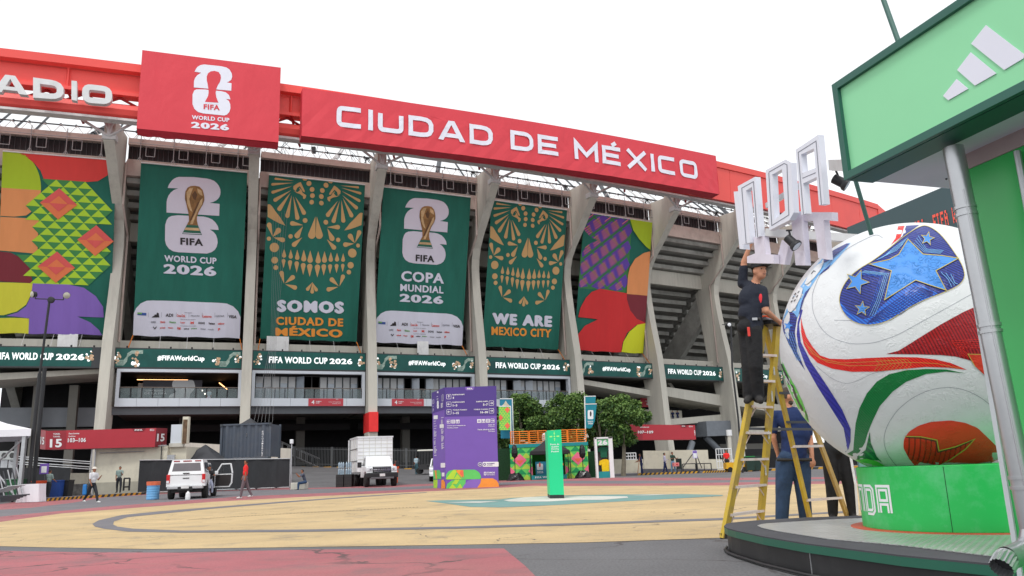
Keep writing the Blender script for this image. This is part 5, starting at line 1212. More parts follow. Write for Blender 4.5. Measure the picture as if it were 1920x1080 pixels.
# ================================================================== THE BALL, ITS PEDESTAL AND THE PLATFORM
ZP = .24
plat = empty('display_platform', atz(1500, 1010, 0), 0, 'low teardrop-shaped black platform with green rim and metal deck under the giant ball', 'platform')
rim = M('rim_dark_green', K(34, 92, 74, .9), .45, var=.08); skirt = M('black_skirt', (.022, .022, .024), .5, var=.15, dirt=(.07, .07, .07), dscale=2, damt=.4); felt = M('dark_grey_deck', K(84, 84, 90, 1.3), .85, var=.15, vs=3)
edge = [(1920 + 260, 1075), (2000, 1068), (1920, 1062), (1850, 1055.5), (1687, 1040), (1509, 1018), (1430, 1005), (1379, 994), (1364, 990), (1357.5, 986), (1361, 982), (1373, 979.5), (1415, 975.5), (1509, 970), (1627, 966), (1760, 963), (1900, 962), (2200, 962)]
E_ = [atz(x, y, ZP) for x, y in edge]
mb = MB(); mb.prism([p + V((0, 0, -.012)) for p in E_], V((0, 0, -.055)), rim); mb.link('rim', plat)
mb = MB(); mb.prism([p + V((0, 0, -.001)) for p in E_], V((0, 0, -.0105)), felt); mb.link('deck_border', plat)
ctr = V((3.4, 6.2, 0)); In = [p + (ctr - V((p.x, p.y, 0))).normalized() * .03 for p in E_]
mb = MB(); mb.prism([V((p.x, p.y, ZP - .068)) for p in In], V((0, 0, -(ZP - .068))), skirt); mb.link('skirt', plat)
mb = MB(); jn = atz(1509, 1018, ZP); jn = jn + (ctr - V((jn.x, jn.y, 0))).normalized() * .028; jn.z = 0; mb.box(jn + V((0, 0, .09)), (.006, .008, .165), galv); mb.link('skirt_joint', plat)
mb = MB(); mb.path([V((p.x, p.y, .02)) - (ctr - V((p.x, p.y, 0))).normalized() * .012 for p in E_[:11]], .014, skirt, 6); mb.link('base_cable', plat)
tread = M('chequer_plate', (.62, .63, .62), .3, metal=.6, var=.12, vs=5)
n = tread.node_tree; tc = n.nodes.new('ShaderNodeTexCoord'); mp = n.nodes.new('ShaderNodeMapping'); mp.inputs['Rotation'].default_value = (0, 0, .6); mp.inputs['Scale'].default_value = (13, 13, 13)
w1 = n.nodes.new('ShaderNodeTexWave'); w1.inputs['Scale'].default_value = .5; w2 = n.nodes.new('ShaderNodeTexWave'); w2.bands_direction = 'Y'; w2.inputs['Scale'].default_value = .5; mu = n.nodes.new('ShaderNodeMath'); mu.operation = 'MULTIPLY'
n.links.new(tc.outputs['Object'], mp.inputs[0]); n.links.new(mp.outputs[0], w1.inputs[0]); n.links.new(mp.outputs[0], w2.inputs[0]); n.links.new(w1.outputs['Fac'], mu.inputs[0]); n.links.new(w2.outputs['Fac'], mu.inputs[1])
bp = n.nodes.new('ShaderNodeBump'); bp.inputs['Strength'].default_value = .6; bp.inputs['Distance'].default_value = .02; n.links.new(mu.outputs[0], bp.inputs['Height']); n.links.new(bp.outputs[0], n.nodes['Principled BSDF'].inputs['Normal'])
dk = [(2100, 1062), (1920, 1050), (1853, 1043), (1687, 1023), (1551, 1011), (1455, 996), (1428, 990), (1420, 986), (1428, 983.5), (1440, 982), (1551, 975), (1627, 972), (1760, 968), (2100, 968)]
mb = MB(); mb.prism([atz(x, y, ZP + .001) for x, y in dk], V((0, 0, .005)), tread); mb.link('metal_deck', plat)
BC = V((3.6, 7.3, 1.78 - 0)); BR = 1.136
PC = V((3.80, 7.08, ZP + .006)); PR = .86
ped = empty('ball_pedestal', PC, 0, 'bright green round pedestal lettered in white under the giant ball', 'pedestal')
pg = M('pedestal_green', K(38, 188, 88, 1.02), .42, var=.06, vs=.8, dirt=(.25, .6, .4), dscale=3, damt=.35)
mb = MB(); mb.lathe(PC, [(PR - .01, 0), (PR, .006), (PR, .497), (PR - .01, .503)], pg, 96); mb.link('drum', ped, True)
mb = MB(); mb.lathe(PC, [(PR + .1, -.004), (PR + .1, .004)], M('red_base_ring', K(196, 84, 60, .95), .6), 64); mb.link('base_ring', ped)
def cyl_px(x, y, l=0):
    rr = ray(x, y); ox, oy = CO.x - PC.x, CO.y - PC.y; R = PR + .002 * l; a = rr.x ** 2 + rr.y ** 2; b = 2 * (ox * rr.x + oy * rr.y); c = ox * ox + oy * oy - R * R; d = max(0, b * b - 4 * a * c); t = (-b - sqrt(d)) / (2 * a); return CO + rr * t
zt1, zt0 = cyl_px(1655, 911).z, cyl_px(1660, 966).z
def ang_of(p): return atan2(p.y - PC.y, p.x - PC.x)
aA0, aA1 = ang_of(cyl_px(1645, 940)), ang_of(cyl_px(1671, 940))
lw = abs(aA1 - aA0)
a = Art(lambda x, y, l: V((PC.x + (PR + .002 * l) * cos(x), PC.y + (PR + .002 * l) * sin(x), y)), ([aA1 - .06 * i for i in range(0, 40)], []))
sg = 1 if aA1 > aA0 else -1; th = .012
TR_ = {'A': [[(0, 0), (0, 1), (1, 1), (1, 0)], [(0, .42), (1, .42)]], 'D': [[(0, 0), (0, 1), (.8, 1), (1, .9), (1, .1), (.8, 0), (0, 0)]], 'N': [[(0, 0), (0, 1), (1, 1), (1, 0)]], 'O': [[(0, 0), (0, 1), (1, 1), (1, 0), (0, 0)]], 'I': [[(.5, 0), (.5, 1)]], 'R': [[(0, 0), (0, 1), (1, 1), (1, .5), (0, .5)], [(.5, .5), (1, 0)]], 'T': [[(0, 1), (1, 1)], [(.5, 1), (.5, 0)]]}
for j, ch in enumerate('ADNOIRT'):
    x1 = aA1 - sg * j * lw * 1.22; x0 = x1 - sg * lw
    for pl in TR_[ch]:
        for wdt, m_, ly, o in ((.052, WHITE, 1, 0), (.009, pg, 2, 0)):
            P = [(x0 + (x1 - x0) * (.14 + .72 * u), zt0 + .018 + (zt1 - zt0 - .036) * v) for u, v in pl]
            # stroke in metres: work in (arc length, z)
            Q = [(p[0] * PR, p[1]) for p in P]; vs, fs = ribbon(Q, wdt, False); a._add([(p[0] / PR, p[1]) for p in vs], fs, m_, ly)
a.build('lettering', ped)
mb = MB(); pa = ang_of(cyl_px(1778, 940)); mb.box((PC.x + PR * cos(pa), PC.y + PR * sin(pa), PC.z + .25), (.004, .004, .49), M('joint_dark', (.01, .05, .02), .8), rz=pa); mb.link('panel_joint', ped)

ball = empty('giant_football', V((BC.x, BC.y, PC.z + .5)), 0, 'giant white football with blue stars, red and green ribbons standing on a green pedestal', 'ball')
bw = M('ball_white', K(222, 224, 226, .98), .38, var=.03, vs=2, spec=.5)
def emboss(m, st=.26):
    n = m.node_tree; N = n.nodes; L = n.links; b = N['Principled BSDF']; tc = N.new('ShaderNodeTexCoord')
    v = N.new('ShaderNodeTexVoronoi'); v.inputs['Scale'].default_value = 11; v.feature = 'SMOOTH_F1'; L.new(tc.outputs['Object'], v.inputs['Vector'])
    w = N.new('ShaderNodeTexNoise'); w.inputs['Scale'].default_value = 22; w.inputs['Detail'].default_value = 3; w.inputs['Distortion'].default_value = 1.6; L.new(tc.outputs['Object'], w.inputs['Vector'])
    r = N.new('ShaderNodeMapRange'); r.inputs[1].default_value = .15; r.inputs[2].default_value = .55; r.inputs[3].default_value = 1; r.inputs[4].default_value = 0; L.new(v.outputs['Distance'], r.inputs[0])
    r2 = N.new('ShaderNodeMapRange'); r2.inputs[1].default_value = .44; r2.inputs[2].default_value = .54; L.new(w.outputs[0], r2.inputs[0])
    mu = N.new('ShaderNodeMath'); mu.operation = 'MULTIPLY'; L.new(r.outputs[0], mu.inputs[0]); L.new(r2.outputs[0], mu.inputs[1])
    bp = N.new('ShaderNodeBump'); bp.inputs['Strength'].default_value = st; bp.inputs['Distance'].default_value = .018; L.new(mu.outputs[0], bp.inputs['Height']); L.new(bp.outputs[0], b.inputs['Normal']); return m
emboss(bw)
nb = 128; prof = []
for j in range(65):
    t = -pi / 2 + pi * j / 64; z = BC.z + BR * sin(t)
    if z < PC.z + .503: continue
    prof.append((max(1e-4, BR * cos(t)), z - BC.z))
prof = [(sqrt(BR ** 2 - (BC.z - PC.z - .503) ** 2), PC.z + .503 - BC.z)] + prof
mb = MB(); mb.lathe(BC, prof, bw, nb); mb.link('shell', ball, True)
def bpx(x, y, l=0):
    rr = ray(x, y).normalized(); oc = CO - BC; R = BR + .0022 * l; b = oc.dot(rr); c = oc.dot(oc) - R * R; d = b * b - c
    if d <= 0:
        p = CO + rr * (-b); p = BC + (p - BC).normalized() * R; return p
    p = CO + rr * (-b - sqrt(d))
    if p.z < PC.z + .504: p.z = PC.z + .504
    return p
def stripes(name, c1, c2, sc=60, rot=(0, 0, 0), w=.5, rough=.35):
    m = M(name, c1, rough, var=.05); n = m.node_tree; N = n.nodes; L = n.links; b = N['Principled BSDF']; src = b.inputs['Base Color'].links[0].from_socket; tc = N.new('ShaderNodeTexCoord'); mp = N.new('ShaderNodeMapping'); mp.inputs['Rotation'].default_value = rot; wv = N.new('ShaderNodeTexWave'); wv.inputs['Scale'].default_value = sc / 6.28
    wv.inputs['Distortion'].default_value = 0; L.new(tc.outputs['Object'], mp.inputs[0]); L.new(mp.outputs[0], wv.inputs[0]); r = N.new('ShaderNodeMapRange'); r.inputs[1].default_value = w; r.inputs[2].default_value = w + .15; L.new(wv.outputs['Fac'], r.inputs[0])
    mx = N.new('ShaderNodeMix'); mx.data_type = 'RGBA'; L.new(r.outputs[0], mx.inputs[0]); L.new(src, mx.inputs[6]); mx.inputs[7].default_value = (*c2, 1); L.new(mx.outputs[2], b.inputs['Base Color']); emboss(m, .3); return m
bNavy = stripes('ball_navy', K(44, 60, 150), K(24, 34, 96), 90, (.3, .9, .4)); bBlue = stripes('ball_blue', K(36, 116, 220), K(30, 70, 170), 90, (0, .75, .3), .45); bSky = emboss(M('ball_sky_blue', K(74, 146, 228), .5, var=.1), .7); bPur = stripes('ball_violet_blue', K(54, 56, 166), K(40, 44, 140), 120, (0, .6, 0), .6)
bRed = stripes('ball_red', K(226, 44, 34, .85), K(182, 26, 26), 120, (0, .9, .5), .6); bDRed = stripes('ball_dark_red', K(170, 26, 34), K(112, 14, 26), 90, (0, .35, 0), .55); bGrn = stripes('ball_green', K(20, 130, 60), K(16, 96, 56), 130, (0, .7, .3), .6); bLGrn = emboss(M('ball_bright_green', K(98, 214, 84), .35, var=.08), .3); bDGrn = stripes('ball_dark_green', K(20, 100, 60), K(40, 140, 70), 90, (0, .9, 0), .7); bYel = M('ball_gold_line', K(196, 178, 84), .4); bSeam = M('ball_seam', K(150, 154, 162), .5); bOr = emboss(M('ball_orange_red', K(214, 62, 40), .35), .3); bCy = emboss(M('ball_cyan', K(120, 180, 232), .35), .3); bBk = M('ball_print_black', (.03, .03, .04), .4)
gx = [1440 + 14 * i for i in range(40)]; gy_ = [400 + 14 * i for i in range(36)]
a = Art(bpx, (gx, gy_)); Z = lambda x, y: (1440 + x / 2.16, 400 + y / 2.16)
def bp_(m, pts, l, r=0): a.poly(m, rnd(pts, r, True, 3) if r else pts, l, Z)
bs_ = lambda m, pts, w, l, c=False: a.strip(m, pts, w, l, c, Z)
bp_(bNavy, [(290, 370), (288, 340), (300, 300), (330, 255), (375, 220), (420, 195), (480, 150), (560, 85), (620, 48), (650, 50), (690, 75), (725, 115), (760, 165), (785, 205), (798, 245), (790, 275), (760, 300), (700, 325), (620, 355), (550, 395), (490, 435), (440, 450), (390, 453), (345, 440), (310, 410)], 1, 40)
bp_(bBlue, [(289, 352), (296, 385), (320, 418), (355, 442), (400, 452), (445, 448), (500, 428), (560, 390), (640, 347), (690, 325), (595, 278), (530, 315), (450, 385), (420, 420), (380, 430), (330, 400), (300, 370)], 2, 10)
STAR = [(410, 205), (490, 187), (530, 165), (567, 104), (628, 165), (700, 170), (772, 181), (680, 232), (722, 311), (650, 288), (598, 270), (472, 350), (500, 232)]
bp_(bSky, STAR, 4); bs_(bYel, STAR, 3.0, 5, True)
def star(cx, cy, r, rot=0, k=.42): return [(cx + (r if i % 2 == 0 else r * k) * sin(rot + i * pi / 5), cy - (r if i % 2 == 0 else r * k) * cos(rot + i * pi / 5)) for i in range(10)]
for c in ((360, 277, 50, .35), (381, 386, 30, .1), (646, 102, 28, .2)): bp_(bSky, star(*c), 4); bs_(bYel, star(*c), 2, 5, True)
for o in range(5): bs_(bCy if o < 3 else bBlue, [(390 - o * 7, 232 + o * 3), (488 - o * 8, 244 + o * 3), (458 - o * 9, 345 + o * 4), (430 - o * 9, 418 - o * 2)], 1.8, 3)
for o in range(7): bs_(bNavy, [(430 - o * 5, 415 + o * 5), (520 + o * 3, 352 + o * 9), (598 + o * 4, 296 + o * 8), (668 + o * 0, 318 + o * 2)], 2.4, 3)
for o in range(6): bs_(bCy if o % 2 else bNavy, [(690 + o * 10, 235 + o * 2), (722 + o * 7, 262 + o * 4), (738 + o * 6, 300 - o * 3)], 2.2, 3)
for o in range(4): bs_(bCy, [(548 + o * 6, 122 - o * 8), (520 - o * 4, 150 - o * 3), (440 + o * 8, 188 - o * 3)], 1.8, 3)
for o in range(4): bs_(bCy, [(590 + o * 6, 120 - o * 10), (632 + o * 3, 156 - o * 4), (700 + o * 4, 162 - o * 4)], 1.6, 3)
bs_(bYel, rnd([(290, 370), (288, 340), (300, 300), (330, 255), (375, 220), (420, 195), (480, 150), (560, 85), (620, 48), (650, 50), (690, 75), (725, 115), (760, 165), (785, 205), (798, 245), (790, 275), (760, 300), (700, 325), (620, 355), (550, 395), (490, 435), (440, 450), (390, 453), (345, 440), (310, 410)], 40, True, 3), 2.2, 3, True)
# ribbons
bp_(bPur, [(135, 388), (120, 440), (116, 490), (122, 535), (150, 612), (200, 702), (262, 800), (306, 870), (318, 935), (313, 968), (326, 955), (334, 925), (335, 875), (300, 795), (240, 700), (172, 600), (132, 520), (125, 450), (140, 392)], 1)
bp_(bNavy, [(70, 402), (86, 396), (104, 404), (118, 420), (108, 480), (118, 560), (150, 636), (118, 590), (84, 530), (62, 478), (57, 440)], 1); bp_(bSky, star(82, 455, 20, .2), 2)
for o in range(4): bs_(bCy, [(70 + o * 9, 480), (92 + o * 9, 540), (118 + o * 5, 596)], 1.4, 2)
bp_(bCy, [(58, 440), (74, 392), (100, 340), (150, 270), (190, 215), (225, 178), (270, 146), (318, 122), (334, 120), (312, 150), (255, 212), (205, 250), (172, 300), (144, 350), (131, 395), (118, 425), (100, 400), (84, 394)], 1)
bp_(bNavy, [(225, 178), (270, 146), (318, 122), (330, 122), (300, 150), (255, 185), (225, 200)], 2); bp_(bNavy, [(215, 240), (255, 205), (245, 222), (205, 252)], 2); bp_(bNavy, [(130, 400), (146, 345), (172, 298), (150, 320), (135, 360), (124, 410)], 2)
bp_(bw, [(80, 396), (77, 372), (97, 330), (128, 297), (142, 302), (134, 335), (112, 380), (92, 402)], 3, 8); bp_(bw, [(146, 288), (166, 244), (198, 208), (226, 196), (214, 226), (190, 258), (160, 286)], 3, 8)
for (x, y) in ((92, 360), (98, 345), (106, 330), (114, 340), (104, 356), (120, 322)): bs_(bBk, [(x, y), (x + 7, y - 8)], 3, 4)
bs_(bBk, [(175, 245), (185, 232), (192, 236)], 3, 4)
bp_(bRed, [(133, 420), (134, 480), (144, 530), (165, 570), (200, 605), (260, 629), (340, 642), (440, 641), (540, 631), (640, 622), (730, 625), (806, 634), (740, 606), (680, 592), (600, 583), (500, 582), (400, 586), (320, 591), (250, 589), (210, 575), (180, 540), (155, 500), (141, 458)], 1)
bs_(bYel, [(150, 520), (180, 568), (240, 602), (330, 618), (440, 615), (560, 603), (680, 608), (780, 628)], 1.3, 2); bs_(bYel, [(165, 540), (215, 590), (300, 606), (420, 601), (560, 592)], 1.2, 2)
for i in range(9): bs_(bYel, [(430 + i * 16, 638), (452 + i * 16, 612), (436 + i * 16, 590)], 1.1, 2)
bp_(bDRed, [(478, 570), (530, 556), (600, 512), (700, 450), (790, 400), (840, 378), (900, 372), (925, 700), (885, 662), (820, 596), (760, 580), (700, 574), (600, 571)], 1)
bp_(bOr, [(810, 570), (870, 572), (905, 590), (915, 690), (885, 662), (840, 620)], 2); bs_(bYel, [(900, 572), (810, 570), (840, 622)], 2.4, 3)
for o in range(5): bs_(bRed, [(880, 545 - o * 9), (790 - o * 12, 545 - o * 7), (822 - o * 8, 590 - o * 2)], 2, 2)
bp_(bGrn, [(800, 648), (720, 641), (640, 651), (560, 682), (505, 722), (452, 782), (424, 840), (404, 890), (392, 930), (370, 968), (340, 984), (320, 974), (345, 960), (350, 900), (355, 850), (370, 790), (400, 730), (440, 682), (490, 652), (560, 635), (640, 630), (720, 632)], 1)
bp_(bDGrn, [(412, 885), (416, 930), (440, 985), (478, 1026), (400, 1026), (328, 996), (360, 986), (395, 958)], 1); bp_(bLGrn, [(352, 1000), (400, 994), (440, 1004), (476, 1026), (400, 1028)], 2)
bp_(bLGrn, [(48, 582), (62, 610), (80, 650), (112, 705), (140, 765), (160, 820), (166, 848), (140, 825), (104, 752), (66, 670), (46, 610)], 1); bs_(bBk, [(52, 610), (76, 662), (84, 690), (98, 700), (112, 742), (140, 800)], 7, 2); bs_(bw, [(70, 660), (84, 684), (100, 712)], 4, 3); bs_(bBk, [(150, 800), (160, 838)], 3, 2)
bRf = emboss(M('ball_bright_red', K(236, 54, 36, .78), .4, var=.06), .3); bRv = stripes('ball_star_red', K(214, 36, 30, .8), K(150, 20, 24), 60, (0, .35, 0), .75)
bp_(bRf, [(548, 950), (550, 915), (570, 885), (610, 860), (660, 845), (740, 839), (800, 849), (850, 870), (900, 918), (940, 958), (980, 1000), (980, 1030), (600, 1030), (570, 992)], 1, 10)
VV = [(556, 903), (620, 905), (684, 918), (693, 962), (760, 945), (838, 914), (800, 955), (735, 1000), (690, 1022), (600, 1028), (570, 992), (550, 950)]
bp_(bRv, VV, 2); bs_(bYel, [(556, 903), (620, 905), (684, 918), (693, 962), (760, 945), (838, 914), (800, 955), (735, 1000), (690, 1022)], 4, 3); bs_(bBk, [(560, 908), (620, 911), (678, 923), (688, 968), (760, 951), (828, 921)], 3, 4)
for o in range(6): bs_(bOr, [(620 + o * 2, 925 + o * 3), (664 - o * 5, 935 + o * 5), (674 - o * 5, 984 + o * 4), (760 - o * 10, 960 + o * 7), (800 - o * 12, 945 + o * 9)], 1.8, 3)
bp_(bRed, [(527, 52), (553, 50), (536, 98), (498, 127), (517, 100)], 1); bp_(bNavy, [(560, 50), (612, 47), (558, 86), (508, 126), (545, 92)], 1)
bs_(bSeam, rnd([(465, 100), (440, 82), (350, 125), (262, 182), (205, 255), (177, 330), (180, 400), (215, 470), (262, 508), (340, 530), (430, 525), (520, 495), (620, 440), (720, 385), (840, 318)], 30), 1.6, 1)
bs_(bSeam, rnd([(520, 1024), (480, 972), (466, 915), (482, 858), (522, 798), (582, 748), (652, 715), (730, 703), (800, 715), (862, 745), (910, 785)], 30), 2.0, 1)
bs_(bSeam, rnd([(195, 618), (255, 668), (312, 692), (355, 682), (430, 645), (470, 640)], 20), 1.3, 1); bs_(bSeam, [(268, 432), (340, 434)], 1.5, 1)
a.build('print', ball)
# seams above are flat grey strips, no grooves are modelled
# ================================================================== KIOSK: canopy, wall, pipe, letters
e1 = V((-.309, .951, 0)); e2 = V((.951, .309, 0)); nL = -e2
gk = M('canopy_light_green', K(148, 222, 170, .98), .5, var=.03); dkg = M('canopy_dark_green', K(46, 96, 84, .9), .45, var=.05); sof = M('soffit_grey', K(186, 186, 200, .7), .6, var=.05)
kio = empty('kiosk', atz(1700, 1100, 0), 0, 'green kiosk with big pale green sign canopy at the right edge', 'kiosk')
Pc = atz(1590, 339, 2.5)
def kp(x, y): return onp(x, y, Pc, nL)
TLc, BLc = kp(1567, 160), kp(1590, 339); Hs = TLc.z - BLc.z; SD = (atz(1781, 361, 2.5) - Pc).dot(e2); SS = (atz(1637, 343, 2.5) - Pc).dot(e2); print('soffit', SD, SS)
LEN = 4.6
def kb_(a, b, z, off=0): return V((Pc.x, Pc.y, 0)) - e1 * a + e2 * b + V((0, 0, z)) + nL * off   # a metres towards the camera, b metres inward
zt_ = TLc.z; z0 = 2.5
mb = MB(); mb.hexa([kb_(0, 0.01, z0), kb_(0, SS, z0), kb_(LEN, SS, z0), kb_(LEN, 0.01, z0), kb_(0, 0.01, zt_), kb_(0, SS, zt_), kb_(LEN, SS, zt_), kb_(LEN, 0.01, zt_)], dkg); mb.link('sign_box', kio)
mb = MB(); b_ = .045
mb.hexa([kb_(b_, -.004, z0 + b_), kb_(b_, .008, z0 + b_), kb_(LEN, .008, z0 + b_), kb_(LEN, -.004, z0 + b_), kb_(b_, -.004, zt_ - b_), kb_(b_, .008, zt_ - b_), kb_(LEN, .008, zt_ - b_), kb_(LEN, -.004, zt_ - b_)], gk); mb.link('sign_face', kio)
mb = MB()
for za, zb in ((z0, z0 + b_), (zt_ - b_, zt_)): mb.hexa([kb_(0, -.03, za), kb_(0, .0, za), kb_(LEN, .0, za), kb_(LEN, -.03, za), kb_(0, -.03, zb), kb_(0, .0, zb), kb_(LEN, .0, zb), kb_(LEN, -.03, zb)], dkg)
mb.hexa([kb_(0, -.03, z0 + b_), kb_(0, 0, z0 + b_), kb_(b_, 0, z0 + b_), kb_(b_, -.03, z0 + b_), kb_(0, -.03, zt_ - b_), kb_(0, 0, zt_ - b_), kb_(b_, 0, zt_ - b_), kb_(b_, -.03, zt_ - b_)], dkg); mb.link('sign_frame', kio)
mb = MB(); mb.hexa([kb_(0.0, SS, z0 + .01), kb_(0.0, SD, z0 + .01), kb_(LEN, SD, z0 + .01), kb_(LEN, SS, z0 + .01), kb_(0.0, SS, z0 + .3), kb_(0.0, SD, z0 + .3), kb_(LEN, SD, z0 + .3), kb_(LEN, SS, z0 + .3)], sof); mb.link('soffit', kio)
mb = MB()
for (a_, b2) in ((.15, .62), (.15, 1.0), (.5, .7), (.9, .8), (.2, 1.3), (.32, 1.02)): mb.ball(kb_(a_, b2, z0 + .008), .008, steeld, 6)
mb.link('screws', kio)
# three-bar mark on the sign
zt7 = lambda x, y: (1540 + x / 2.842, y / 2.842)
mb = MB()
for pts in ([(728, 422), (790, 474), (684, 535), (656, 512)], [(803, 280), (940, 392), (826, 457), (731, 374)], [(884, 135), (1090, 292), (1085, 312), (982, 374), (806, 234)]):
    P = [kp(*zt7(x, y)) + nL * .01 for x, y in pts]; mb.prism(P, -nL * .004, Lw)
mk_ = None
for i in range(1): mb.link('three_bar_mark', kio)
# wall
WE = aty(1786, 300, 4.5); wg = M('wall_green', K(50, 168, 84, .78), .3, var=.06, vs=.5, spec=.6); trim = M('trim_white', K(206, 210, 214, .9), .5)
def wp(a, b, z): return V((WE.x, WE.y, 0)) - e1 * a + e2 * b + V((0, 0, z))
mb = MB(); mb.hexa([wp(.02, 0, .02), wp(.02, .06, .02), wp(4.2, .06, .02), wp(4.2, 0, .02), wp(.02, 0, 2.42), wp(.02, .06, 2.42), wp(4.2, .06, 2.42), wp(4.2, 0, 2.42)], wg); mb.link('wall', kio)
mb = MB(); mb.hexa([wp(-.01, -.012, .02), wp(-.01, .07, .02), wp(.02, .07, .02), wp(.02, -.012, .02), wp(-.01, -.012, 2.44), wp(-.01, .07, 2.44), wp(.02, .07, 2.44), wp(.02, -.012, 2.44)], trim); mb.hexa([wp(.02, -.01, 2.42), wp(.02, .05, 2.42), wp(4.2, .05, 2.42), wp(4.2, -.01, 2.42), wp(.02, -.01, 2.51), wp(.02, .05, 2.51), wp(4.2, .05, 2.51), wp(4.2, -.01, 2.51)], M('fascia_beam', K(150, 134, 136, .7), .6)); mb.link('trim', kio)
mb = MB(); q0 = onp(1908, 290, wp(0, -.03, 0), nL); q1 = V((q0.x, q0.y, .3)); mb.tube(q0 + V((0, 0, .02)), q1, .018, galv, 8); mb.link('corner_post', kio)
# spiral duct pipe
dp = empty('duct_pipe', aty(1893, 1040, 4.2), 0, 'shiny galvanised duct pipe running down in front of the green kiosk wall', 'pipe')
gpipe = M('duct_steel', (.5, .51, .53), .33, metal=.85, var=.1, vs=2, bump=.15, bs=3)
pa_, pb_ = aty(1790, 296, 4.2), aty(1936, 1003, 4.2); rp_ = .053
mb = MB(); mb.tube(pa_ + V((0, 0, .06)), pa_.lerp(pb_, .475), rp_, gpipe, 28); mb.link('upper_length', dp, True)
mb = MB(); mb.tube(pa_.lerp(pb_, .475), pa_.lerp(pb_, .985), rp_ - .002, gpipe, 28); mb.link('lower_length', dp, True)
for t in (.145, .165, .47, .487, .86, .885):
    mb = MB(); d = (pb_ - pa_).normalized(); c = pa_.lerp(pb_, t); mb.tube(c - d * .008, c + d * .008, rp_ + .005, gpipe, 28); mb.link('collar', dp, True)
d = (pb_ - pa_).normalized(); mb = MB(); mb.tube(pa_.lerp(pb_, .1), pa_.lerp(pb_, .97), .004, gpipe, 6); o = mb.link('seam', dp); o.location += V((-.02, -.052, 0))
mb = MB(); c0 = pb_ - d * .01; dirs = [(0, c0), (.35, c0 + V((-.01, -.004, -.05))), (.7, c0 + V((-.06, -.02, -.075))), (1, c0 + V((-.14, -.045, -.085)))]
pts_ = [c0, aty(1932, 1022, 4.18), aty(1920, 1034, 4.16), aty(1903, 1042, 4.13), aty(1888, 1047, 4.1)]
for p, q_ in zip(pts_[:-1], pts_[1:]): mb.tube(p, q_, rp_ + .002, gpipe, 24, cap=False); mb.ball(q_, rp_ + .002, gpipe, 16) if q_ is not pts_[-1] else None
mb.link('elbow', dp, True)
ed = (pts_[-1] - pts_[-2]).normalized() + V((-.25, -.25, -.75)); ed.normalize(); mb = MB(); n_ = 36; x_ = ed.orthogonal().normalized(); y_ = ed.cross(x_); P = []
for k_ in range(4):
    for i in range(n_):
        rr_ = rp_ + (.004 if i % 2 else -.003) * (k_ > 0); P.append(pts_[-1] + ed * (-.01 + .028 * k_) + (x_ * cos(2 * pi * i / n_) + y_ * sin(2 * pi * i / n_)) * rr_)
mb.add(P, [(k_ * n_ + i, k_ * n_ + (i + 1) % n_, (k_ + 1) * n_ + (i + 1) % n_, (k_ + 1) * n_ + i) for k_ in range(3) for i in range(n_)], gpipe); mb.add([p + ed * .0 for p in P[n_:2 * n_]], [tuple(range(n_))], M('pipe_inside', (.04, .04, .045), .6)); mb.link('crimped_outlet', dp)
# green poles above and below the canopy
gp_ = M('pole_green', K(66, 104, 96, .9), .5)
p1 = onp(1687, 85, Pc + e2 * .3, nL); p0 = onp(1648, -24, Pc + e2 * .3, nL); mb = MB(); mb.tube(p1, p0, .016, gp_, 8); mb.thing('green_rod', p1, 'thin dark green rod standing on top of the pale green sign', 'rod')
p1 = aty(1604, 338, 5.6); p0 = aty(1634, 440, 5.6); mb = MB(); mb.tube(p1, p0, .016, gp_, 8); mb.thing('green_rod', p0, 'thin green rod slanting down from the sign corner behind the giant ball', 'rod')
# dark banner with orange pixel lettering behind the ball
hb_ = empty('message_screen', aty(1700, 440, 11), 0, 'dark teal board with orange dot lettering FIFA WORLD CUP 2026 behind the giant ball', 'screen')
A_ = aty(1604, 437, 12.2); dirn = e1; pl = A_
def hp(x, y): return onp(x, y, pl, nL)
TLh, TRh = hp(1590, 443), hp(1800, 365); BLh, BRh = V((TLh.x, TLh.y, TLh.z - 1.0)), V((TRh.x, TRh.y, TRh.z - 1.0)); TLh.z = TRh.z = (TLh.z + TRh.z) / 2 + .17; BLh.z = BRh.z = TLh.z - 1.1
dtb = M('board_dark_teal', K(64, 84, 90, .9), .6, var=.05)
mb = MB(); mb.hexa([BLh, BRh, BRh + e2 * .12, BLh + e2 * .12, TLh, TRh, TRh + e2 * .12, TLh + e2 * .12], dtb); mb.link('board', hb_)
for q in (BLh, BRh): mb = MB(); mb.box((q.x, q.y, q.z / 2), (.08, .08, q.z), steeld); mb.link('post', hb_)
a = Art(bil(TLh, TRh, BLh, BRh, nL)); orr = M('dot_orange', K(226, 84, 66, .9), .5, emit=.25); Lh = (TRh - TLh).length
DOT = {'C': '0110 1001 1000 1001 0110', 'U': '1001 1001 1001 1001 0110', 'P': '1110 1001 1110 1000 1000', '2': '1110 0001 0110 1000 1111', '0': '0110 1001 1001 1001 0110', '6': '0110 1000 1110 1001 0110', 'F': '1111 1000 1110 1000 1000', 'I': '1110 0100 0100 0100 1110', 'A': '0110 1001 1111 1001 1001', 'W': '1001 1001 1011 1111 1001', 'O': '0110 1001 1001 1001 0110', 'R': '1110 1001 1110 1010 1001', 'L': '1000 1000 1000 1000 1111', 'D': '1110 1001 1001 1001 1110', ' ': '0000 0000 0000 0000 0000'}
qh = quadmap(*[(lambda p: (960 + F * ((p - CO).dot(RT)) / ((p - CO).dot(FW)), 540 - F * ((p - CO).dot(UP)) / ((p - CO).dot(FW))))(p) for p in (TLh, TRh, BRh, BLh)])
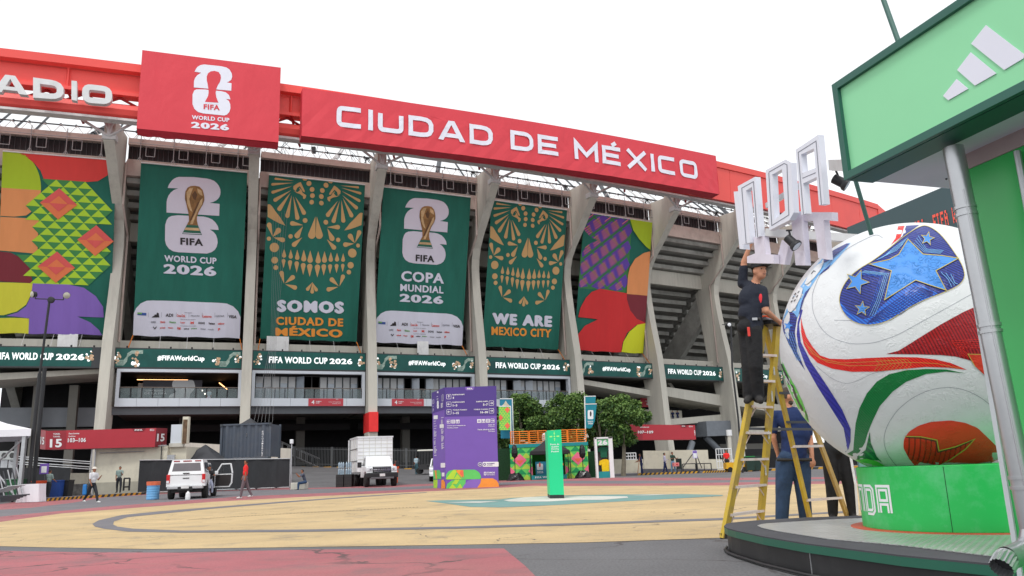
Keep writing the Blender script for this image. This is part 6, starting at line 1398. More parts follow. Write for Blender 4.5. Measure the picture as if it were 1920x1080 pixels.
def dots(word, xa, xb, yt):
    sa, ta = qh(xa, yt); sb, _ = qh(xb, yt - (xb - xa) * .18); n_ = len(word); cw = (sb - sa) / (n_ * 5 - 1); chh = .2 / 5
    for i, ch in enumerate(word):
        for rr_, row in enumerate(DOT[ch].split()):
            for c_, v in enumerate(row):
                if v == '1': a.rect(orr, sa + (i * 5 + c_) * cw, .3 + rr_ * chh, sa + (i * 5 + c_) * cw + cw * .9, .3 + rr_ * chh + chh * .9, 1)
dots('CUP 2026', 1682, 1731, 410); dots('FIFA WORLD', 1748, 1822, 396)
a.build('dot_lettering', hb_)
# ---- big white letters hung on the beam
Lp0 = aty(1400, 400, 7.7); zl = lambda x, y: (1340 + x / 3.375, 220 + y / 3.375)
def lp(x, y, off=0): return onp(*zl(x, y), Lp0 + e2 * off, nL)
lwm = M('letter_gloss_white', K(222, 224, 234, .95), .3, var=.03, spec=.5); lgr = M('letter_groove', K(120, 122, 134, .9), .5); rough = M('letter_rough_white', K(226, 220, 232, .95), .6, var=.1, dirt=(.5, .42, .5), dscale=6, damt=.4, bump=.3, bs=10)
wl = empty('letter_sign', lp(400, 700), 0, 'large white block letters hanging above the man on the ladder', 'sign')
def ltr(polys, th, m, grooves=(), off=0, name='letter'):
    mb = MB()
    for pts in polys: mb.prism([lp(x, y, off) for x, y in pts], e2 * th, m)
    o = mb.link(name, wl)
    if grooves:
        a = Art(lambda x, y, l: lp(x, y, off) + nL * (.0015 * l))
        for g in grooves: a.strip(lgr, g, 5, 1)
        g_o = a.build('groove', o)
T = .062
ltr([[(178, 803), (146, 436), (256, 376), (285, 752), (262, 764), (236, 440), (198, 464), (228, 792)]], T, lwm, [[(200, 797), (172, 448), (246, 407), (272, 757)]])
ltr([[(322, 335), (450, 266), (482, 286), (500, 602), (474, 650), (346, 716)][:0] or [(322, 335), (450, 266), (482, 286), (486, 360), (425, 328), (364, 362), (378, 648), (446, 590), (486, 360), (500, 602), (474, 650), (346, 716)][:0] or [(322, 335), (346, 716), (378, 648), (364, 362)], [(322, 335), (364, 362), (425, 328), (450, 266)], [(450, 266), (425, 328), (446, 590), (474, 650), (500, 602), (482, 286)], [(346, 716), (474, 650), (446, 590), (378, 648)]], T, lwm, [[(343, 350), (362, 685), (470, 618), (458, 300), (440, 292), (343, 347)]])
ltr([[(512, 205), (548, 618), (577, 608), (560, 418), (546, 235)], [(512, 205), (546, 235), (628, 196), (655, 110)], [(655, 110), (628, 196), (638, 322), (645, 378), (660, 556), (692, 548)], [(552, 352), (560, 418), (645, 378), (638, 320)]], T, lwm, [[(562, 612), (529, 222), (642, 150), (676, 552)], [(556, 386), (640, 350)]])
ltr([[(120, 470), (158, 832), (180, 835), (146, 468)]], T * 1.3, lwm, off=.04)
ltr([[(246, 758), (255, 862), (205, 880), (205, 922), (375, 925), (372, 868), (322, 866), (308, 752)]], T, rough, off=.03)
ltr([[(425, 776), (385, 926), (442, 932), (474, 782)]], T, rough, off=.1); ltr([[(480, 590), (512, 936), (574, 936), (548, 596)]], T, rough, off=.12)
ltr([[(552, 600), (556, 655), (620, 652), (640, 740), (655, 890), (712, 900), (690, 650), (745, 655), (742, 600)]], T, rough, off=.14)
mb = MB(); mb.bar(lp(320, 730, .06), lp(900, 768, .7), .05, .075, steelw); mb.bar(lp(740, 300, .05), kb_(.0, .25, z0 + .12), .05, .09, steelw); mb.bar(lp(330, 560, .12), lp(560, 420, .12), .03, .05, steelw); mb.link('support_beam', wl)
def spot(x, y, off, lab, dx=1):
    c = lp(x, y, off); mb = MB(); R_ = V((0, 0, 1)).rotation_difference(V((dx * .75, -.3, -.6)).normalized()).to_matrix(); mb.lathe(c, [(.03, -.06), (.04, -.055), (.042, .03), (.055, .045), (.058, .07), (.05, .072)], black, 18, R_); r_ = mb.thing('spotlight', c, lab, 'spotlight', smooth=True)
    mb = MB(); mb.tube(c + V((0, 0, .03)), c + V((-.02 * dx, 0, .1)), .009, black, 6); mb.box(c + V((-.02 * dx, 0, .105)), (.05, .02, .012), black); mb.link('bracket', r_)
    mb = MB(); mb.lathe(c, [(.045, .0725), (.001, .0727)], M('lens_glass', K(210, 216, 220), .1), 18, R_); mb.link('lens', r_)
spot(790, 405, .0, 'black spotlight beside the top white letter under the sign corner'); spot(485, 785, .02, 'small black spotlight with pale lens on the white beam under the letters', .5)
# ---- yellow stepladder
lad = empty('stepladder', gnd(1356, 1010), 0, 'tall yellow stepladder with paint-stained aluminium steps beside the giant ball', 'ladder')
yl = M('ladder_yellow', K(198, 168, 54, .95), .5, var=.15, dirt=(.3, .2, .14), dscale=4, damt=.75, vs=3); al = M('ladder_aluminium', K(206, 196, 190, .85), .45, metal=.3, var=.12, dirt=(.55, .3, .22), dscale=6, damt=.6)
ylb = M('ladder_ochre', K(190, 160, 90, .9), .55, var=.15, dirt=(.3, .2, .14), dscale=4, damt=.5)
FL, FRt = gnd(1357, 1010), gnd(1424, 998); BLf, BRf = gnd(1521, 984), gnd(1592, 977); TLl, TRl = atz(1433, 612, 2.42), atz(1457, 612, 2.42)
wdir = (FRt - FL).normalized()
for a_, b2, m_ in ((FL, TLl, yl), (FRt, TRl, yl), (BLf, TLl + V((.05, .12, -.02)), yl), (BRf, TRl + V((.05, .12, -.02)), ylb)):
    mb = MB(); nn = (a_ - BLf if a_ in (FL, FRt) else a_ - FL); mb.bar(a_, b2, .035 if a_ in (BLf, BRf) else .045, .11 if a_ in (FL, FRt) else .075, m_, up=(V((BLf - FL)).normalized())); o = mb.link('rail', lad)
    mb = MB(); mb.box(a_ + V((0, 0, .03)), (.07, .07, .06), skirt); mb.link('rubber_foot', o)
for i in range(7):
    z = .25 + .303 * i; t = z / 2.42; a_, b2 = FL.lerp(TLl, t), FRt.lerp(TRl, t); mb = MB(); mb.bar(a_, b2, .085, .028, al, up=(0, 0, 1))
    if i < 5:
        for p, sgn in ((a_, 1), (b2, -1)):
            w_ = (b2 - a_).normalized(); mb.tube(p + w_ * sgn * .14 - V((0, 0, .01)), p + w_ * sgn * .02 - V((0, 0, .12)), .008, al, 5)
    mb.link('step', lad)
for i, z in enumerate((.32, 1.0, 1.3, 1.65)):
    t = z / 2.42; a_, b2 = BLf.lerp(TLl, t), BRf.lerp(TRl, t); mb = MB(); mb.bar(a_, b2, .07 if i in (0, 1) else .03, .03, al if i < 2 else steeld, up=(0, 0, 1)); mb.link('rear_rung', lad)
mb = MB(); c = (TLl + TRl) / 2 + V((0, .06, .03)); ang = atan2(wdir.y, wdir.x); mb.box(c, (.42, .26, .05), skirt, rz=ang, bev=.012); mb.link('top_cap', lad)
for sgn, (a_, b_2) in enumerate(((FL, BLf), (FRt, BRf))):
    mb = MB(); t = .5; mb.bar(a_.lerp((TLl, TRl)[sgn], t), b_2.lerp((TLl, TRl)[sgn], t), .02, .03, steeld); mb.link('spreader', lad)
a_ = FRt.lerp(TRl, .42); mb = MB()
for t, h_ in ((.30, .12), (.47, .1), (.66, .14), (.78, .1)):
    c = FRt.lerp(TRl, t); mb.box(c + V((-.004, -.05, 0)), (.028, .008, h_), M('rail_label', K(190, 190, 180), .6, var=.5, vs=30), rz=ang)
mb.link('label', lad)
mb = MB(); c = (TLl + TRl) / 2 + V((-.06, -.02, .075)); mb.box(c + V((0, 0, .0)), (.3, .14, .03), M('cardboard_grey', K(150, 150, 156), .8), rz=ang, bev=.008); mb.thing('tool_tray', c, 'grey tray lying on top of the stepladder', 'tray')
mb = MB(); mb.ball(c + V((.02, 0, .03)), .09, orv, 10, (1.2, .7, .35)); mb.thing('folded_cloth', c + V((0, 0, .015)), 'orange cloth lying on the stepladder top', 'cloth')
# ---- the two men and the trousers
stp = FL.lerp(TLl, (.25 + .303 * 4) / 2.42).lerp(FRt.lerp(TRl, (.25 + .303 * 4) / 2.42), .45); Y1 = stp.y - .22
P_ = lambda x, y, dy=0: aty(x, y, Y1 + dy)
J = dict(pelvis=P_(1407, 612), chest=P_(1409, 570), neck=P_(1416, 527), head=P_(1424, 508, -.06), sh0=P_(1392, 532, .05), el0=P_(1395, 492, -.02), wr0=P_(1404, 466, -.1), sh1=P_(1430, 545, -.05), el1=P_(1436, 583, -.1), wr1=P_(1459, 602, .05),
         hip0=P_(1400, 622, .06), knee0=P_(1404, 688, .02), ankle0=P_(1404, 744, .06), toe0=P_(1400, 752, -.12), hip1=P_(1413, 622, -.04), knee1=P_(1417, 688, -.08), ankle1=P_(1422, 744, -.02), toe1=P_(1426, 752, -.18), f=V((.35, -.93, 0)).normalized(), r=V((-.93, -.35, 0)).normalized(), H=1.74, hf=V((.3, -.95, 0)).normalized(), girth=1.05, curl0=1.2, curl1=.9, legw=1.15)
r1_, _ = person('man in navy T-shirt and black trousers standing on the yellow stepladder with one arm raised', J, navy, blackt, darkshoe, skinA, hat=CL('black_cap', (.015, .015, .017)), hero=True)
mb = MB(); c = P_(1428, 560, -.1); mb.ball(c, .05, M('print_red_cloth', K(220, 50, 60), .7), 10, (.8, .3, 1.3)); mb.link('shirt_print', r1_)
mb = MB(); mb.box(P_(1404, 622, -.17), (.03, .02, .11), M('red_tag', K(224, 66, 56), .5), bev=.006); mb.link('belt_key_tag', r1_)
mb = MB(); mb.tube(P_(1384, 601, .04), P_(1425, 598, -.12), .02, skirt, 8); mb.box(P_(1415, 598, -.14), (.06, .01, .03), galv); mb.link('belt', r1_)
Y2 = 11.1; P2 = lambda x, y, dy=0: aty(x, y, Y2 + dy)
J = dict(pelvis=P2(1488, 858), chest=P2(1490, 800), neck=P2(1478, 762), head=P2(1474, 744), sh0=P2(1452, 778, .03), el0=P2(1450, 820, .05), wr0=P2(1458, 850, .12), sh1=P2(1510, 778, -.03), el1=P2(1519, 825, -.02), wr1=P2(1523, 858, -.08),
         hip0=P2(1473, 868), knee0=P2(1468, 925), ankle0=P2(1466, 985, .02), toe0=P2(1462, 996, -.12), hip1=P2(1502, 868), knee1=P2(1506, 925), ankle1=P2(1512, 983, .02), toe1=P2(1515, 994, -.12), f=V((.3, -.95, 0)).normalized(), r=V((-.95, -.3, 0)).normalized(), H=1.8, hf=V((.9, .1, .0)).normalized(), girth=1.3, belly=1.12, curl1=1.4, legw=1.3)
r2_, _ = person('heavy man in dark blue polo shirt and jeans behind the stepladder', J, bluepolo, jeans, darkshoe, skinA, hair=M('hair_brown', (.06, .045, .035), .8), hero=True)
mb = MB(); mb.tube(P2(1456, 862, -.12), P2(1522, 862, -.16), .022, skirt, 8); mb.box(P2(1493, 862, -.2), (.06, .02, .04), galv); mb.link('belt', r2_)
mb = MB(); mb.ball(P2(1481, 755, -.02), .05, M('hair_brown', (0, 0, 0)), 10, (.9, 1, .75)); mb.link('beard', r2_)
Y3 = 11.4; P3_ = lambda x, y, dy=0: aty(x, y, Y3 + dy)
J = dict(pelvis=P3_(1562, 842), chest=P3_(1568, 795), neck=P3_(1576, 755), head=P3_(1580, 735), sh0=P3_(1552, 765, .03), el0=P3_(1545, 805, .05), wr0=P3_(1552, 838, .02), sh1=P3_(1598, 765, -.03), el1=P3_(1602, 805, -.02), wr1=P3_(1600, 838, -.08),
         hip0=P3_(1554, 852), knee0=P3_(1560, 908), ankle0=P3_(1562, 966, .02), toe0=P3_(1558, 976, -.12), hip1=P3_(1582, 852), knee1=P3_(1592, 908), ankle1=P3_(1600, 966, .02), toe1=P3_(1604, 975, -.12), f=V((-.3, -.95, 0)).normalized(), r=V((-.95, .3, 0)).normalized(), H=1.74, hf=V((.3, .9, .0)).normalized(), girth=1.05, legw=1.25)
r3_, _ = person('person in black tracksuit with three white side stripes, half hidden behind the ball', J, blackt, blackt, darkshoe, skinB, hero=False)
mb = MB()
for o in (-.022, 0, .022):
    pts = [P3_(1594 + o * 60, 850, -.12 + o), P3_(1599 + o * 60, 880, -.13 + o), P3_(1604 + o * 60, 908, -.13 + o), P3_(1606 + o * 50, 935, -.11 + o), P3_(1608 + o * 50, 966, -.08 + o)]
    mb.path(pts, .008, M('stripe_white', (.8, .8, .8), .7), 6)
mb.link('side_stripes', r3_)
# ================================================================== VEHICLES
vw = M('vehicle_white', K(226, 228, 230, .95), .3, var=.03, spec=.6); vg = glass('vehicle_glass', (.03, .035, .04), .06); vblk = M('vehicle_black_trim', (.02, .02, .022), .5); tyre = M('tyre_rubber', (.02, .02, .02), .85); chrome = M('chrome', (.55, .56, .58), .2, metal=.9); lamp_r = M('tail_lamp_red', K(200, 30, 34), .3); lamp_w = M('lamp_clear', (.75, .77, .8), .15)
def local(root):
    m = wmat(root); return lambda x, y, z: m @ V((x, y, z))
def wheel(root, T, x, y, z, r, w, dual=False):
    mb = MB(); ax = (T(0, 1, 0) - T(0, 0, 0)); c = T(x, y, z); s = 1 if y > 0 else -1
    R = V((0, 0, 1)).rotation_difference(ax * s).to_matrix()
    mb.lathe(c, [(r * .62, w / 2), (r * .93, w / 2), (r, w * .35), (r, -w * .35), (r * .93, -w / 2), (r * .62, -w / 2)], tyre, 24, R); o = mb.link('wheel', root, True)
    mb = MB(); mb.lathe(c, [(r * .6, w * .3), (r * .5, w * .2), (r * .2, w * .32), (.001, w * .33)], galv, 16, R, cap=False); mb.link('rim', o, True)
    return o
def hx(mb, T, x0, x1, y0, y1, z0, z1, m, tx=0, ty=0, tx2=None):
    """box in vehicle axes; tx shrinks the top at the rear, tx2 at the front, ty on both sides"""
    tx2 = tx if tx2 is None else tx2
    mb.hexa([T(x0, y0, z0), T(x1, y0, z0), T(x1, y1, z0), T(x0, y1, z0), T(x0 + tx, y0 + ty, z1), T(x1 - tx2, y0 + ty, z1), T(x1 - tx2, y1 - ty, z1), T(x0 + tx, y1 - ty, z1)], m)
def sideprof(mb, T, pts, y0, y1, m, bulge=.03):
    A = [T(x, y0, z) for x, z in pts]; mb.prism(A, T(0, y1, 0) - T(0, y0, 0), m)
def pickup(loc, rz, label, shell=True, open_door=True):
    r = empty('pickup_truck', loc, rz, label, 'pickup truck'); T = local(r); w = .91
    mb = MB(); body = [(-2.45, .62), (-2.45, 1.12), (-2.42, 1.2), (.75, 1.2), (1.0, 1.18), (2.3, 1.08), (2.55, .98), (2.62, .7), (2.6, .5), (2.15, .5), (2.08, .74), (1.85, .9), (1.6, .9), (1.38, .74), (1.3, .48), (-1.1, .48), (-1.17, .74), (-1.4, .92), (-1.68, .92), (-1.9, .74), (-2.0, .62)]
    sideprof(mb, T, body, -w, w, vw); mb.link('body', r)
    mb = MB(); hx(mb, T, -.72, 1.25, -.86, .86, 1.2, 1.78, vw, .18, .12, .72); mb.link('cabin', r)
    mb = MB()
    for s in (-1, 1):
        mb.quad([T(-.55, s * .875, 1.25), T(.22, s * .875, 1.25), T(.22, s * .775, 1.7), T(-.45, s * .775, 1.7)], vg); mb.quad([T(.28, s * .875, 1.25), T(1.02, s * .875, 1.25), T(.52, s * .775, 1.7), T(.28, s * .775, 1.7)], vg)
    mb.quad([T(1.22, -.76, 1.24), T(1.22, .76, 1.24), T(.62, .68, 1.73), T(.62, -.68, 1.73)], vg); mb.quad([T(-.74, -.76, 1.26), T(-.74, .76, 1.26), T(-.58, .68, 1.7), T(-.58, -.68, 1.7)], vg); mb.link('window', r)
    if shell:
        mb = MB(); hx(mb, T, -2.45, -.74, -.86, .86, 1.2, 1.92, vw, .2, .14, .0); mb.link('camper_shell', r)
        mb = MB(); mb.quad([T(-2.41, -.68, 1.36), T(-2.41, .68, 1.36), T(-2.295, .62, 1.76), T(-2.295, -.62, 1.76)], M('smoked_glass', (.14, .13, .14), .15)); mb.link('rear_window', r)
        mb = MB()
        for s in (-1, 1): mb.quad([T(-2.1, s * .873, 1.32), T(-.85, s * .873, 1.32), T(-.85, s * .775, 1.78), T(-2.0, s * .775, 1.78)], vg)
        mb.link('side_window', r)
        mb = MB()
        for y, w_ in ((-.5, .14), (0, .2), (.5, .14)): mb.box(T(-2.27, y, 1.86), (.06, w_ * 2, .05), M('shell_light_red', K(150, 30, 34), .4), rz=rz)
        mb.link('brake_light', r)
    for s in (-1, 1):
        mb = MB(); mb.box(T(-2.46, s * .83, 1.0), (.06, .16, .42), lamp_r, rz=rz, bev=.02); mb.box(T(-2.49, s * .84, .86), (.03, .12, .12), lamp_w, rz=rz); mb.link('tail_light', r)
        mb = MB(); mb.box(T(2.56, s * .76, .92), (.1, .26, .18), lamp_w, rz=rz, bev=.03); mb.link('headlight', r)
        mb = MB(); mb.box(T(.85, s * 1.02, 1.26), (.1, .18, .2), vblk if not shell else vw, rz=rz, bev=.03); mb.link('mirror', r)
        wheel(r, T, -1.54, s * .8, .38, .38, .25); wheel(r, T, 1.73, s * .8, .38, .38, .25)
    mb = MB(); mb.box(T(-2.52, 0, .58), (.2, 1.7, .18), chrome, rz=rz, bev=.04); mb.box(T(-2.56, 0, .52), (.16, .7, .2), vblk, rz=rz, bev=.03); mb.link('rear_bumper', r)
    mb = MB(); mb.box(T(-2.635, 0, .6), (.02, .36, .15), M('plate_white', (.7, .7, .7), .5), rz=rz); mb.link('number_plate', r)
    mb = MB(); mb.box(T(-2.46, 0, 1.02), (.03, .3, .04), vblk, rz=rz); mb.box(T(-2.46, 0, 1.26), (.05, .3, .04), vblk, rz=rz); mb.box(T(-2.455, 0, 1.17), (.012, 1.5, .012), vblk, rz=rz); mb.link('tailgate_handle', r)
    mb = MB(); mb.box(T(2.6, 0, .84), (.06, 1.2, .3), vblk, rz=rz, bev=.02); mb.box(T(2.62, 0, .58), (.18, 1.75, .2), vw, rz=rz, bev=.04); mb.link('grille', r)
    mb = MB(); hx(mb, T, -2.2, 2.3, -.7, .7, .32, .5, vblk); mb.link('underbody', r)
    if open_door:
        hinge = T(1.1, -.9, 0); dv = (T(-.45, -.8, 0) - T(0, 0, 0)).normalized(); nv = V((-dv.y, dv.x, 0)) * .05; mb = MB()
        Q = [hinge + dv * a + V((0, 0, z)) for a, z in ((0, .5), (.95, .5), (1.1, .7), (1.12, 1.2), (0, 1.2))]; mb.prism(Q, nv, vw)
        F_ = [hinge + dv * a + V((0, 0, z)) for a, z in ((.05, 1.2), (.42, 1.72), (.98, 1.72), (1.1, 1.22))]
        for p, q in zip(F_[:-1], F_[1:]): mb.bar(p + nv / 2, q + nv / 2, .05, .06, vw)
        o = mb.link('open_door', r); mb = MB(); mb.quad([hinge + dv * a + V((0, 0, z)) + nv * .5 for a, z in ((.08, 1.2), (1.07, 1.2), (.96, 1.7), (.43, 1.7))], M('door_glass', (.05, .055, .06), .05, alpha=.55)); mb.quad([hinge + dv * a + V((0, 0, z)) - nv * .15 for a, z in ((.06, .56), (.92, .56), (1.04, .75), (1.05, 1.15), (.06, 1.15))], M('door_lining', (.04, .035, .035), .7)); mb.link('door_glass', o)
        mb = MB(); mb.quad([T(.1, -.915, .55), T(1.0, -.915, .55), T(1.0, -.915, 1.2), T(.1, -.915, 1.2)], vblk); mb.link('door_opening', r)
    return r
pk = gnd(347, 930); pk = V((pk.x, 41.6, 0)); pkx = aty(347, 925, 41.2); RZ = radians(103)
pl_ = V((pkx.x, 41.2, 0)) + V((cos(RZ), sin(RZ), 0)) * 2.5
pickup(pl_, RZ, 'white pickup with camper shell seen from behind, front door open')
p2_ = aty(822, 900, 60); pickup(V((p2_.x, 62.5, gz(60))), radians(-84), 'white pickup mostly hidden behind the purple sign tower', False, False)
# box truck
tb = aty(716, 900, 53.2); RT_ = radians(-70); tl = V((tb.x, 53.2, gz(53))) - V((cos(RT_), sin(RT_), 0)) * 2.9
r = empty('box_truck', tl, RT_, 'white truck with ribbed white cargo box and black grille, facing the plaza', 'truck'); T = local(r)
mb = MB(); sideprof(mb, T, [(.55, .62), (.55, 1.3), (1.75, 1.3), (2.75, 1.25), (2.9, 1.1), (2.92, .78), (2.75, .7), (2.72, .86), (2.5, 1.0), (2.2, 1.0), (1.95, .86), (1.88, .62)], -.98, .98, vw); mb.link('hood', r)
mb = MB(); hx(mb, T, .55, 2.05, -.9, .9, 1.3, 1.95, vw, .05, .12, .62); mb.link('cabin', r)
mb = MB(); mb.quad([T(2.02, -.78, 1.33), T(2.02, .78, 1.33), T(1.46, .7, 1.9), T(1.46, -.7, 1.9)], M('windscreen', K(120, 132, 138), .05, var=.5, vs=1.5, spec=.8)); mb.quad([T(.8, -.905, 1.35), T(1.75, -.905, 1.35), T(1.4, -.8, 1.88), T(.8, -.8, 1.88)], vg); mb.link('window', r)
mb = MB(); mb.box(T(2.93, 0, 1.08), (.08, 1.2, .36), vblk, rz=RT_, bev=.06); o = mb.link('grille', r)
mb = MB()
for z in (.98, 1.2): mb.box(T(2.975, 0, z), (.02, 1.05, .025), chrome, rz=RT_)
mb.link('grille_trim', o); 
a = Art(lambda x, y, l: T(2.98 + .004 * l, x, y)); a.text(chrome, 'RAM', -.26, 1.04, .26, 1.13, 2, .06); a.rect(chrome, -.56, 1.05, -.3, 1.12, 1, .02); a.rect(chrome, .3, 1.05, .56, 1.12, 1, .02); a.build('badge', o)
for s in (-1, 1):
    mb = MB(); mb.box(T(2.88, s * .8, 1.12), (.14, .34, .26), lamp_w, rz=RT_, bev=.05); o = mb.link('headlight', r)
    mb = MB(); mb.ball(T(2.95, s * .74, 1.12), .07, M('lamp_inner', (.3, .31, .33), .2, metal=.7), 10); mb.link('bulb', o)
    mb = MB(); mb.box(T(1.75, s * 1.25, 1.42), (.12, .26, .34), vblk, rz=RT_, bev=.03); mb.bar(T(1.75, s * .95, 1.4), T(1.75, s * 1.2, 1.4), .05, .05, vblk); mb.link('mirror', r)
    wheel(r, T, 2.35, s * .88, .42, .42, .28); wheel(r, T, -1.6, s * .95, .42, .42, .28); wheel(r, T, -1.6, s * .62, .42, .42, .28)
mb = MB(); mb.box(T(2.98, 0, .72), (.22, 2.05, .34), vblk, rz=RT_, bev=.06); mb.box(T(3.05, 0, .55), (.12, 1.5, .12), M('grey_bumper_lip', (.12, .12, .13), .5), rz=RT_, bev=.03); o = mb.link('bumper', r); mb = MB(); mb.box(T(3.11, 0, .74), (.02, .34, .17), MATS['plate_white'], rz=RT_); mb.link('number_plate', o)
mb = MB(); hx(mb, T, -2.7, .5, -1.18, 1.18, .98, 3.25, vw); o = mb.link('cargo_box', r)
rbm = M('box_rib_offwhite', K(206, 206, 200), .6); mb = MB();  # ribs in a slightly greyer white than the cargo box
for z in (1.3, 1.55, 1.8, 2.05, 2.3, 2.55, 2.8, 3.05): mb.box(T(.51, 0, z), (.025, 2.3, .035), rbm, rz=RT_)
for y in (-.8, -.4, 0, .4, .8): mb.box(T(.515, y, 2.1), (.02, .03, 2.2), rbm, rz=RT_)
for x in (-2.0, -1.2, -.4):
    mb.box(T(x, -1.19, 2.1), (.06, .03, 2.2), rbm, rz=RT_)
for z in (1.7, 2.5): mb.box(T(-1.1, -1.2, z), (3.1, .03, .06), M('box_rail_grey', K(120, 120, 118), .6), rz=RT_)
hx(mb, T, -2.78, .56, -1.22, 1.22, 3.22, 3.3, vw); mb.link('ribs', o)
mb = MB(); hx(mb, T, -2.95, -2.72, -1.3, -1.24, .9, 3.2, vw); mb.link('open_rear_door', r)
mb = MB(); hx(mb, T, -2.6, .5, -.5, .5, .6, .95, vblk); mb.link('chassis', r)
# bottled water and crates by the truck
wb = M('wrapped_bottles', K(150, 170, 184), .3, var=.4, vs=9)
b0_ = aty(648, 895, 55.5)
for i in range(4):
    c = V((b0_.x - .35 + .55 * (i % 2), 55.5 + .3 * (i // 2), gz(55) + .0)); mb = MB(); mb.box(c + V((0, 0, .42)), (.5, .5, .84), M('black_crate', (.03, .03, .03), .6, var=.4, vs=10), bev=.02)
    for z in (.2, .42, .64): mb.box(c + V((0, -.252, z)), (.44, .01, .05), vblk)
    mb.thing('crate', c, ('black crate stack beside the rear wheel of the box truck, leftmost front', 'black crate stack beside the rear wheel, nearest the truck, front', 'black crate stack behind the leftmost crates', 'black crate stack behind the crates nearest the truck')[i], 'crate', 'black crates beside the truck')
for i in range(2):
    c = V((b0_.x - .3 + .5 * i, 55.5, gz(55) + .84)); mb = MB()
    for a_ in range(3):
        for k_ in range(2): mb.lathe(c + V((-.14 + .14 * a_, 0, .42 * k_)), [(.065, 0), (.065, .3), (.02, .37), (.02, .41)], wb, 10)
    mb.thing('bottle_pack', c, ('pack of big water bottles on the left black crates', 'pack of big water bottles on the crates nearest the truck')[i], 'bottles', 'water bottle packs')
# utility cart behind the second pickup
c = aty(800, 888, 73); r = empty('utility_cart', c, 0, 'small cart with pale roof behind the half hidden pickup', 'cart'); T = local(r)
mb = MB(); hx(mb, T, -.7, .8, -1, 1, 1.95, 2.05, M('roof_cream', K(200, 200, 190), .5), .05, .05); mb.link('roof', r)
mb = MB(); hx(mb, T, -.6, .6, -.9, .9, .35, .8, vblk, .05, .05); mb.link('body', r)
for x in (-.6, .6):
    for y in (-.9, .9): mb = MB(); mb.tube(T(x, y, .7), T(x, y, 1.95), .03, vblk, 6); mb.link('post', r); wheel(r, T, x, y * .7, .25, .25, .16)
# ================================================================== PURPLE SIGN TOWER
pb = [gnd(836, 916.5), V((0, 0, 0)), gnd(812.6, 914.6)]; pb[1] = gy(935, pb[0].y + .25); hT = aty(836, 726.5, pb[0].y).z
tw = empty('wayfinding_tower', pb[0], 0, 'tall purple cube tower with white arrows, tunnel numbers and a bright pattern at its foot', 'sign'); p1c = M('tower_purple_dark', K(84, 62, 146, 1.12), .5, var=.03); p2c = M('tower_purple', K(124, 92, 186, 1.12), .5, var=.04)
up_ = V((0, 0, 1)); p3_ = pb[1] + (pb[2] - pb[0]); A4 = [pb[0], pb[1], p3_, pb[2]]; A4 = [V((p.x, p.y, 0)) for p in A4]
mb = MB(); mb.hexa([p for p in A4] + [p + up_ * hT for p in A4], p2c); mb.link('box', tw)
def tpanel(P0, P1, nm, fill_):
    nn = (P1 - P0).cross(up_).normalized(); nn = nn if nn.y < 0 or nm == 'side' else -nn
    q = quadmap((185, 57), (680, 60), (695, 1020), (185, 1037)) if nm == 'front' else quadmap((65, 100), (185, 57), (185, 1037), (65, 1030))
    a = Art(lambda s, t, l: P0.lerp(P1, s) + up_ * (hT * (1 - t)) + nn * (.006 * l)); fill_(a, q); a.build('print', tw)
tg, tr_, to, tgr = [M('tower_' + n, K(*c), .5) for n, c in (('lime', (176, 216, 60)), ('coral', (236, 110, 80)), ('orange', (240, 150, 60)), ('green', (96, 200, 100)))]
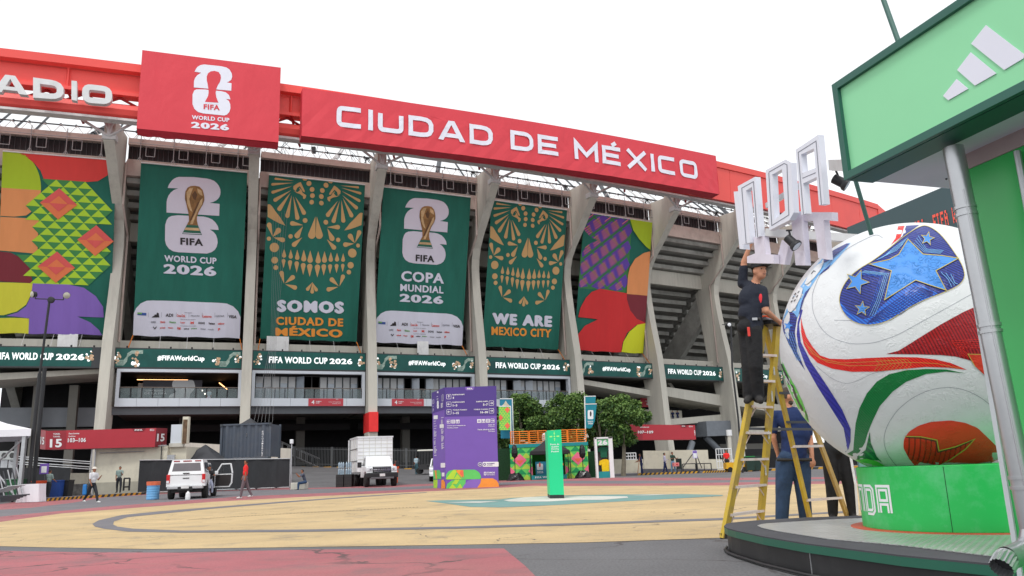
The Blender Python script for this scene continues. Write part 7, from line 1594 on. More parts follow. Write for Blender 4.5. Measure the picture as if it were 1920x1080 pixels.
def f_front(a, q):
    R_ = lambda m, x0, y0, x1, y1, l=1, r_=0: a.rect(m, x0, y0, x1, y1, l, r_, q)
    R_(p1c, 183, 57, 686, 338, 1); a.poly(M('tower_pill', K(120, 90, 176), .5), rnd([(385, 57), (392, 92), (470, 92), (478, 58)], 14, False), 2, q)
    tx = lambda s, x0, yb, x1, yt, b=.04: a.text(WHITE, s, x0, yb, x1, yt, 3, b, q)
    tx('FIFA', 405, 84, 458, 68, .08)
    def arrow(x, y, d, box=True, s=22):
        if box: a.strip(WHITE, rnd([(x - s, y - s), (x + s, y - s), (x + s, y + s), (x - s, y + s)], 6, True, 2), 3, 2, True, q)
        dx_, dy_ = d; a.strip(WHITE, [(x - dx_ * 13, y - dy_ * 13), (x + dx_ * 10, y + dy_ * 10)], 4.5, 2, False, q); a.strip(WHITE, [(x + dx_ * 2 + dy_ * 9, y + dy_ * 2 + dx_ * 9), (x + dx_ * 13, y + dy_ * 13), (x + dx_ * 2 - dy_ * 9, y + dy_ * 2 - dx_ * 9)], 4.5, 3, False, q)
    arrow(227, 146, (0, -1)); arrow(227, 219, (-1, 0)); arrow(227, 292, (-1, 0)); arrow(636, 219, (1, 0)); arrow(636, 292, (1, 0))
    tx('RAMPAS RAMPS', 263, 135, 380, 123); tx('4', 263, 170, 278, 148, .06); tx('RAMPAS RAMPS', 263, 207, 380, 195); tx('1\u20133', 265, 243, 308, 221, .06); tx('T\u00daNELES TUNNELS', 263, 281, 402, 268); tx('1\u201315', 265, 316, 322, 294, .06)
    tx('RAMPAS RAMPS', 492, 207, 602, 195); tx('5\u20137', 556, 243, 602, 221, .06); tx('T\u00daNELES TUNNELS', 466, 281, 604, 268); tx('16\u201330', 530, 314, 602, 293, .06)
    arrow(223, 387, (-1, 0), True, 17); 
    for x in (267, 310, 516, 558, 602): R_(WHITE, x - 18, 369, x + 18, 404, 2, 3)
    arrow(645, 386, (1, 0), True, 17)
    for x in (516,): R_(p2c, x - 3, 374, x + 3, 400, 3); R_(p2c, x - 12, 384, x + 12, 390, 3)
    for x in (310, 558):
        for o in (-8, 8): a.poly(p2c, circ(x + o, 378, 3, 8), 3, q); R_(p2c, x + o - 4, 383, x + o + 4, 400, 3)
    for x in (267, 602):
        for o in range(4): R_(p2c, x - 12, 374 + o * 7, x + 12, 377 + o * 7, 3)
    tx('Centro para trabajadores', 206, 433, 384, 420); tx('Workforce Centre', 206, 451, 312, 440, .02); tx('Sal\u00f3n SI', 604, 430, 662, 418); tx('Lounge SI', 604, 446, 662, 436, .02); tx('Tienda oficial de la FIFA', 500, 475, 664, 462); tx('FIFA Store', 604, 491, 664, 480, .02)
    a.poly(WHITE, circ(520, 800, 21, 20), 2, q); a.poly(p1c, circ(520, 800, 17, 20), 3, q); tx('26', 510, 808, 530, 792)
    R_(WHITE, 545, 777, 697, 823, 2, 8); a.poly(p1c, circ(563, 800, 13, 14), 3, q); a.poly(WHITE, circ(563, 800, 6, 10), 4, q); a.text(p1c, 'PROTEGEMOS', 585, 798, 660, 788, 3, .03, q); a.text(p1c, 'EL F\u00daTBOL', 585, 812, 640, 802, 3, .03, q)
    R_(WHITE, 556, 872, 578, 905, 2, 4); R_(p2c, 562, 878, 572, 898, 3); tx('SOMOS', 582, 888, 660, 872, .1); tx('CIUDAD DE M\u00c9XICO', 582, 905, 660, 892)
    a.poly(tgr, rnd([(187, 945), (190, 895), (215, 862), (260, 850), (470, 850), (510, 875), (528, 915), (526, 940)], 14, True), 2, q); a.poly(tgr, [(187, 1030), (200, 985), (240, 955), (280, 945), (380, 945), (375, 990), (345, 1030)], 2, q)
    for pts in ([(187, 940), (225, 890), (262, 942)], [(225, 890), (262, 850), (300, 850), (262, 942)], [(262, 942), (300, 890), (340, 940)], [(240, 985), (280, 945), (322, 945), (290, 990)], [(215, 1030), (250, 985), (290, 1030)], [(290, 1030), (325, 985), (350, 1028)]): a.poly(tg, pts, 3, q)
    a.poly(to, [(285, 852), (345, 852), (345, 930), (300, 880)], 3, q); a.poly(tr_, [(340, 852), (358, 856), (360, 925), (320, 880)], 4, q)
    a.poly(MATS['banner_purple'], [(345, 1030), (360, 1000), (400, 955), (440, 942), (527, 942), (520, 985), (490, 1022)], 3, q); a.poly(to, [(490, 1022), (520, 980), (530, 934), (640, 934), (678, 955), (694, 985), (697, 1018)], 4, q)
def f_side(a, q):
    a.poly(p1c, [(60, 100), (186, 56), (186, 272), (60, 305)], 1, q); a.text(WHITE, '8', 112, 262, 132, 180, 3, .1, q); a.rect(WHITE, 114, 90, 128, 106, 2, 0, q)
    rr = random.Random(5)
    a.strip(WHITE, rnd([(162, 130), (174, 125), (174, 186), (162, 190)], 3, True, 2), 2.5, 2, True, q); a.strip(WHITE, rnd([(70, 170), (83, 167), (83, 205), (70, 208)], 3, True, 2), 2.5, 2, True, q); a.rect(WHITE, 77, 325, 118, 362, 2, 4, q); a.rect(WHITE, 136, 416, 176, 452, 2, 4, q)
    for (x, w_, y0, y1) in ((78, 30, 380, 720), (150, 26, 350, 660), (150, 22, 210, 260), (110, 22, 140, 165), (70, 12, 235, 280)):
        y = y0
        while y < y1: 
            L_ = w_ * rr.uniform(.4, 1); a.poly(WHITE, [(x, y), (x + L_, y - 3), (x + L_, y + 2), (x, y + 5)], 2, q); y += rr.choice((10, 10, 24))
    a.rect(WHITE, 140, 788, 184, 832, 2, 5, q); a.rect(WHITE, 150, 880, 176, 916, 2, 3, q); a.poly(tgr, [(68, 855), (130, 855), (144, 890), (144, 940), (68, 940)], 2, q); a.poly(to, [(82, 855), (100, 855), (104, 938), (92, 938)], 3, q); a.poly(tg, [(68, 945), (110, 945), (104, 1025), (68, 1025)], 2, q); a.poly(MATS['banner_purple'], [(108, 945), (142, 945), (138, 1028), (106, 1026)], 2, q); a.poly(to, [(142, 1028), (145, 950), (165, 945), (180, 975), (182, 1030)], 2, q)
tpanel(A4[0], A4[1], 'front', f_front); tpanel(A4[3], A4[0], 'side', f_side)
# green meeting point post
gp0, gp1 = gnd(1031.5, 935.5), gnd(1060, 935); gl = gnd(1027.5, 933.2); gq = gp1 + (gl - gp0); hP = aty(1029.5, 807, gp0.y).z
po = empty('meeting_point_post', (gp0 + gp1) / 2, 0, 'bright green totem with arrows and small white meeting point lettering in the plaza', 'sign'); pgm = M('totem_green', K(30, 206, 140, 1.03), .45, var=.03); pgd = M('totem_arrow', K(170, 240, 130), .5)
t0, t1 = V((gp0.x + .0, gp0.y, 0)), V((gp1.x - .03, gp1.y, 0)); P4 = [t0, t1, V((gq.x, gq.y + .3, 0)), V((gl.x, gl.y + .3, 0))]
mb = MB(); mb.hexa([p + up_ * .11 for p in P4] + [p + up_ * hP for p in P4], pgm); mb.link('totem', po); mb = MB(); mb.hexa([p + V((0, 0, 0)) for p in P4] + [p + up_ * .11 for p in P4], M('totem_base', (.02, .03, .03), .5)); mb.link('base', po)
a = Art(lambda s, t, l: P4[0].lerp(P4[1], s) + up_ * (.11 + (hP - .11) * (1 - t)) + V((0, -.002 * l, 0)))
for (x, y, dx_, dy_) in ((.5, .045, 0, 1), (.5, .15, 0, -1), (.25, .1, 1, 0), (.75, .1, -1, 0)):
    L_ = .06 if dx_ == 0 else .13; k2 = .3 if dx_ == 0 else 1
    a.strip(pgd, [(x - dx_ * .1, y - dy_ * .022), (x + dx_ * .08, y + dy_ * .02)], .02 if dx_ else .035, 1)
    if dx_: a.poly(pgd, [(x + dx_ * .04, y - .012), (x + dx_ * .13, y), (x + dx_ * .04, y + .012)], 2)
    else: a.poly(pgd, [(x - .07, y + dy_ * .008), (x, y + dy_ * .03), (x + .07, y + dy_ * .008)], 2)
a.poly(pgd, circ(.5, .1, .05, 10, .012), 1)
for i, s in enumerate(('Punto de', 'reuni\u00f3n', 'Meeting', 'Point')): a.text(WHITE, s, .18 + .05 * (i > 0), .235 + i * .037, .82 - .05 * (i > 0), .21 + i * .037, 2, .03)
a.build('print', po)
# ================================================================== STAGE WITH CANOPY, FLAGS, DISPLAY CASE
YS = 60.0; zq = lambda x, y, Y=YS: aty(940 + x / 6, 740 + y / 6, Y); gS = gz(YS)
sg_ = empty('photo_stage', aty(1030, 890, YS), 0, 'green patterned stage block with teal top edge behind the green totem', 'stage'); stm = M('stage_green', K(96, 200, 96, .9), .6); std = M('stage_teal_green', K(24, 142, 84, .9), .6); stp_ = M('stage_pink', K(232, 110, 140, .9), .6); stt = M('stage_teal_edge', K(24, 136, 140, .9), .5)
xa, xb = zq(105, 900).x, zq(985, 900).x; ztop = zq(500, 585).z; zed = zq(500, 546).z; oa, ob_ = zq(350, 800).x, zq(720, 800).x; oz = zq(500, 640).z
mb = MB()
for (a0_, a1_) in ((xa, oa), (ob_, xb)): mb.hexa([V((a0_, YS, gS)), V((a1_, YS, gS)), V((a1_, YS + 2.5, gS)), V((a0_, YS + 2.5, gS)), V((a0_, YS, ztop)), V((a1_, YS, ztop)), V((a1_, YS + 2.5, ztop)), V((a0_, YS + 2.5, ztop))], stm)
mb.hexa([V((oa, YS, oz)), V((ob_, YS, oz)), V((ob_, YS + 2.5, oz)), V((oa, YS + 2.5, oz)), V((oa, YS, ztop)), V((ob_, YS, ztop)), V((ob_, YS + 2.5, ztop)), V((oa, YS + 2.5, ztop))], stm)
mb.link('block', sg_)
mb = MB(); mb.hexa([V((oa, YS + 1.6, gS)), V((ob_, YS + 1.6, gS)), V((ob_, YS + 1.8, gS)), V((oa, YS + 1.8, gS)), V((oa, YS + 1.6, oz)), V((ob_, YS + 1.6, oz)), V((ob_, YS + 1.8, oz)), V((oa, YS + 1.8, oz))], M('niche_green', K(40, 150, 50), .6)); mb.link('niche_wall', sg_)
mb = MB(); mb.box(((xa + xb) / 2, YS + 1.25, (ztop + zed) / 2), (xb - xa + .1, 2.6, zed - ztop), stt); mb.link('edge', sg_)
a = Art(lambda x, y, l: V((x, YS - .008 * l, y)))
tw_ = .78; th_ = .38
for side, (a0_, a1_) in enumerate(((xa, oa), (ob_, xb))):
    r_ = 0; y = gS + .02
    while y + th_ < ztop + .3:
        x = a0_ - (r_ % 2) * tw_ / 2 
        while x < a1_:
            P = [(min(max(px_, a0_), a1_), min(py_, ztop)) for px_, py_ in ([(x, y), (x + tw_, y), (x + tw_ / 2, y + th_)])]
            if abs(P[0][0] - P[1][0]) > .05: a.poly(std if r_ % 2 else M('stage_lime', K(176, 214, 78), .6), P, 1)
            x += tw_
        y += th_; r_ += 1
    cx = (a0_ + a1_) / 2 + (.1 if side else -.1); cy = (gS + ztop) / 2 + .25; a.poly(stp_, [(cx - .5, cy), (cx, cy - .48), (cx + .5, cy), (cx, cy + .48)], 3); a.poly(tr_, [(cx - .3, cy + .0), (cx, cy - .3), (cx + .3, cy)], 4)
    for (ex, s2) in ((a0_, 1), (a1_, -1)): a.poly(stp_, [(ex, gS + .3), (ex + s2 * .32, gS + .62), (ex, gS + .95)], 3)
a.build('triangle_print', sg_)
mb = MB(); pz0, pz1 = zq(390, 905).z, zq(390, 755).z; px0, px1 = zq(385, 800).x, zq(700, 800).x; mb.box(((px0 + px1) / 2, YS + .4, (pz0 + pz1) / 2), (px1 - px0, .1, pz1 - pz0), M('poster_teal', K(40, 140, 170), .5, var=.3, vs=.8)); o = mb.thing('poster_board', ((px0 + px1) / 2, YS + .4, pz0), 'teal poster board with a white 26 emblem inside the stage niche', 'poster')
a = Art(lambda x, y, l: V((x, YS + .34 - .008 * l, y))); a.rect(WHITE, px0 + .1, pz0 + .35, px0 + .55, pz1 - .15, 1, .08); a.poly(M('poster_red', K(214, 90, 80), .5), circ(px0 + .32, (pz0 + pz1) / 2 + .25, .07, 10, .18), 2); a.text(WHITE, '2026', px0 + .1, pz0 + .12, px0 + .55, pz0 + .28, 1, .06)
for i in range(5): a.poly([stp_, tg, to, MATS['banner_purple'], tr_][i], circ(px1 - .35 + .12 * (i % 3), pz0 + .3 + .2 * i, .14, 10), 1 + i)
a.build('print', o)
mb = MB(); z1_, z2_ = zq(380, 955).z, zq(380, 908).z; z1_ = max(z1_, gS + .01); x1_, x2_ = zq(330, 930).x, zq(730, 930).x; mb.box(((x1_ + x2_) / 2, YS - .6, (z1_ + z2_) / 2), (x2_ - x1_, 1.0, z2_ - z1_), stt); o = mb.thing('stage_step', ((x1_ + x2_) / 2, YS - .6, gS), 'low teal step lettered FIFA WORLD CUP in front of the stage niche', 'step')
a = Art(lambda x, y, l: V((x, YS - 1.1 - .006 * l, y))); a.text(WHITE, 'FIFA WORLD CUP', x1_ + .3, z1_ + .09, x2_ - .3, z2_ - .07, 1, .08); a.build('print', o)
tent('canopy_tent', 940 + 325 / 6, 940 + 770 / 6, 740 + 632 / 6, 940 + 548 / 6, 740 + 470 / 6, YS - 2.6, M('black_canopy', (.02, .019, .022), .7), 'black pop-up canopy tent standing in front of the green stage', 2.3, True, 'tent', .22)
orm = M('railing_orange', K(244, 128, 34, .92), .5); zr0, zr1 = zq(500, 548).z, zq(500, 402).z
rl_ = empty('orange_barrier', V(((xa + xb) / 2, YS + .1, zr0)), 0, 'row of bright orange railings along the top of the stage', 'railing')
secs = [(105, 305), (318, 510), (560, 742), (752, 955)]
for s0, s1 in secs:
    X0, X1 = zq(s0, 500).x, zq(s1, 500).x; mb = MB()
    for z in [zr0 + (zr1 - zr0) * t for t in (0.02, .18, .34, .5, .66, .82, .98)]: mb.tube(V((X0, YS + .12, z)), V((X1, YS + .12, z)), .025 if 0.1 < (z - zr0) / (zr1 - zr0) < .9 else .035, orm, 6)
    for x in (X0, (X0 + X1) / 2, X1): mb.tube(V((x, YS + .12, zr0)), V((x, YS + .12, zr1)), .035, orm, 6)
    mb.link('section', rl_)
mb = MB()
for (x, y, w_) in ((300, 545, .5), (430, 535, .6), (240, 520, .4)): p = zq(x, y, YS + .6); mb.ball(p, w_ * .5, M('bundle_beige', K(200, 190, 170), .8, var=.3), 10, (1, .6, .35))
mb.thing('cloth_bundle', zq(330, 545, YS + .6), 'crumpled pale cloth bundles lying on the stage behind the orange railing', 'cloth')
mb = MB(); p = zq(490, 520, YS + .5); mb.lathe(V((p.x, p.y, zr0)), [(.19, 0), (.2, .3), (.2, .62), (.12, .74), (.001, .76)], white, 16); mb.thing('white_tank', V((p.x, p.y, zr0)), 'white container on the stage behind the orange railing beside the totem', 'container')
# wrapped speakers
for i, (x, lab) in enumerate(((158, 'left loudspeaker on a stand wrapped in black plastic before the stage'), (925, 'right loudspeaker on a stand wrapped in black plastic before the stage'))):
    p = zq(x, 940, YS - 1.5); r = empty('wrapped_speaker', V((p.x, YS - 1.5, gS)), 0, lab, 'speaker', 'wrapped speakers beside the stage'); hz = zq(x, 700, YS - 1.5).z
    mb = MB(); mb.tube((p.x, YS - 1.5, gS), (p.x, YS - 1.5, hz), .03, black, 6); mb.link('stand', r); rr = random.Random(i)
    bagm = M('black_plastic', (.012, .012, .014), .25, var=.4, vs=8, bump=1, bs=7)
    mb = MB(); zt2 = zq(x, 560, YS - 1.5).z; mb.lathe((p.x, YS - 1.5, hz - .1), [(.05, 0), (.2, .12), (.24, .35), (.2, .7), (.12, zt2 - hz + .05), (.02, zt2 - hz + .1)], bagm, 9); mb.link('wrapped_cabinet', r)
    mb = MB(); P = []; 
    for k_, (rr_, z) in enumerate(((.62, 0), (.55, .18), (.42, .42), (.3, .5), (.02, .52))):
        for j in range(11): P.append(V((p.x + cos(j * .571) * rr_ * rr.uniform(.8, 1.15), YS - 1.5 + sin(j * .571) * rr_ * .6 * rr.uniform(.8, 1.1), gS + z * rr.uniform(.8, 1.1))))
    mb.add(P, [(k_ * 11 + j, k_ * 11 + (j + 1) % 11, (k_ + 1) * 11 + (j + 1) % 11, (k_ + 1) * 11 + j) for k_ in range(4) for j in range(11)], bagm); mb.link('wrapped_base', r)
# hedge panel
hm = M('artificial_hedge', (.012, .05, .02), .9, var=.6, vs=14, bump=1, bs=20)
mb = MB(); h0, h1 = aty(934, 890, 61.5), aty(957, 890, 61.5); zt3 = aty(940, 841, 61.5).z; mb.box(((h0.x + h1.x) / 2 + .1, 61.9, (gS + zt3) / 2), (h1.x - h0.x + .3, .7, zt3 - gS), hm); mb.thing('hedge_panel', ((h0.x + h1.x) / 2, 61.9, gS), 'dark green hedge panel between the purple tower and the stage', 'hedge')
mb = MB(); h0, h1 = aty(1105, 890, 63), aty(1122, 890, 63); mb.box(((h0.x + h1.x) / 2, 63.4, (gS + zt3) / 2 - .2), (h1.x - h0.x, .7, zt3 - gS - .4), hm); mb.thing('hedge_panel', ((h0.x + h1.x) / 2, 63.4, gS), 'dark green hedge panel between the stage and the jersey display case', 'hedge')
# flags
def flag(px, Y, poly, pole, lab, m, fill_=None, cat='flag'):
    A_ = [aty(x, y, Y) for x, y in poly]; g0 = gz(Y); pt = aty(pole[0], pole[1], Y); pb2 = aty(pole[2], pole[3], Y)
    r = empty('flag_banner', V((pb2.x, Y, pb2.z)), 0, lab, cat); mb = MB(); mb.prism(A_, V((0, .03, 0)), m); mb.link('fabric', r); mb = MB(); mb.tube(pt, pb2, .04, white, 6); mb.tube(A_[0], A_[1], .035, white, 6); mb.link('pole', r)
    if fill_: a = Art(lambda x, y, l: aty(x, y, Y) + V((0, -.01 * l, 0))); fill_(a); a.build('print', r)
YF = 61
flag(0, YF + .8, [(937, 748), (960.5, 748), (962, 822), (939, 822)], (960.5, 747, 963, 832), 'tall teal panel with beige temple drawing behind the triangle flag', M('flag_teal_blue', K(30, 120, 150), .6), lambda a: (a.poly(MATS['bundle_beige'], [(940, 762), (945, 757), (948, 751), (952, 757), (957, 762), (955, 768), (941, 767)], 1)))
def tri(a):
    x0, x1, y0, y1 = 935.5, 956.5, 763, 806; w_ = 5.2; h_ = 3.6
    j = 0; y = y0
    while y < y1 - 1:
        x = x0 + (j % 2) * w_ / 2
        while x + w_ <= x1 + .1: a.poly(M('stage_lime', K(176, 214, 78), .6), [(x, y + h_), (x + w_, y + h_), (x + w_ / 2, y)], 1); x += w_
        y += h_; j += 1
    for cx, cy in ((951.5, 768), (951.5, 798), (938, 783)): a.poly(tr_, [(max(x0, cx - 5.5), cy), (cx, cy - 6 if cy > 770 else y0), (min(x1, cx + 5.5), cy), (cx, min(y1, cy + 6.5))], 2)
flag(0, YF, [(935, 762), (957, 762), (957.5, 806.5), (936.5, 806.5)], (957.2, 761, 958.5, 832), 'green and lime triangle patterned flag beside the purple tower', stm, tri)
def emb(a):
    a.rect(WHITE, 1102, 769, 1112.5, 786, 1, 2); a.poly(inkb, circ(1107.5, 776, 1.6, 10, 5), 2); a.text(WHITE, 'MEXICO', 1102, 791.5, 1112, 789, 1, .06); a.text(WHITE, '2026', 1102.5, 795.5, 1111.5, 792.5, 1, .1)
tq = M('flag_teal', K(18, 126, 142, .92), .6)
flag(0, YF, [(1096.5, 758), (1119, 757.5), (1115, 790), (1110, 801), (1106, 803.5), (1098.5, 802.5)], (1096, 744, 1098.6, 834), 'teal feather flag with white 26 emblem above the right end of the stage', tq, emb)
flag(0, YF + .6, [(1096.5, 743.5), (1117, 743), (1116, 756), (1096.8, 756)], (1096.4, 743, 1098, 834), 'plain teal flag partly hidden by leaves above the emblem flag', tq)
# display case with jerseys
YC = 56.0; gC = gz(YC); wC = white
def cz_(x, y, Y=YC): return aty(940 + x / 6, 740 + y / 6, Y)
dc = empty('display_case', V((cz_(1165, 942).x, YC, gC)), 0, 'tall white display case with a green and a yellow football jersey, beside the tree', 'display case')
X = lambda x: cz_(x, 800).x; ZT, ZM, ZH, ZB = cz_(1150, 478).z, cz_(1150, 495).z, cz_(1150, 575).z, cz_(1150, 865).z; xl, xr = X(1066), X(1266)
mb = MB()
for x0, x1 in ((xl, xl + .14), (xr - .28, xr)): mb.box(((x0 + x1) / 2, YC + .3, (gC + ZT) / 2), (x1 - x0, .7, ZT - gC), wC, bev=.01)
mb.box(((xl + xr) / 2, YC + .3, ZT - .05), (xr - xl, .7, .1), wC); mb.link('frame', dc)
mb = MB(); mb.box(((xl + xr) / 2 - .07, YC + .1, (ZH + ZM) / 2), (xr - xl - .42, .1, ZM - ZH - .05), M('case_header', K(110, 200, 140), .5)); o = mb.link('header', dc)
a = Art(lambda x, y, l: V((x, YC + .045 - .006 * l, y))); a.text(white, '26', xl + .2, ZH + .05, xr - .34, ZM - .06, 1, .12); a.build('print', o)
mb = MB(); mb.box(((xl + xr) / 2 - .07, YC + .3, (gC + ZB) / 2), (xr - xl - .42, .5, ZB - gC), stt); mb.link('plinth', dc)
mb = MB(); mb.box(((xl + xr) / 2 - .07, YC + .6, (ZB + ZH) / 2), (xr - xl - .42, .06, ZH - ZB), M('case_back', K(96, 88, 90), .7)); mb.link('back_panel', dc)
def jersey(cx, cz2, s, m, lab):
    pts = [(-.1, .3), (.1, .3), (.3, .22), (.36, .02), (.24, -.02), (.2, .08), (.19, -.34), (-.19, -.34), (-.2, .08), (-.24, -.02), (-.36, .02), (-.3, .22)]
    mb = MB(); mb.prism([V((cx + x * s, YC + .3, cz2 + z * s)) for x, z in pts], V((0, .12, 0)), m); mb.thing('jersey', V((cx, YC + .3, cz2 - .34 * s)), lab, 'jersey')
jersey(cz_(1157, 640).x, cz_(1157, 640).z, 1.15, CL('jersey_green', K(24, 96, 70)), 'dark green football jersey hanging in the upper half of the display case'); jersey(cz_(1175, 790).x, cz_(1175, 790).z, 1.25, CL('jersey_yellow', K(240, 200, 30)), 'yellow football jersey in the lower half of the display case')
# ================================================================== TREES
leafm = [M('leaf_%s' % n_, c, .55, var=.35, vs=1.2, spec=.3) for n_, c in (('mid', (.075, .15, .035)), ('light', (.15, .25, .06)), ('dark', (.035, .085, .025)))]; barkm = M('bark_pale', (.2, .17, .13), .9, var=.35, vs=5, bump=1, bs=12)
def tree(cx, Y, x_r, z_lo, z_hi, base, label, n=9000, seed=0, trunk=True, lean=0):
    rr = random.Random(seed); g0 = gz(Y); r = empty('tree', V((base, Y, g0)), 0, label, 'tree', 'trees beside the stage'); C0 = V((cx, Y, (z_lo + z_hi) / 2)); H_ = (z_hi - z_lo) / 2
    lobes = []
    for i in range(34):
        a_ = rr.uniform(0, 6.283); u = rr.uniform(-1, 1); q = sqrt(1 - u * u) * rr.uniform(.4, 1.0); lobes.append((V((cos(a_) * q * x_r, sin(a_) * q * x_r, u * H_ * rr.uniform(.6, .95))), rr.uniform(.15, .38) * x_r))
    vs = []; fs = []; ms = []
    for i in range(n):
        c, lr = rr.choice(lobes); d = V((rr.gauss(0, 1), rr.gauss(0, 1), rr.gauss(0, 1))).normalized() * lr * (rr.random() ** .35); p = C0 + c + d; p.z -= .0
        ax = V((rr.gauss(0, 1), rr.gauss(0, 1), rr.gauss(-.5, .6))).normalized(); sd_ = ax.orthogonal().normalized(); sd_ = (sd_ * cos(i) + ax.cross(sd_) * sin(i)); L_ = rr.uniform(.15, .27); w_ = L_ * .4; b = len(vs)
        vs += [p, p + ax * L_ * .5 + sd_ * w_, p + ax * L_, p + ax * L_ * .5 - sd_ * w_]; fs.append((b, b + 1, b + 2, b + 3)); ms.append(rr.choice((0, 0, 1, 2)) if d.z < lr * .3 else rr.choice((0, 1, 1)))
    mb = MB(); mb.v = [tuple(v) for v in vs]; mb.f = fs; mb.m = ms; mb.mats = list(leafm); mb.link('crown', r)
    mb = MB(); nrm = C0 - V((base, Y, g0)); pts = [V((base, Y, g0)), V((base + nrm.x * .15 + lean, Y, g0 + nrm.z * .35)), V((base + nrm.x * .6, Y, g0 + nrm.z * .7)), C0]
    for j, (p, q_) in enumerate(zip(pts[:-1], pts[1:])): mb.tube(p, q_, (.2, .15, .11)[j], barkm, 9, (.15, .11, .05)[j])
    for j in range(8):
        c, lr = lobes[j * 3]; mb.tube(pts[1].lerp(pts[2], rr.random()), C0 + c * .85, .06, barkm, 6, .02)
    mb.link('trunk', r, True); return r
def tX(px, Y): return aty(px, 800, Y).x
def tZ(px, py, Y): return aty(px, py, Y).z
Yt = 64; tree(tX(1172, Yt), Yt, 1.85, tZ(1170, 826, Yt), tZ(1170, 742, Yt), tX(1163, Yt), 'bushy green tree with a pale leaning trunk right of the display case', 16000, 1, lean=.1)
Yt = 70; tree(tX(1072, Yt), Yt, 2.3, tZ(1070, 838, Yt), tZ(1070, 734, Yt), tX(1075, Yt), 'bushy green tree behind the right half of the stage', 15000, 2)
tree(tX(978, Yt), Yt, 2.2, tZ(980, 840, Yt), tZ(980, 744, Yt), tX(975, Yt), 'bushy green tree behind the left half of the stage', 14000, 3)
Yt = 74; tree(tX(1124, Yt), Yt, 1.9, tZ(1125, 840, Yt), tZ(1125, 748, Yt), tX(1125, Yt), 'darker green tree between the two bushy trees, set further back', 11000, 4)
tree(tX(1026, Yt), Yt, 1.5, tZ(1026, 845, Yt), tZ(1026, 776, Yt), tX(1026, Yt), 'low green tree behind the middle of the stage', 8000, 5); tree(tX(950, Yt), Yt, 1.3, tZ(950, 850, Yt), tZ(950, 766, Yt), tX(950, Yt), 'small green tree directly right of the purple tower', 7000, 6)
# ================================================================== RIGHT BACKGROUND (gates, low walls, barriers)
mb = MB(); wallpx(mb, 1206, 1256, 845, 845, 72, 72, cream); wallpx(mb, 1256.5, 1327, 844, 843.5, 71.4, 71.4, cream); wallpx(mb, 1327, 1380, 861, 861, 73, 73, cream); mb.thing('low_wall', gy(1270, 72), 'low cream concrete wall under the red 107-109 sign', 'wall')
mb = MB(); wallpx(mb, 1206, 1345, 879, 879, 71.0, 71.0, gG, th=.2); mb.thing('wall_base', gy(1270, 71), 'grey painted plinth along the low cream wall', 'wall')
mb = MB(); wallpx(mb, 1120, 1206, 861, 861, 75, 75, cream); mb.thing('low_wall', gy(1165, 75), 'low white wall behind the tree trunk', 'wall')
def gate(x0, x1, y0, y1, Y, n_, m, name, lab, cat, r=.03, hor=(0, 1)):
    A_, B_ = aty(x0, y0, Y), aty(x1, y0, Y); zb = aty(x0, y1, Y).z; zb = max(zb, gz(Y)); ro_ = empty(name, V(((A_.x + B_.x) / 2, Y, zb)), 0, lab, cat); mb = MB()
    for t in hor: z = zb + (A_.z - zb) * t; mb.tube(V((A_.x, Y, z)), V((B_.x, Y, z)), r, m, 6)
    mb.tube(V((A_.x, Y, zb)), V((A_.x, Y, A_.z)), r * 1.2, m, 6); mb.tube(V((B_.x, Y, zb)), V((B_.x, Y, A_.z)), r * 1.2, m, 6); mb.link('frame', ro_); 
    for i in range(1, n_): x = A_.x + (B_.x - A_.x) * i / n_; mb = MB(); mb.tube(V((x, Y, zb)), V((x, Y, A_.z)), r * .8, m, 5); mb.link('bar', ro_)
gate(1342, 1371, 842, 878, 70, 6, white, 'white_gate', 'tall white barred gate behind the man in red', 'gate', .035, (0, .35, .7, 1)); gate(1168, 1192, 850, 862, 74, 5, white, 'white_gate', 'small white railing behind the tree trunk', 'railing', .04, (0, .5, 1))
gate(1280, 1304, 870, 888, 66.8, 1, black, 'crowd_barrier', 'black steel barrier left of the tripod sign', 'barrier', .035, (.25, 1)); gate(1307, 1333, 869.5, 888, 66.8, 2, black, 'crowd_barrier', 'black steel barrier right of the tripod sign', 'barrier', .035, (.25, 1))
mb = MB(); A_ = aty(1267, 860, 69); B_ = aty(1279, 879, 69); mb.box(((A_.x + B_.x) / 2, 69, (A_.z + B_.z) / 2), (B_.x - A_.x, .08, A_.z - B_.z), M('board_black_green', (.015, .025, .022), .6)); 
for x in (A_.x + .04, B_.x - .04): mb.box((x, 69, (B_.z + gz(69)) / 2), (.05, .05, B_.z - gz(69)), black)
mb.thing('notice_board', V(((A_.x + B_.x) / 2, 69, gz(69))), 'dark board standing behind the man holding a box', 'board')
tp = empty('tripod_sign', gy(1305, 67), 0, 'black tripod stand holding a small purple and white sign', 'sign'); c = aty(1303, 845, 67)
for x, y in ((1281, 876), (1316, 878)): mb = MB(); mb.tube(c, aty(x, y, 67), .035, black, 5); mb.link('leg', tp)
mb = MB(); mb.tube(c, V((c.x + .05, 67, gz(67))), .05, black, 6); mb.ball(c, .12, black, 8); mb.link('leg', tp)
mb = MB(); c2 = aty(1303, 852, 66.9); mb.box(c2, (.36, .04, .62), M('sign_lilac', K(190, 180, 226), .5)); o = mb.link('sign_plate', tp); a = Art(lambda x, y, l: V((c2.x + x, 66.87 - .005 * l, c2.z + y))); a.rect(MATS['tower_purple'], -.15, .12, .15, .26, 1); a.rect(WHITE, -.13, -.26, .13, .08, 1); a.build('print', o)
mb = MB(); c = aty(1366.5, 845, 71); ct_ = aty(1366.5, 806, 71); mb.tube(V((c.x, 71, 0)), ct_ - V((0, 0, .45)), .17, conc, 12); mb.tube(ct_ - V((0, 0, .5)), ct_, .24, white, 14); mb.thing('vent_post', V((c.x, 71, 0)), 'round concrete post with a fat white cylinder cap beside the ladder', 'post')
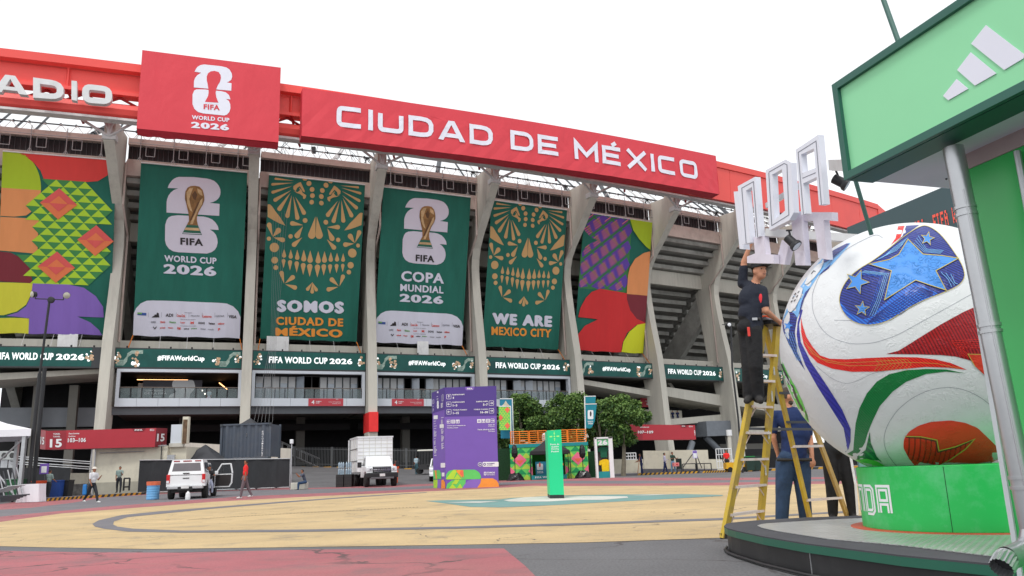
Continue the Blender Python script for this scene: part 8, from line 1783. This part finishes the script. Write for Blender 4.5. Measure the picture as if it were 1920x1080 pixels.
# yellow cart and bins behind the ladder
yc = gy(1380, 66); mb = MB(); ym = M('cart_yellow', K(226, 170, 30, .95), .5); T = lambda x, y, z: V((yc.x + x, yc.y + y, yc.z + z)); hx(mb, T, -.85, .85, -.5, .5, .25, .75, ym, .02, .02); hx(mb, T, .3, .85, -.45, .45, .75, 1.1, ym, .1, .05); mb.tube(T(-.8, .3, .7), T(-1.0, .3, 1.15), .03, black, 6)
r = empty('yellow_cart', yc, 0, 'yellow cart with dark wheels behind the stepladder', 'cart'); mb.link('body', r)
for x in (-.55, .6):
    for y in (-.45, .45): wheel(r, lambda a, b, c_: V((yc.x + a, yc.y + b, yc.z + c_)), x, y, .2, .2, .12)
def wbin(x, Y, h, w_, m, lab, lid=None, name='wheeled_bin', g='wheeled bins'):
    p = gy(x, Y); r = empty(name, p, 0, lab, 'bin', g); T = lambda a, b, c_: p + V((a, b, c_)); mb = MB(); hx(mb, T, -w_ / 2 * 1.12, w_ / 2 * 1.12, -w_ / 2, w_ / 2, .95 * h, .08 * h, m, w_ * .1, .04); mb.link('body', r)
    mb = MB(); mb.box(p + V((0, .0, h * .985)), (w_ * 1.2, w_ * 1.1, .06 * h), lid or m, bev=.02); mb.link('lid', r)
    for s in (-1, 1): mb = MB(); mb.lathe(p + V((s * w_ * .42, w_ * .35, .1)), [(.1, -.03), (.1, .03)], tyre, 12, Matrix.Rotation(pi / 2, 3, 'Y')); mb.link('wheel', r)
bgreen = M('bin_green', K(34, 84, 54), .5); bdg = M('bin_dark_green', (.015, .04, .03), .5)
wbin(1407, 64, 1.15, .62, bdg, 'dark green wheeled bin behind the stepladder', M('lid_green', K(30, 130, 60), .5)); wbin(1422, 65, 1.15, .6, bdg, 'second dark wheeled bin, half hidden by the man in blue')
mb = MB(); wallpx(mb, 1398, 1680, 842, 838, 78, 78, dark_in); mb.thing('dark_fence', gy(1500, 78), 'dark screen fence far behind the stepladder and the ball', 'fence')
mb = MB(); wallpx(mb, 1610, 1660, 862, 862, 62, 62, MATS['teal_road_paint']); mb.thing('patterned_panel', gy(1635, 62), 'teal panel with pale leaf pattern between the man in blue and the ball', 'panel')
# lamp post on the right
lp_ = empty('lamp_post', gy(1390, 58), 0, 'thin dark lamp post with a round lamp left of the man on the ladder', 'lamp post'); c = aty(1367, 609, 58); mb = MB(); mb.path([c + V((.12, 0, -.1)), aty(1373, 690, 58), aty(1384, 783, 58), V((aty(1392, 880, 58).x, 58, gz(58)))], .07, black, 8); mb.tube(c, c + V((-.5, 0, .03)), .03, black, 6); mb.link('pole', lp_)
mb = MB(); mb.lathe(c, [(.02, .1), (.19, .08), (.2, -.06), (.14, -.08)], black, 16, Matrix.Rotation(pi / 2, 3, 'X')); mb.link('lamp_housing', lp_); mb = MB(); mb.lathe(c + V((0, -.1, 0)), [(.13, .0), (.001, .03)], lamp_w, 16, Matrix.Rotation(pi / 2, 3, 'X')); mb.link('lamp_glass', lp_)
# ================================================================== LEFT SIDE: tent, table, bins, poles
wt = M('tent_white', K(226, 226, 232, .95), .6, var=.04)
A_ = aty(57.5, 816, 46.5); zc_ = A_.z; d_ = V((A_.x, A_.y, 0)).normalized(); sdn = (d_ + V((-.05, 0, 0))).normalized() * 6; lf = V((-8, -.6, 0)); tr0 = empty('marquee_tent', V((A_.x - 3, 48, 0)), 0, 'white marquee roof on an aluminium leg at the left edge', 'tent'); mb = MB()
C0_ = V((A_.x, A_.y, zc_ + .36)); C4 = [C0_, C0_ + lf, C0_ + lf + sdn, C0_ + sdn]; pk_ = (C4[0] + C4[2]) / 2 + V((0, 0, 1.7))
for i in range(4):
    p, q_ = C4[i], C4[(i + 1) % 4]; mid = lambda a_, t: a_.lerp(pk_, t) - V((0, 0, .2 * sin(pi * t)))
    for t0_, t1_ in ((0, .33), (.33, .66), (.66, 1)): mb.quad([mid(p, t0_), mid(q_, t0_), mid(q_, t1_), mid(p, t1_)] if t1_ < 1 else [mid(p, t0_), mid(q_, t0_), mid(pk_, 0)], wt)
    mb.quad([p, q_, q_ - V((0, 0, .4)), p - V((0, 0, .4))], wt)
mb.link('canopy', tr0)
for c_ in C4:
    mb = MB(); b_x = V((c_.x, c_.y, 0)) + (V((pk_.x, pk_.y, 0)) - V((c_.x, c_.y, 0))).normalized() * .45; mb.bar(b_x, b_x + V((0, 0, zc_)), .2, .2, galv, up=(0, 1, 0)); mb.link('leg', tr0)
    if c_ is C4[0]: b0x = b_x
mb = MB(); mb.tube(b0x + V((0, 0, zc_ - .1)), b0x + V((-2.2, 0, zc_ - 2.2)), .05, galv, 6); mb.tube(b0x + V((0, 0, .1)), b0x + V((-1.8, 0, 2.2)), .05, galv, 6); mb.tube(b0x + V((-.3, 0, 1.3)), b0x + V((-2.5, 0, 1.3)), .04, galv, 6); mb.link('brace', tr0)
# stacked truss frames under the tent
ss = empty('scaffold_frames', gy(12, 44), 0, 'pile of aluminium scaffold frames under the marquee at the left edge', 'scaffold')
for i in range(6):
    mb = MB(); x0 = aty(4 + i * 6, 935, 44.5).x; z = .12 + .06 * i; mb.tube(V((x0, 44.4 + i * .1, z)), V((x0 - .5, 44.4 + i * .1, z + 1.5)), .035, galv if i % 2 else steeld, 6); mb.tube(V((x0 - .9, 44.4, z)), V((x0 + .6, 44.5, z + .05)), .035, steeld, 6); mb.tube(V((x0 - .6, 44.4, z + .5)), V((x0 + .3, 44.5, z + .55)), .03, galv, 6); mb.link('frame', ss)
tb_ = gy(58, 45.5); mb = MB(); P = []; n_ = 40
for k_, (sc1, z) in enumerate(((1, .98), (1.0, .94), (1.05, .4), (1.1, .02))):
    for i in range(n_):
        t = i / n_ * 4; s_ = int(t); f_ = t - s_; cor = [(-.56, -.35), (.56, -.35), (.56, .35), (-.56, .35)]; p, q_ = cor[s_], cor[(s_ + 1) % 4]; x, y = p[0] + (q_[0] - p[0]) * f_, p[1] + (q_[1] - p[1]) * f_; w_ = 1 + .05 * (k_ / 3) * sin(i * 2.4); P.append(tb_ + V((x * sc1 * w_, y * sc1 * w_, z)))
mb.add(P, [(k_ * n_ + i, k_ * n_ + (i + 1) % n_, (k_ + 1) * n_ + (i + 1) % n_, (k_ + 1) * n_ + i) for k_ in range(3) for i in range(n_)] + [tuple(range(n_))], wt); mb.thing('draped_table', tb_, 'small table under a white cloth beside the marquee leg', 'table', smooth=False)
wbin(28, 47, 1.25, .75, bgreen, 'green wheeled bin under the marquee'); wbin(49, 49, .8, .35, M('bin_yellow', K(236, 180, 40), .5), 'small yellow bin between the green and the orange bins'); wbin(71, 50.5, 1.1, .58, M('bin_orange', K(236, 84, 40), .5), 'orange wheeled bin left of the man in grey'); wbin(105, 50.5, 1.1, .58, M('bin_blue', K(38, 70, 140), .5), 'blue wheeled bin right of the man in grey'); wbin(122, 51, 1.1, .6, vblk, 'black wheeled bin at the end of the row')
p = gy(84, 52.5); c = aty(83.5, 879, 52.5); mb = MB(); mb.tube(p, c, .03, steeld, 6); mb.box(c + V((0, -.03, 0)), (.56, .04, .64), MATS['tower_purple']); r = mb.thing('purple_notice', p, 'purple notice with a blank white square on a post behind the bins', 'sign')
a = Art(lambda x, y, l: V((c.x + x, c.y - .055 - .004 * l, c.z + y))); a.rect(WHITE, -.17, -.24, .17, .16, 1); a.build('print', r)
mb = MB(); wallpx(mb, 0, 132, 877, 877, 56, 56, fab, th=.06); mb.thing('fabric_fence', gy(60, 56), 'dark fabric fence behind the bins at the left', 'fence')
stone = M('volcanic_stone', (.11, .105, .1), .95, var=.6, vs=3.5, bump=1, bs=5)
mb = MB(); wallpx(mb, 96, 172, 911, 906, 51.5, 53.5, stone, th=.5); mb.thing('stone_wall', gy(130, 52), 'low dark volcanic stone wall beside the bins', 'wall'); mb = MB(); wallpx(mb, 128, 166, 887, 887, 58, 58, cream); mb.thing('low_wall', gy(146, 58), 'short cream wall between the bins and the booth', 'wall')
for i, (x, lab) in enumerate(((9, 'grey air conditioning unit at the left edge under the marquee'), (24, 'grey air conditioning unit nearest the marquee leg'))):
    c = aty(x, 854, 60); mb = MB(); mb.box(c, (.62, .4, .62), M('ac_grey', K(176, 180, 180), .5), bev=.02); r = empty('air_conditioner', c - V((0, 0, .31)), 0, lab, 'air conditioner', 'air conditioning units'); mb.link('casing', r)
    mb = MB(); mb.lathe(c + V((.08, -.205, 0)), [(.2, 0), (.2, .01)], M('ac_fan_dark', (.06, .06, .06), .6), 16, Matrix.Rotation(pi / 2, 3, 'X')); mb.link('fan_grille', r)
    mb = MB(); mb.box(V((c.x, c.y + .1, c.z - .31 - (c.z - .31) / 2)), (.5, .2, c.z - .31), galv); mb.link('stand', r)
mb = MB()
for y in (858, 862, 868, 872): mb.tube(aty(20, y - 3, 60), aty(172, y + 8, 59), .04, galv, 5)
mb.thing('pipe_run', aty(100, 862, 60), 'thin galvanised pipes running behind the bins towards the booth', 'pipes')
# poles
def polepx(pts, Y, r, name, lab, m=black):
    P = [aty(x, y, Y) for x, y in pts]; P[0].z = 0; mb = MB(); mb.path(P, r, m, 8); return mb, P
lp2 = empty('lamp_post', V((aty(52, 925, 47).x, 47, 0)), 0, 'tall dark lamp post with two round floodlights over the left patterned banner', 'lamp post')
mb, P = polepx([(51, 930), (74.6, 700)], 47, .11, '', ''); mb.tube(aty(74.6, 702, 47), aty(92.5, 566, 47), .07, black, 8); mb.link('pole', lp2)
mb = MB(); c = aty(96, 562.5, 47); L1, R1_ = aty(66, 560, 47), aty(119, 562, 47); mb.tube(L1, R1_, .03, black, 6); mb.tube(L1, L1 + V((0, 0, .25)), .03, black, 6); mb.tube(R1_, R1_ + V((0, 0, .25)), .03, black, 6); mb.lathe(c, [(.1, .1), (.19, .08), (.19, -.06), (.15, -.08)], black, 16, Matrix.Rotation(pi / 2, 3, 'X')); mb.link('crossbar', lp2)
for x, y, dx_ in ((60, 552, -1), (125, 554, 1)):
    c = aty(x, y, 47); R_ = V((0, 0, 1)).rotation_difference(V((dx_ * .5, -.8, -.15)).normalized()).to_matrix(); mb = MB(); mb.lathe(c, [(.05, -.3), (.16, -.24), (.2, .0)], black, 18, R_); o = mb.link('floodlight', lp2, True); mb = MB(); mb.lathe(c, [(.19, .002), (.14, .03), (.001, .05)], M('dull_lens', K(176, 172, 160), .3), 18, R_, cap=False); mb.link('lens', o, True)
mb = MB(); p0 = aty(61, 928, 49); p0.z = 0; mb.tube(p0, aty(84, 690, 49), .12, black, 8); mb.thing('black_post', p0, 'thick plain black post beside the lamp post on the left', 'post')
# loose wires from the roof
mb = MB(); 
for i in range(6): mb.path([S(1.14 + .03 * i, 327, 34.5), aty(508 + i * 2, 640, 80), aty(476 + i * 7, 792, 74)], .011, M('wire_grey', (.25, .25, .26), .6), 4)
mb.thing('hanging_wires', aty(490, 792, 74), 'bundle of thin wires hanging down beside the SOMOS banner to the container', 'wires')
# ================================================================== THE OTHER PEOPLE
def stand(x, y_feet, Y, H, face, label, cols, z=None, **k):
    p = aty(x, y_feet, Y); p.z = gz(Y) if z is None else z; return person(label, pose(p, H, radians(face), **{a: b for a, b in k.items() if a in ('lean', 'legs', 'arms', 'hipz', 'spread', 'turn', 'nod')}), *cols, **{a: b for a, b in k.items() if a in ('hat', 'long', 'hair', 'hero')})
stand(171, 943, 40.3, 1.74, -25, 'man in white T-shirt, cream cap and black trousers walking with a phone', (whitet, dkt, whites, skinB), legs=((28, 12), (-24, 14)), arms=((15, 115), (10, 20)), lean=4, hat=CL('cap_cream', K(226, 220, 210)))
mb = MB(); c = aty(159, 918, 40.2); mb.box(c, (.2, .12, .5), M('bag_blue', K(40, 120, 190), .5, var=.3), bev=.05); mb.thing('blue_bag', c - V((0, 0, .25)), 'blue bag hanging at the side of the man in white', 'bag')
stand(222, 921, 53.5, 1.66, -80, 'man in grey shirt and black trousers standing by the booth looking at a phone', (greys, dkt, darkshoe, skinB), z=.3, legs=((6, 4), (-8, 4)), arms=((25, 100), (0, 5)), nod=-30, spread=.1)
p = gy(286, 42.5); dbm = M('drum_blue', K(112, 172, 222), .45, dirt=(.3, .35, .4), dscale=3, damt=.3); mb = MB(); pr_ = []
for i in range(13): pr_ += [(.3 + .012 * (i % 2), .06 * i + .02)]
mb.lathe(p, pr_ + [(.31, .8)], dbm, 24); mb.lathe(p, [(.325, .72), (.335, .9), (.3, .91), (.28, .6)], M('liner_orange', K(236, 120, 84), .6, var=.3), 24, cap=False); mb.thing('oil_drum', p, 'pale blue ribbed drum with an orange liner beside the white pickup', 'drum', smooth=False)
mb = MB(); p = gy(352, 40.3); mb.lathe(p, [(.11, 0), (.12, .12), (.1, .3), (.04, .36), (.04, .4)], white, 12); mb.thing('white_jug', p, 'small white jug standing on the road behind the white pickup', 'jug')
gate(233, 243.5, 897, 920, 54.2, 1, black, 'stool_frame', 'black steel trestle beside the man with a phone', 'trestle', .05, (.3, 1))
stand(90, 926, 49.5, 1.72, 75, 'man in grey green shirt seen from behind beside the orange bin', (greys, dkt, darkshoe, skinB), legs=((4, 4), (-4, 4)), arms=((20, 40), (20, 40)), z=.1)
stand(458, 935, 38.7, 1.76, 195, 'man in red T-shirt and grey trousers strolling left across the road', (redt, greyt, whites, skinB), legs=((14, 6), (-18, 8)), arms=((-5, 8), (8, 15)), lean=-2)
pS = aty(402, 925, 41.5); pS.z = 0
person('man in black shirt and pale trousers sitting in the open pickup door', pose(V((aty(395, 900, 43.4).x, 43.2, 0)), 1.7, radians(-60), hipz=.78, legs=((70, 62), (55, 50)), arms=((50, 40), (30, 70)), lean=-3), blackt, grj, darkshoe, skinB)
stand(572, 915, 52.6, 1.68, 205, 'man in dark shirt with pink stripes and jeans sitting on a concrete block', (M('grey_vest_shirt', K(80, 84, 100), .8), jeans, darkshoe, skinB), hipz=.46, legs=((85, 80), (80, 78)), arms=((60, 90), (60, 95)), lean=18)
mb = MB(); c = aty(560, 908, 53); mb.box(V((c.x, 53.2, gz(53) + .22)), (1.0, .6, .44), conc, bev=.04); mb.thing('concrete_block', V((c.x, 53.2, gz(53))), 'rough concrete block used as a seat at the end of the fence', 'block')
gate(556, 566, 842, 905, 54.5, 1, black, 'black_easel', 'narrow black steel frame at the right end of the fabric fence', 'frame', .04, (0, .9, 1)) if False else None
mb = MB(); c = aty(546, 900, 56.4); c.z = gz(56); tpz = aty(547, 828, 56.4); mb.tube(c, tpz, .04, galv, 6); mb.box(tpz, (.22, .25, .3), lamp_w, bev=.04); mb.thing('camera_mast', c, 'thin mast with white camera heads at the end of the fabric fence', 'mast')
wz = aty(781, 891, 74); stand(781, 891, 74, 1.72, 80, 'man in light blue shirt walking away up the ramp', (ltb, teal_t, darkshoe, skinB), z=wz.z, legs=((12, 4), (-12, 12)))
oz_ = aty(742, 872, 62); stand(742, 890, 60, 1.7, -90, 'worker in orange vest standing behind the box truck', (orv, orv, darkshoe, skinB), z=gz(60))
stand(1204, 888, 67.5, 1.7, 190, 'cleaner in navy with white back print sweeping beside the striped kerb', (dbl, dbl, darkshoe, skinB), legs=((8, 4), (-6, 4)), arms=((35, 30), (35, 30)), lean=8)
mb = MB(); p = gy(1199, 67.2); mb.tube(p + V((-.15, 0, .05)), p + V((.1, 0, 1.4)), .025, M('broom_stick', K(190, 120, 80), .7), 6); mb.box(p + V((-.18, 0, .05)), (.5, .12, .1), vblk, bev=.02); mb.thing('broom', p, 'broom held by the cleaner in navy', 'broom')
stand(1248, 888, 68.5, 1.72, -5, 'man in lilac shirt and dark blue trousers walking right', (lil, dbl, darkshoe, skinB), legs=((14, 6), (-12, 8)), arms=((10, 90), (5, 10)), long=True)
stand(1263, 888, 67.8, 1.76, -60, 'man in dark green shirt and jeans carrying a red and white box', (dgr, ljean, whites, skinB), legs=((14, 6), (-8, 6)), arms=((30, 75), (30, 75)))
mb = MB(); c = aty(1267, 871, 67.4); mb.box(c, (.5, .3, .3), M('box_pinkish', K(220, 130, 130), .6), rz=.4, bev=.03); mb.box(c + V((0, -.155, .02)), (.3, .01, .1), M('box_red_label', K(200, 40, 40), .6), rz=.0); mb.thing('carried_box', c - V((0, 0, .15)), 'red and white box in the arms of the man in dark green', 'box')
stand(1365, 888, 66.9, 1.74, -100, 'man in red shirt partly hidden by the stepladder and the yellow cart', (redt, dkt, darkshoe, skinB), legs=((4, 4), (-4, 4)))
for x, lab in ((1262, 'worker in blue high in the stadium above the right red sign, left one'), (1271, 'worker in blue high in the stadium above the right red sign, right one')):
    q_ = aty(x, 787, 106.3); person(lab, pose(q_, 1.6, radians(-100), hipz=.4, legs=((85, 80), (85, 80)), arms=((30, 60), (30, 60))), dbl, dbl, darkshoe, skinB)
q_ = BF(2, 6.2, 8.0, 323.9); person('worker in dark clothes leaning on the balcony railing behind the purple tower', pose(q_, 1.7, radians(-100), arms=((40, 60), (40, 60)), lean=10), M('dark_brown_shirt', (.04, .025, .02), .8), dkt, darkshoe, skinB)
q_ = BF(0, 8.9, 7.9, 324.0); person('person in pale blue behind the railing of the open balcony', pose(q_, 1.7, radians(-80)), ltb, lil, darkshoe, skinB)
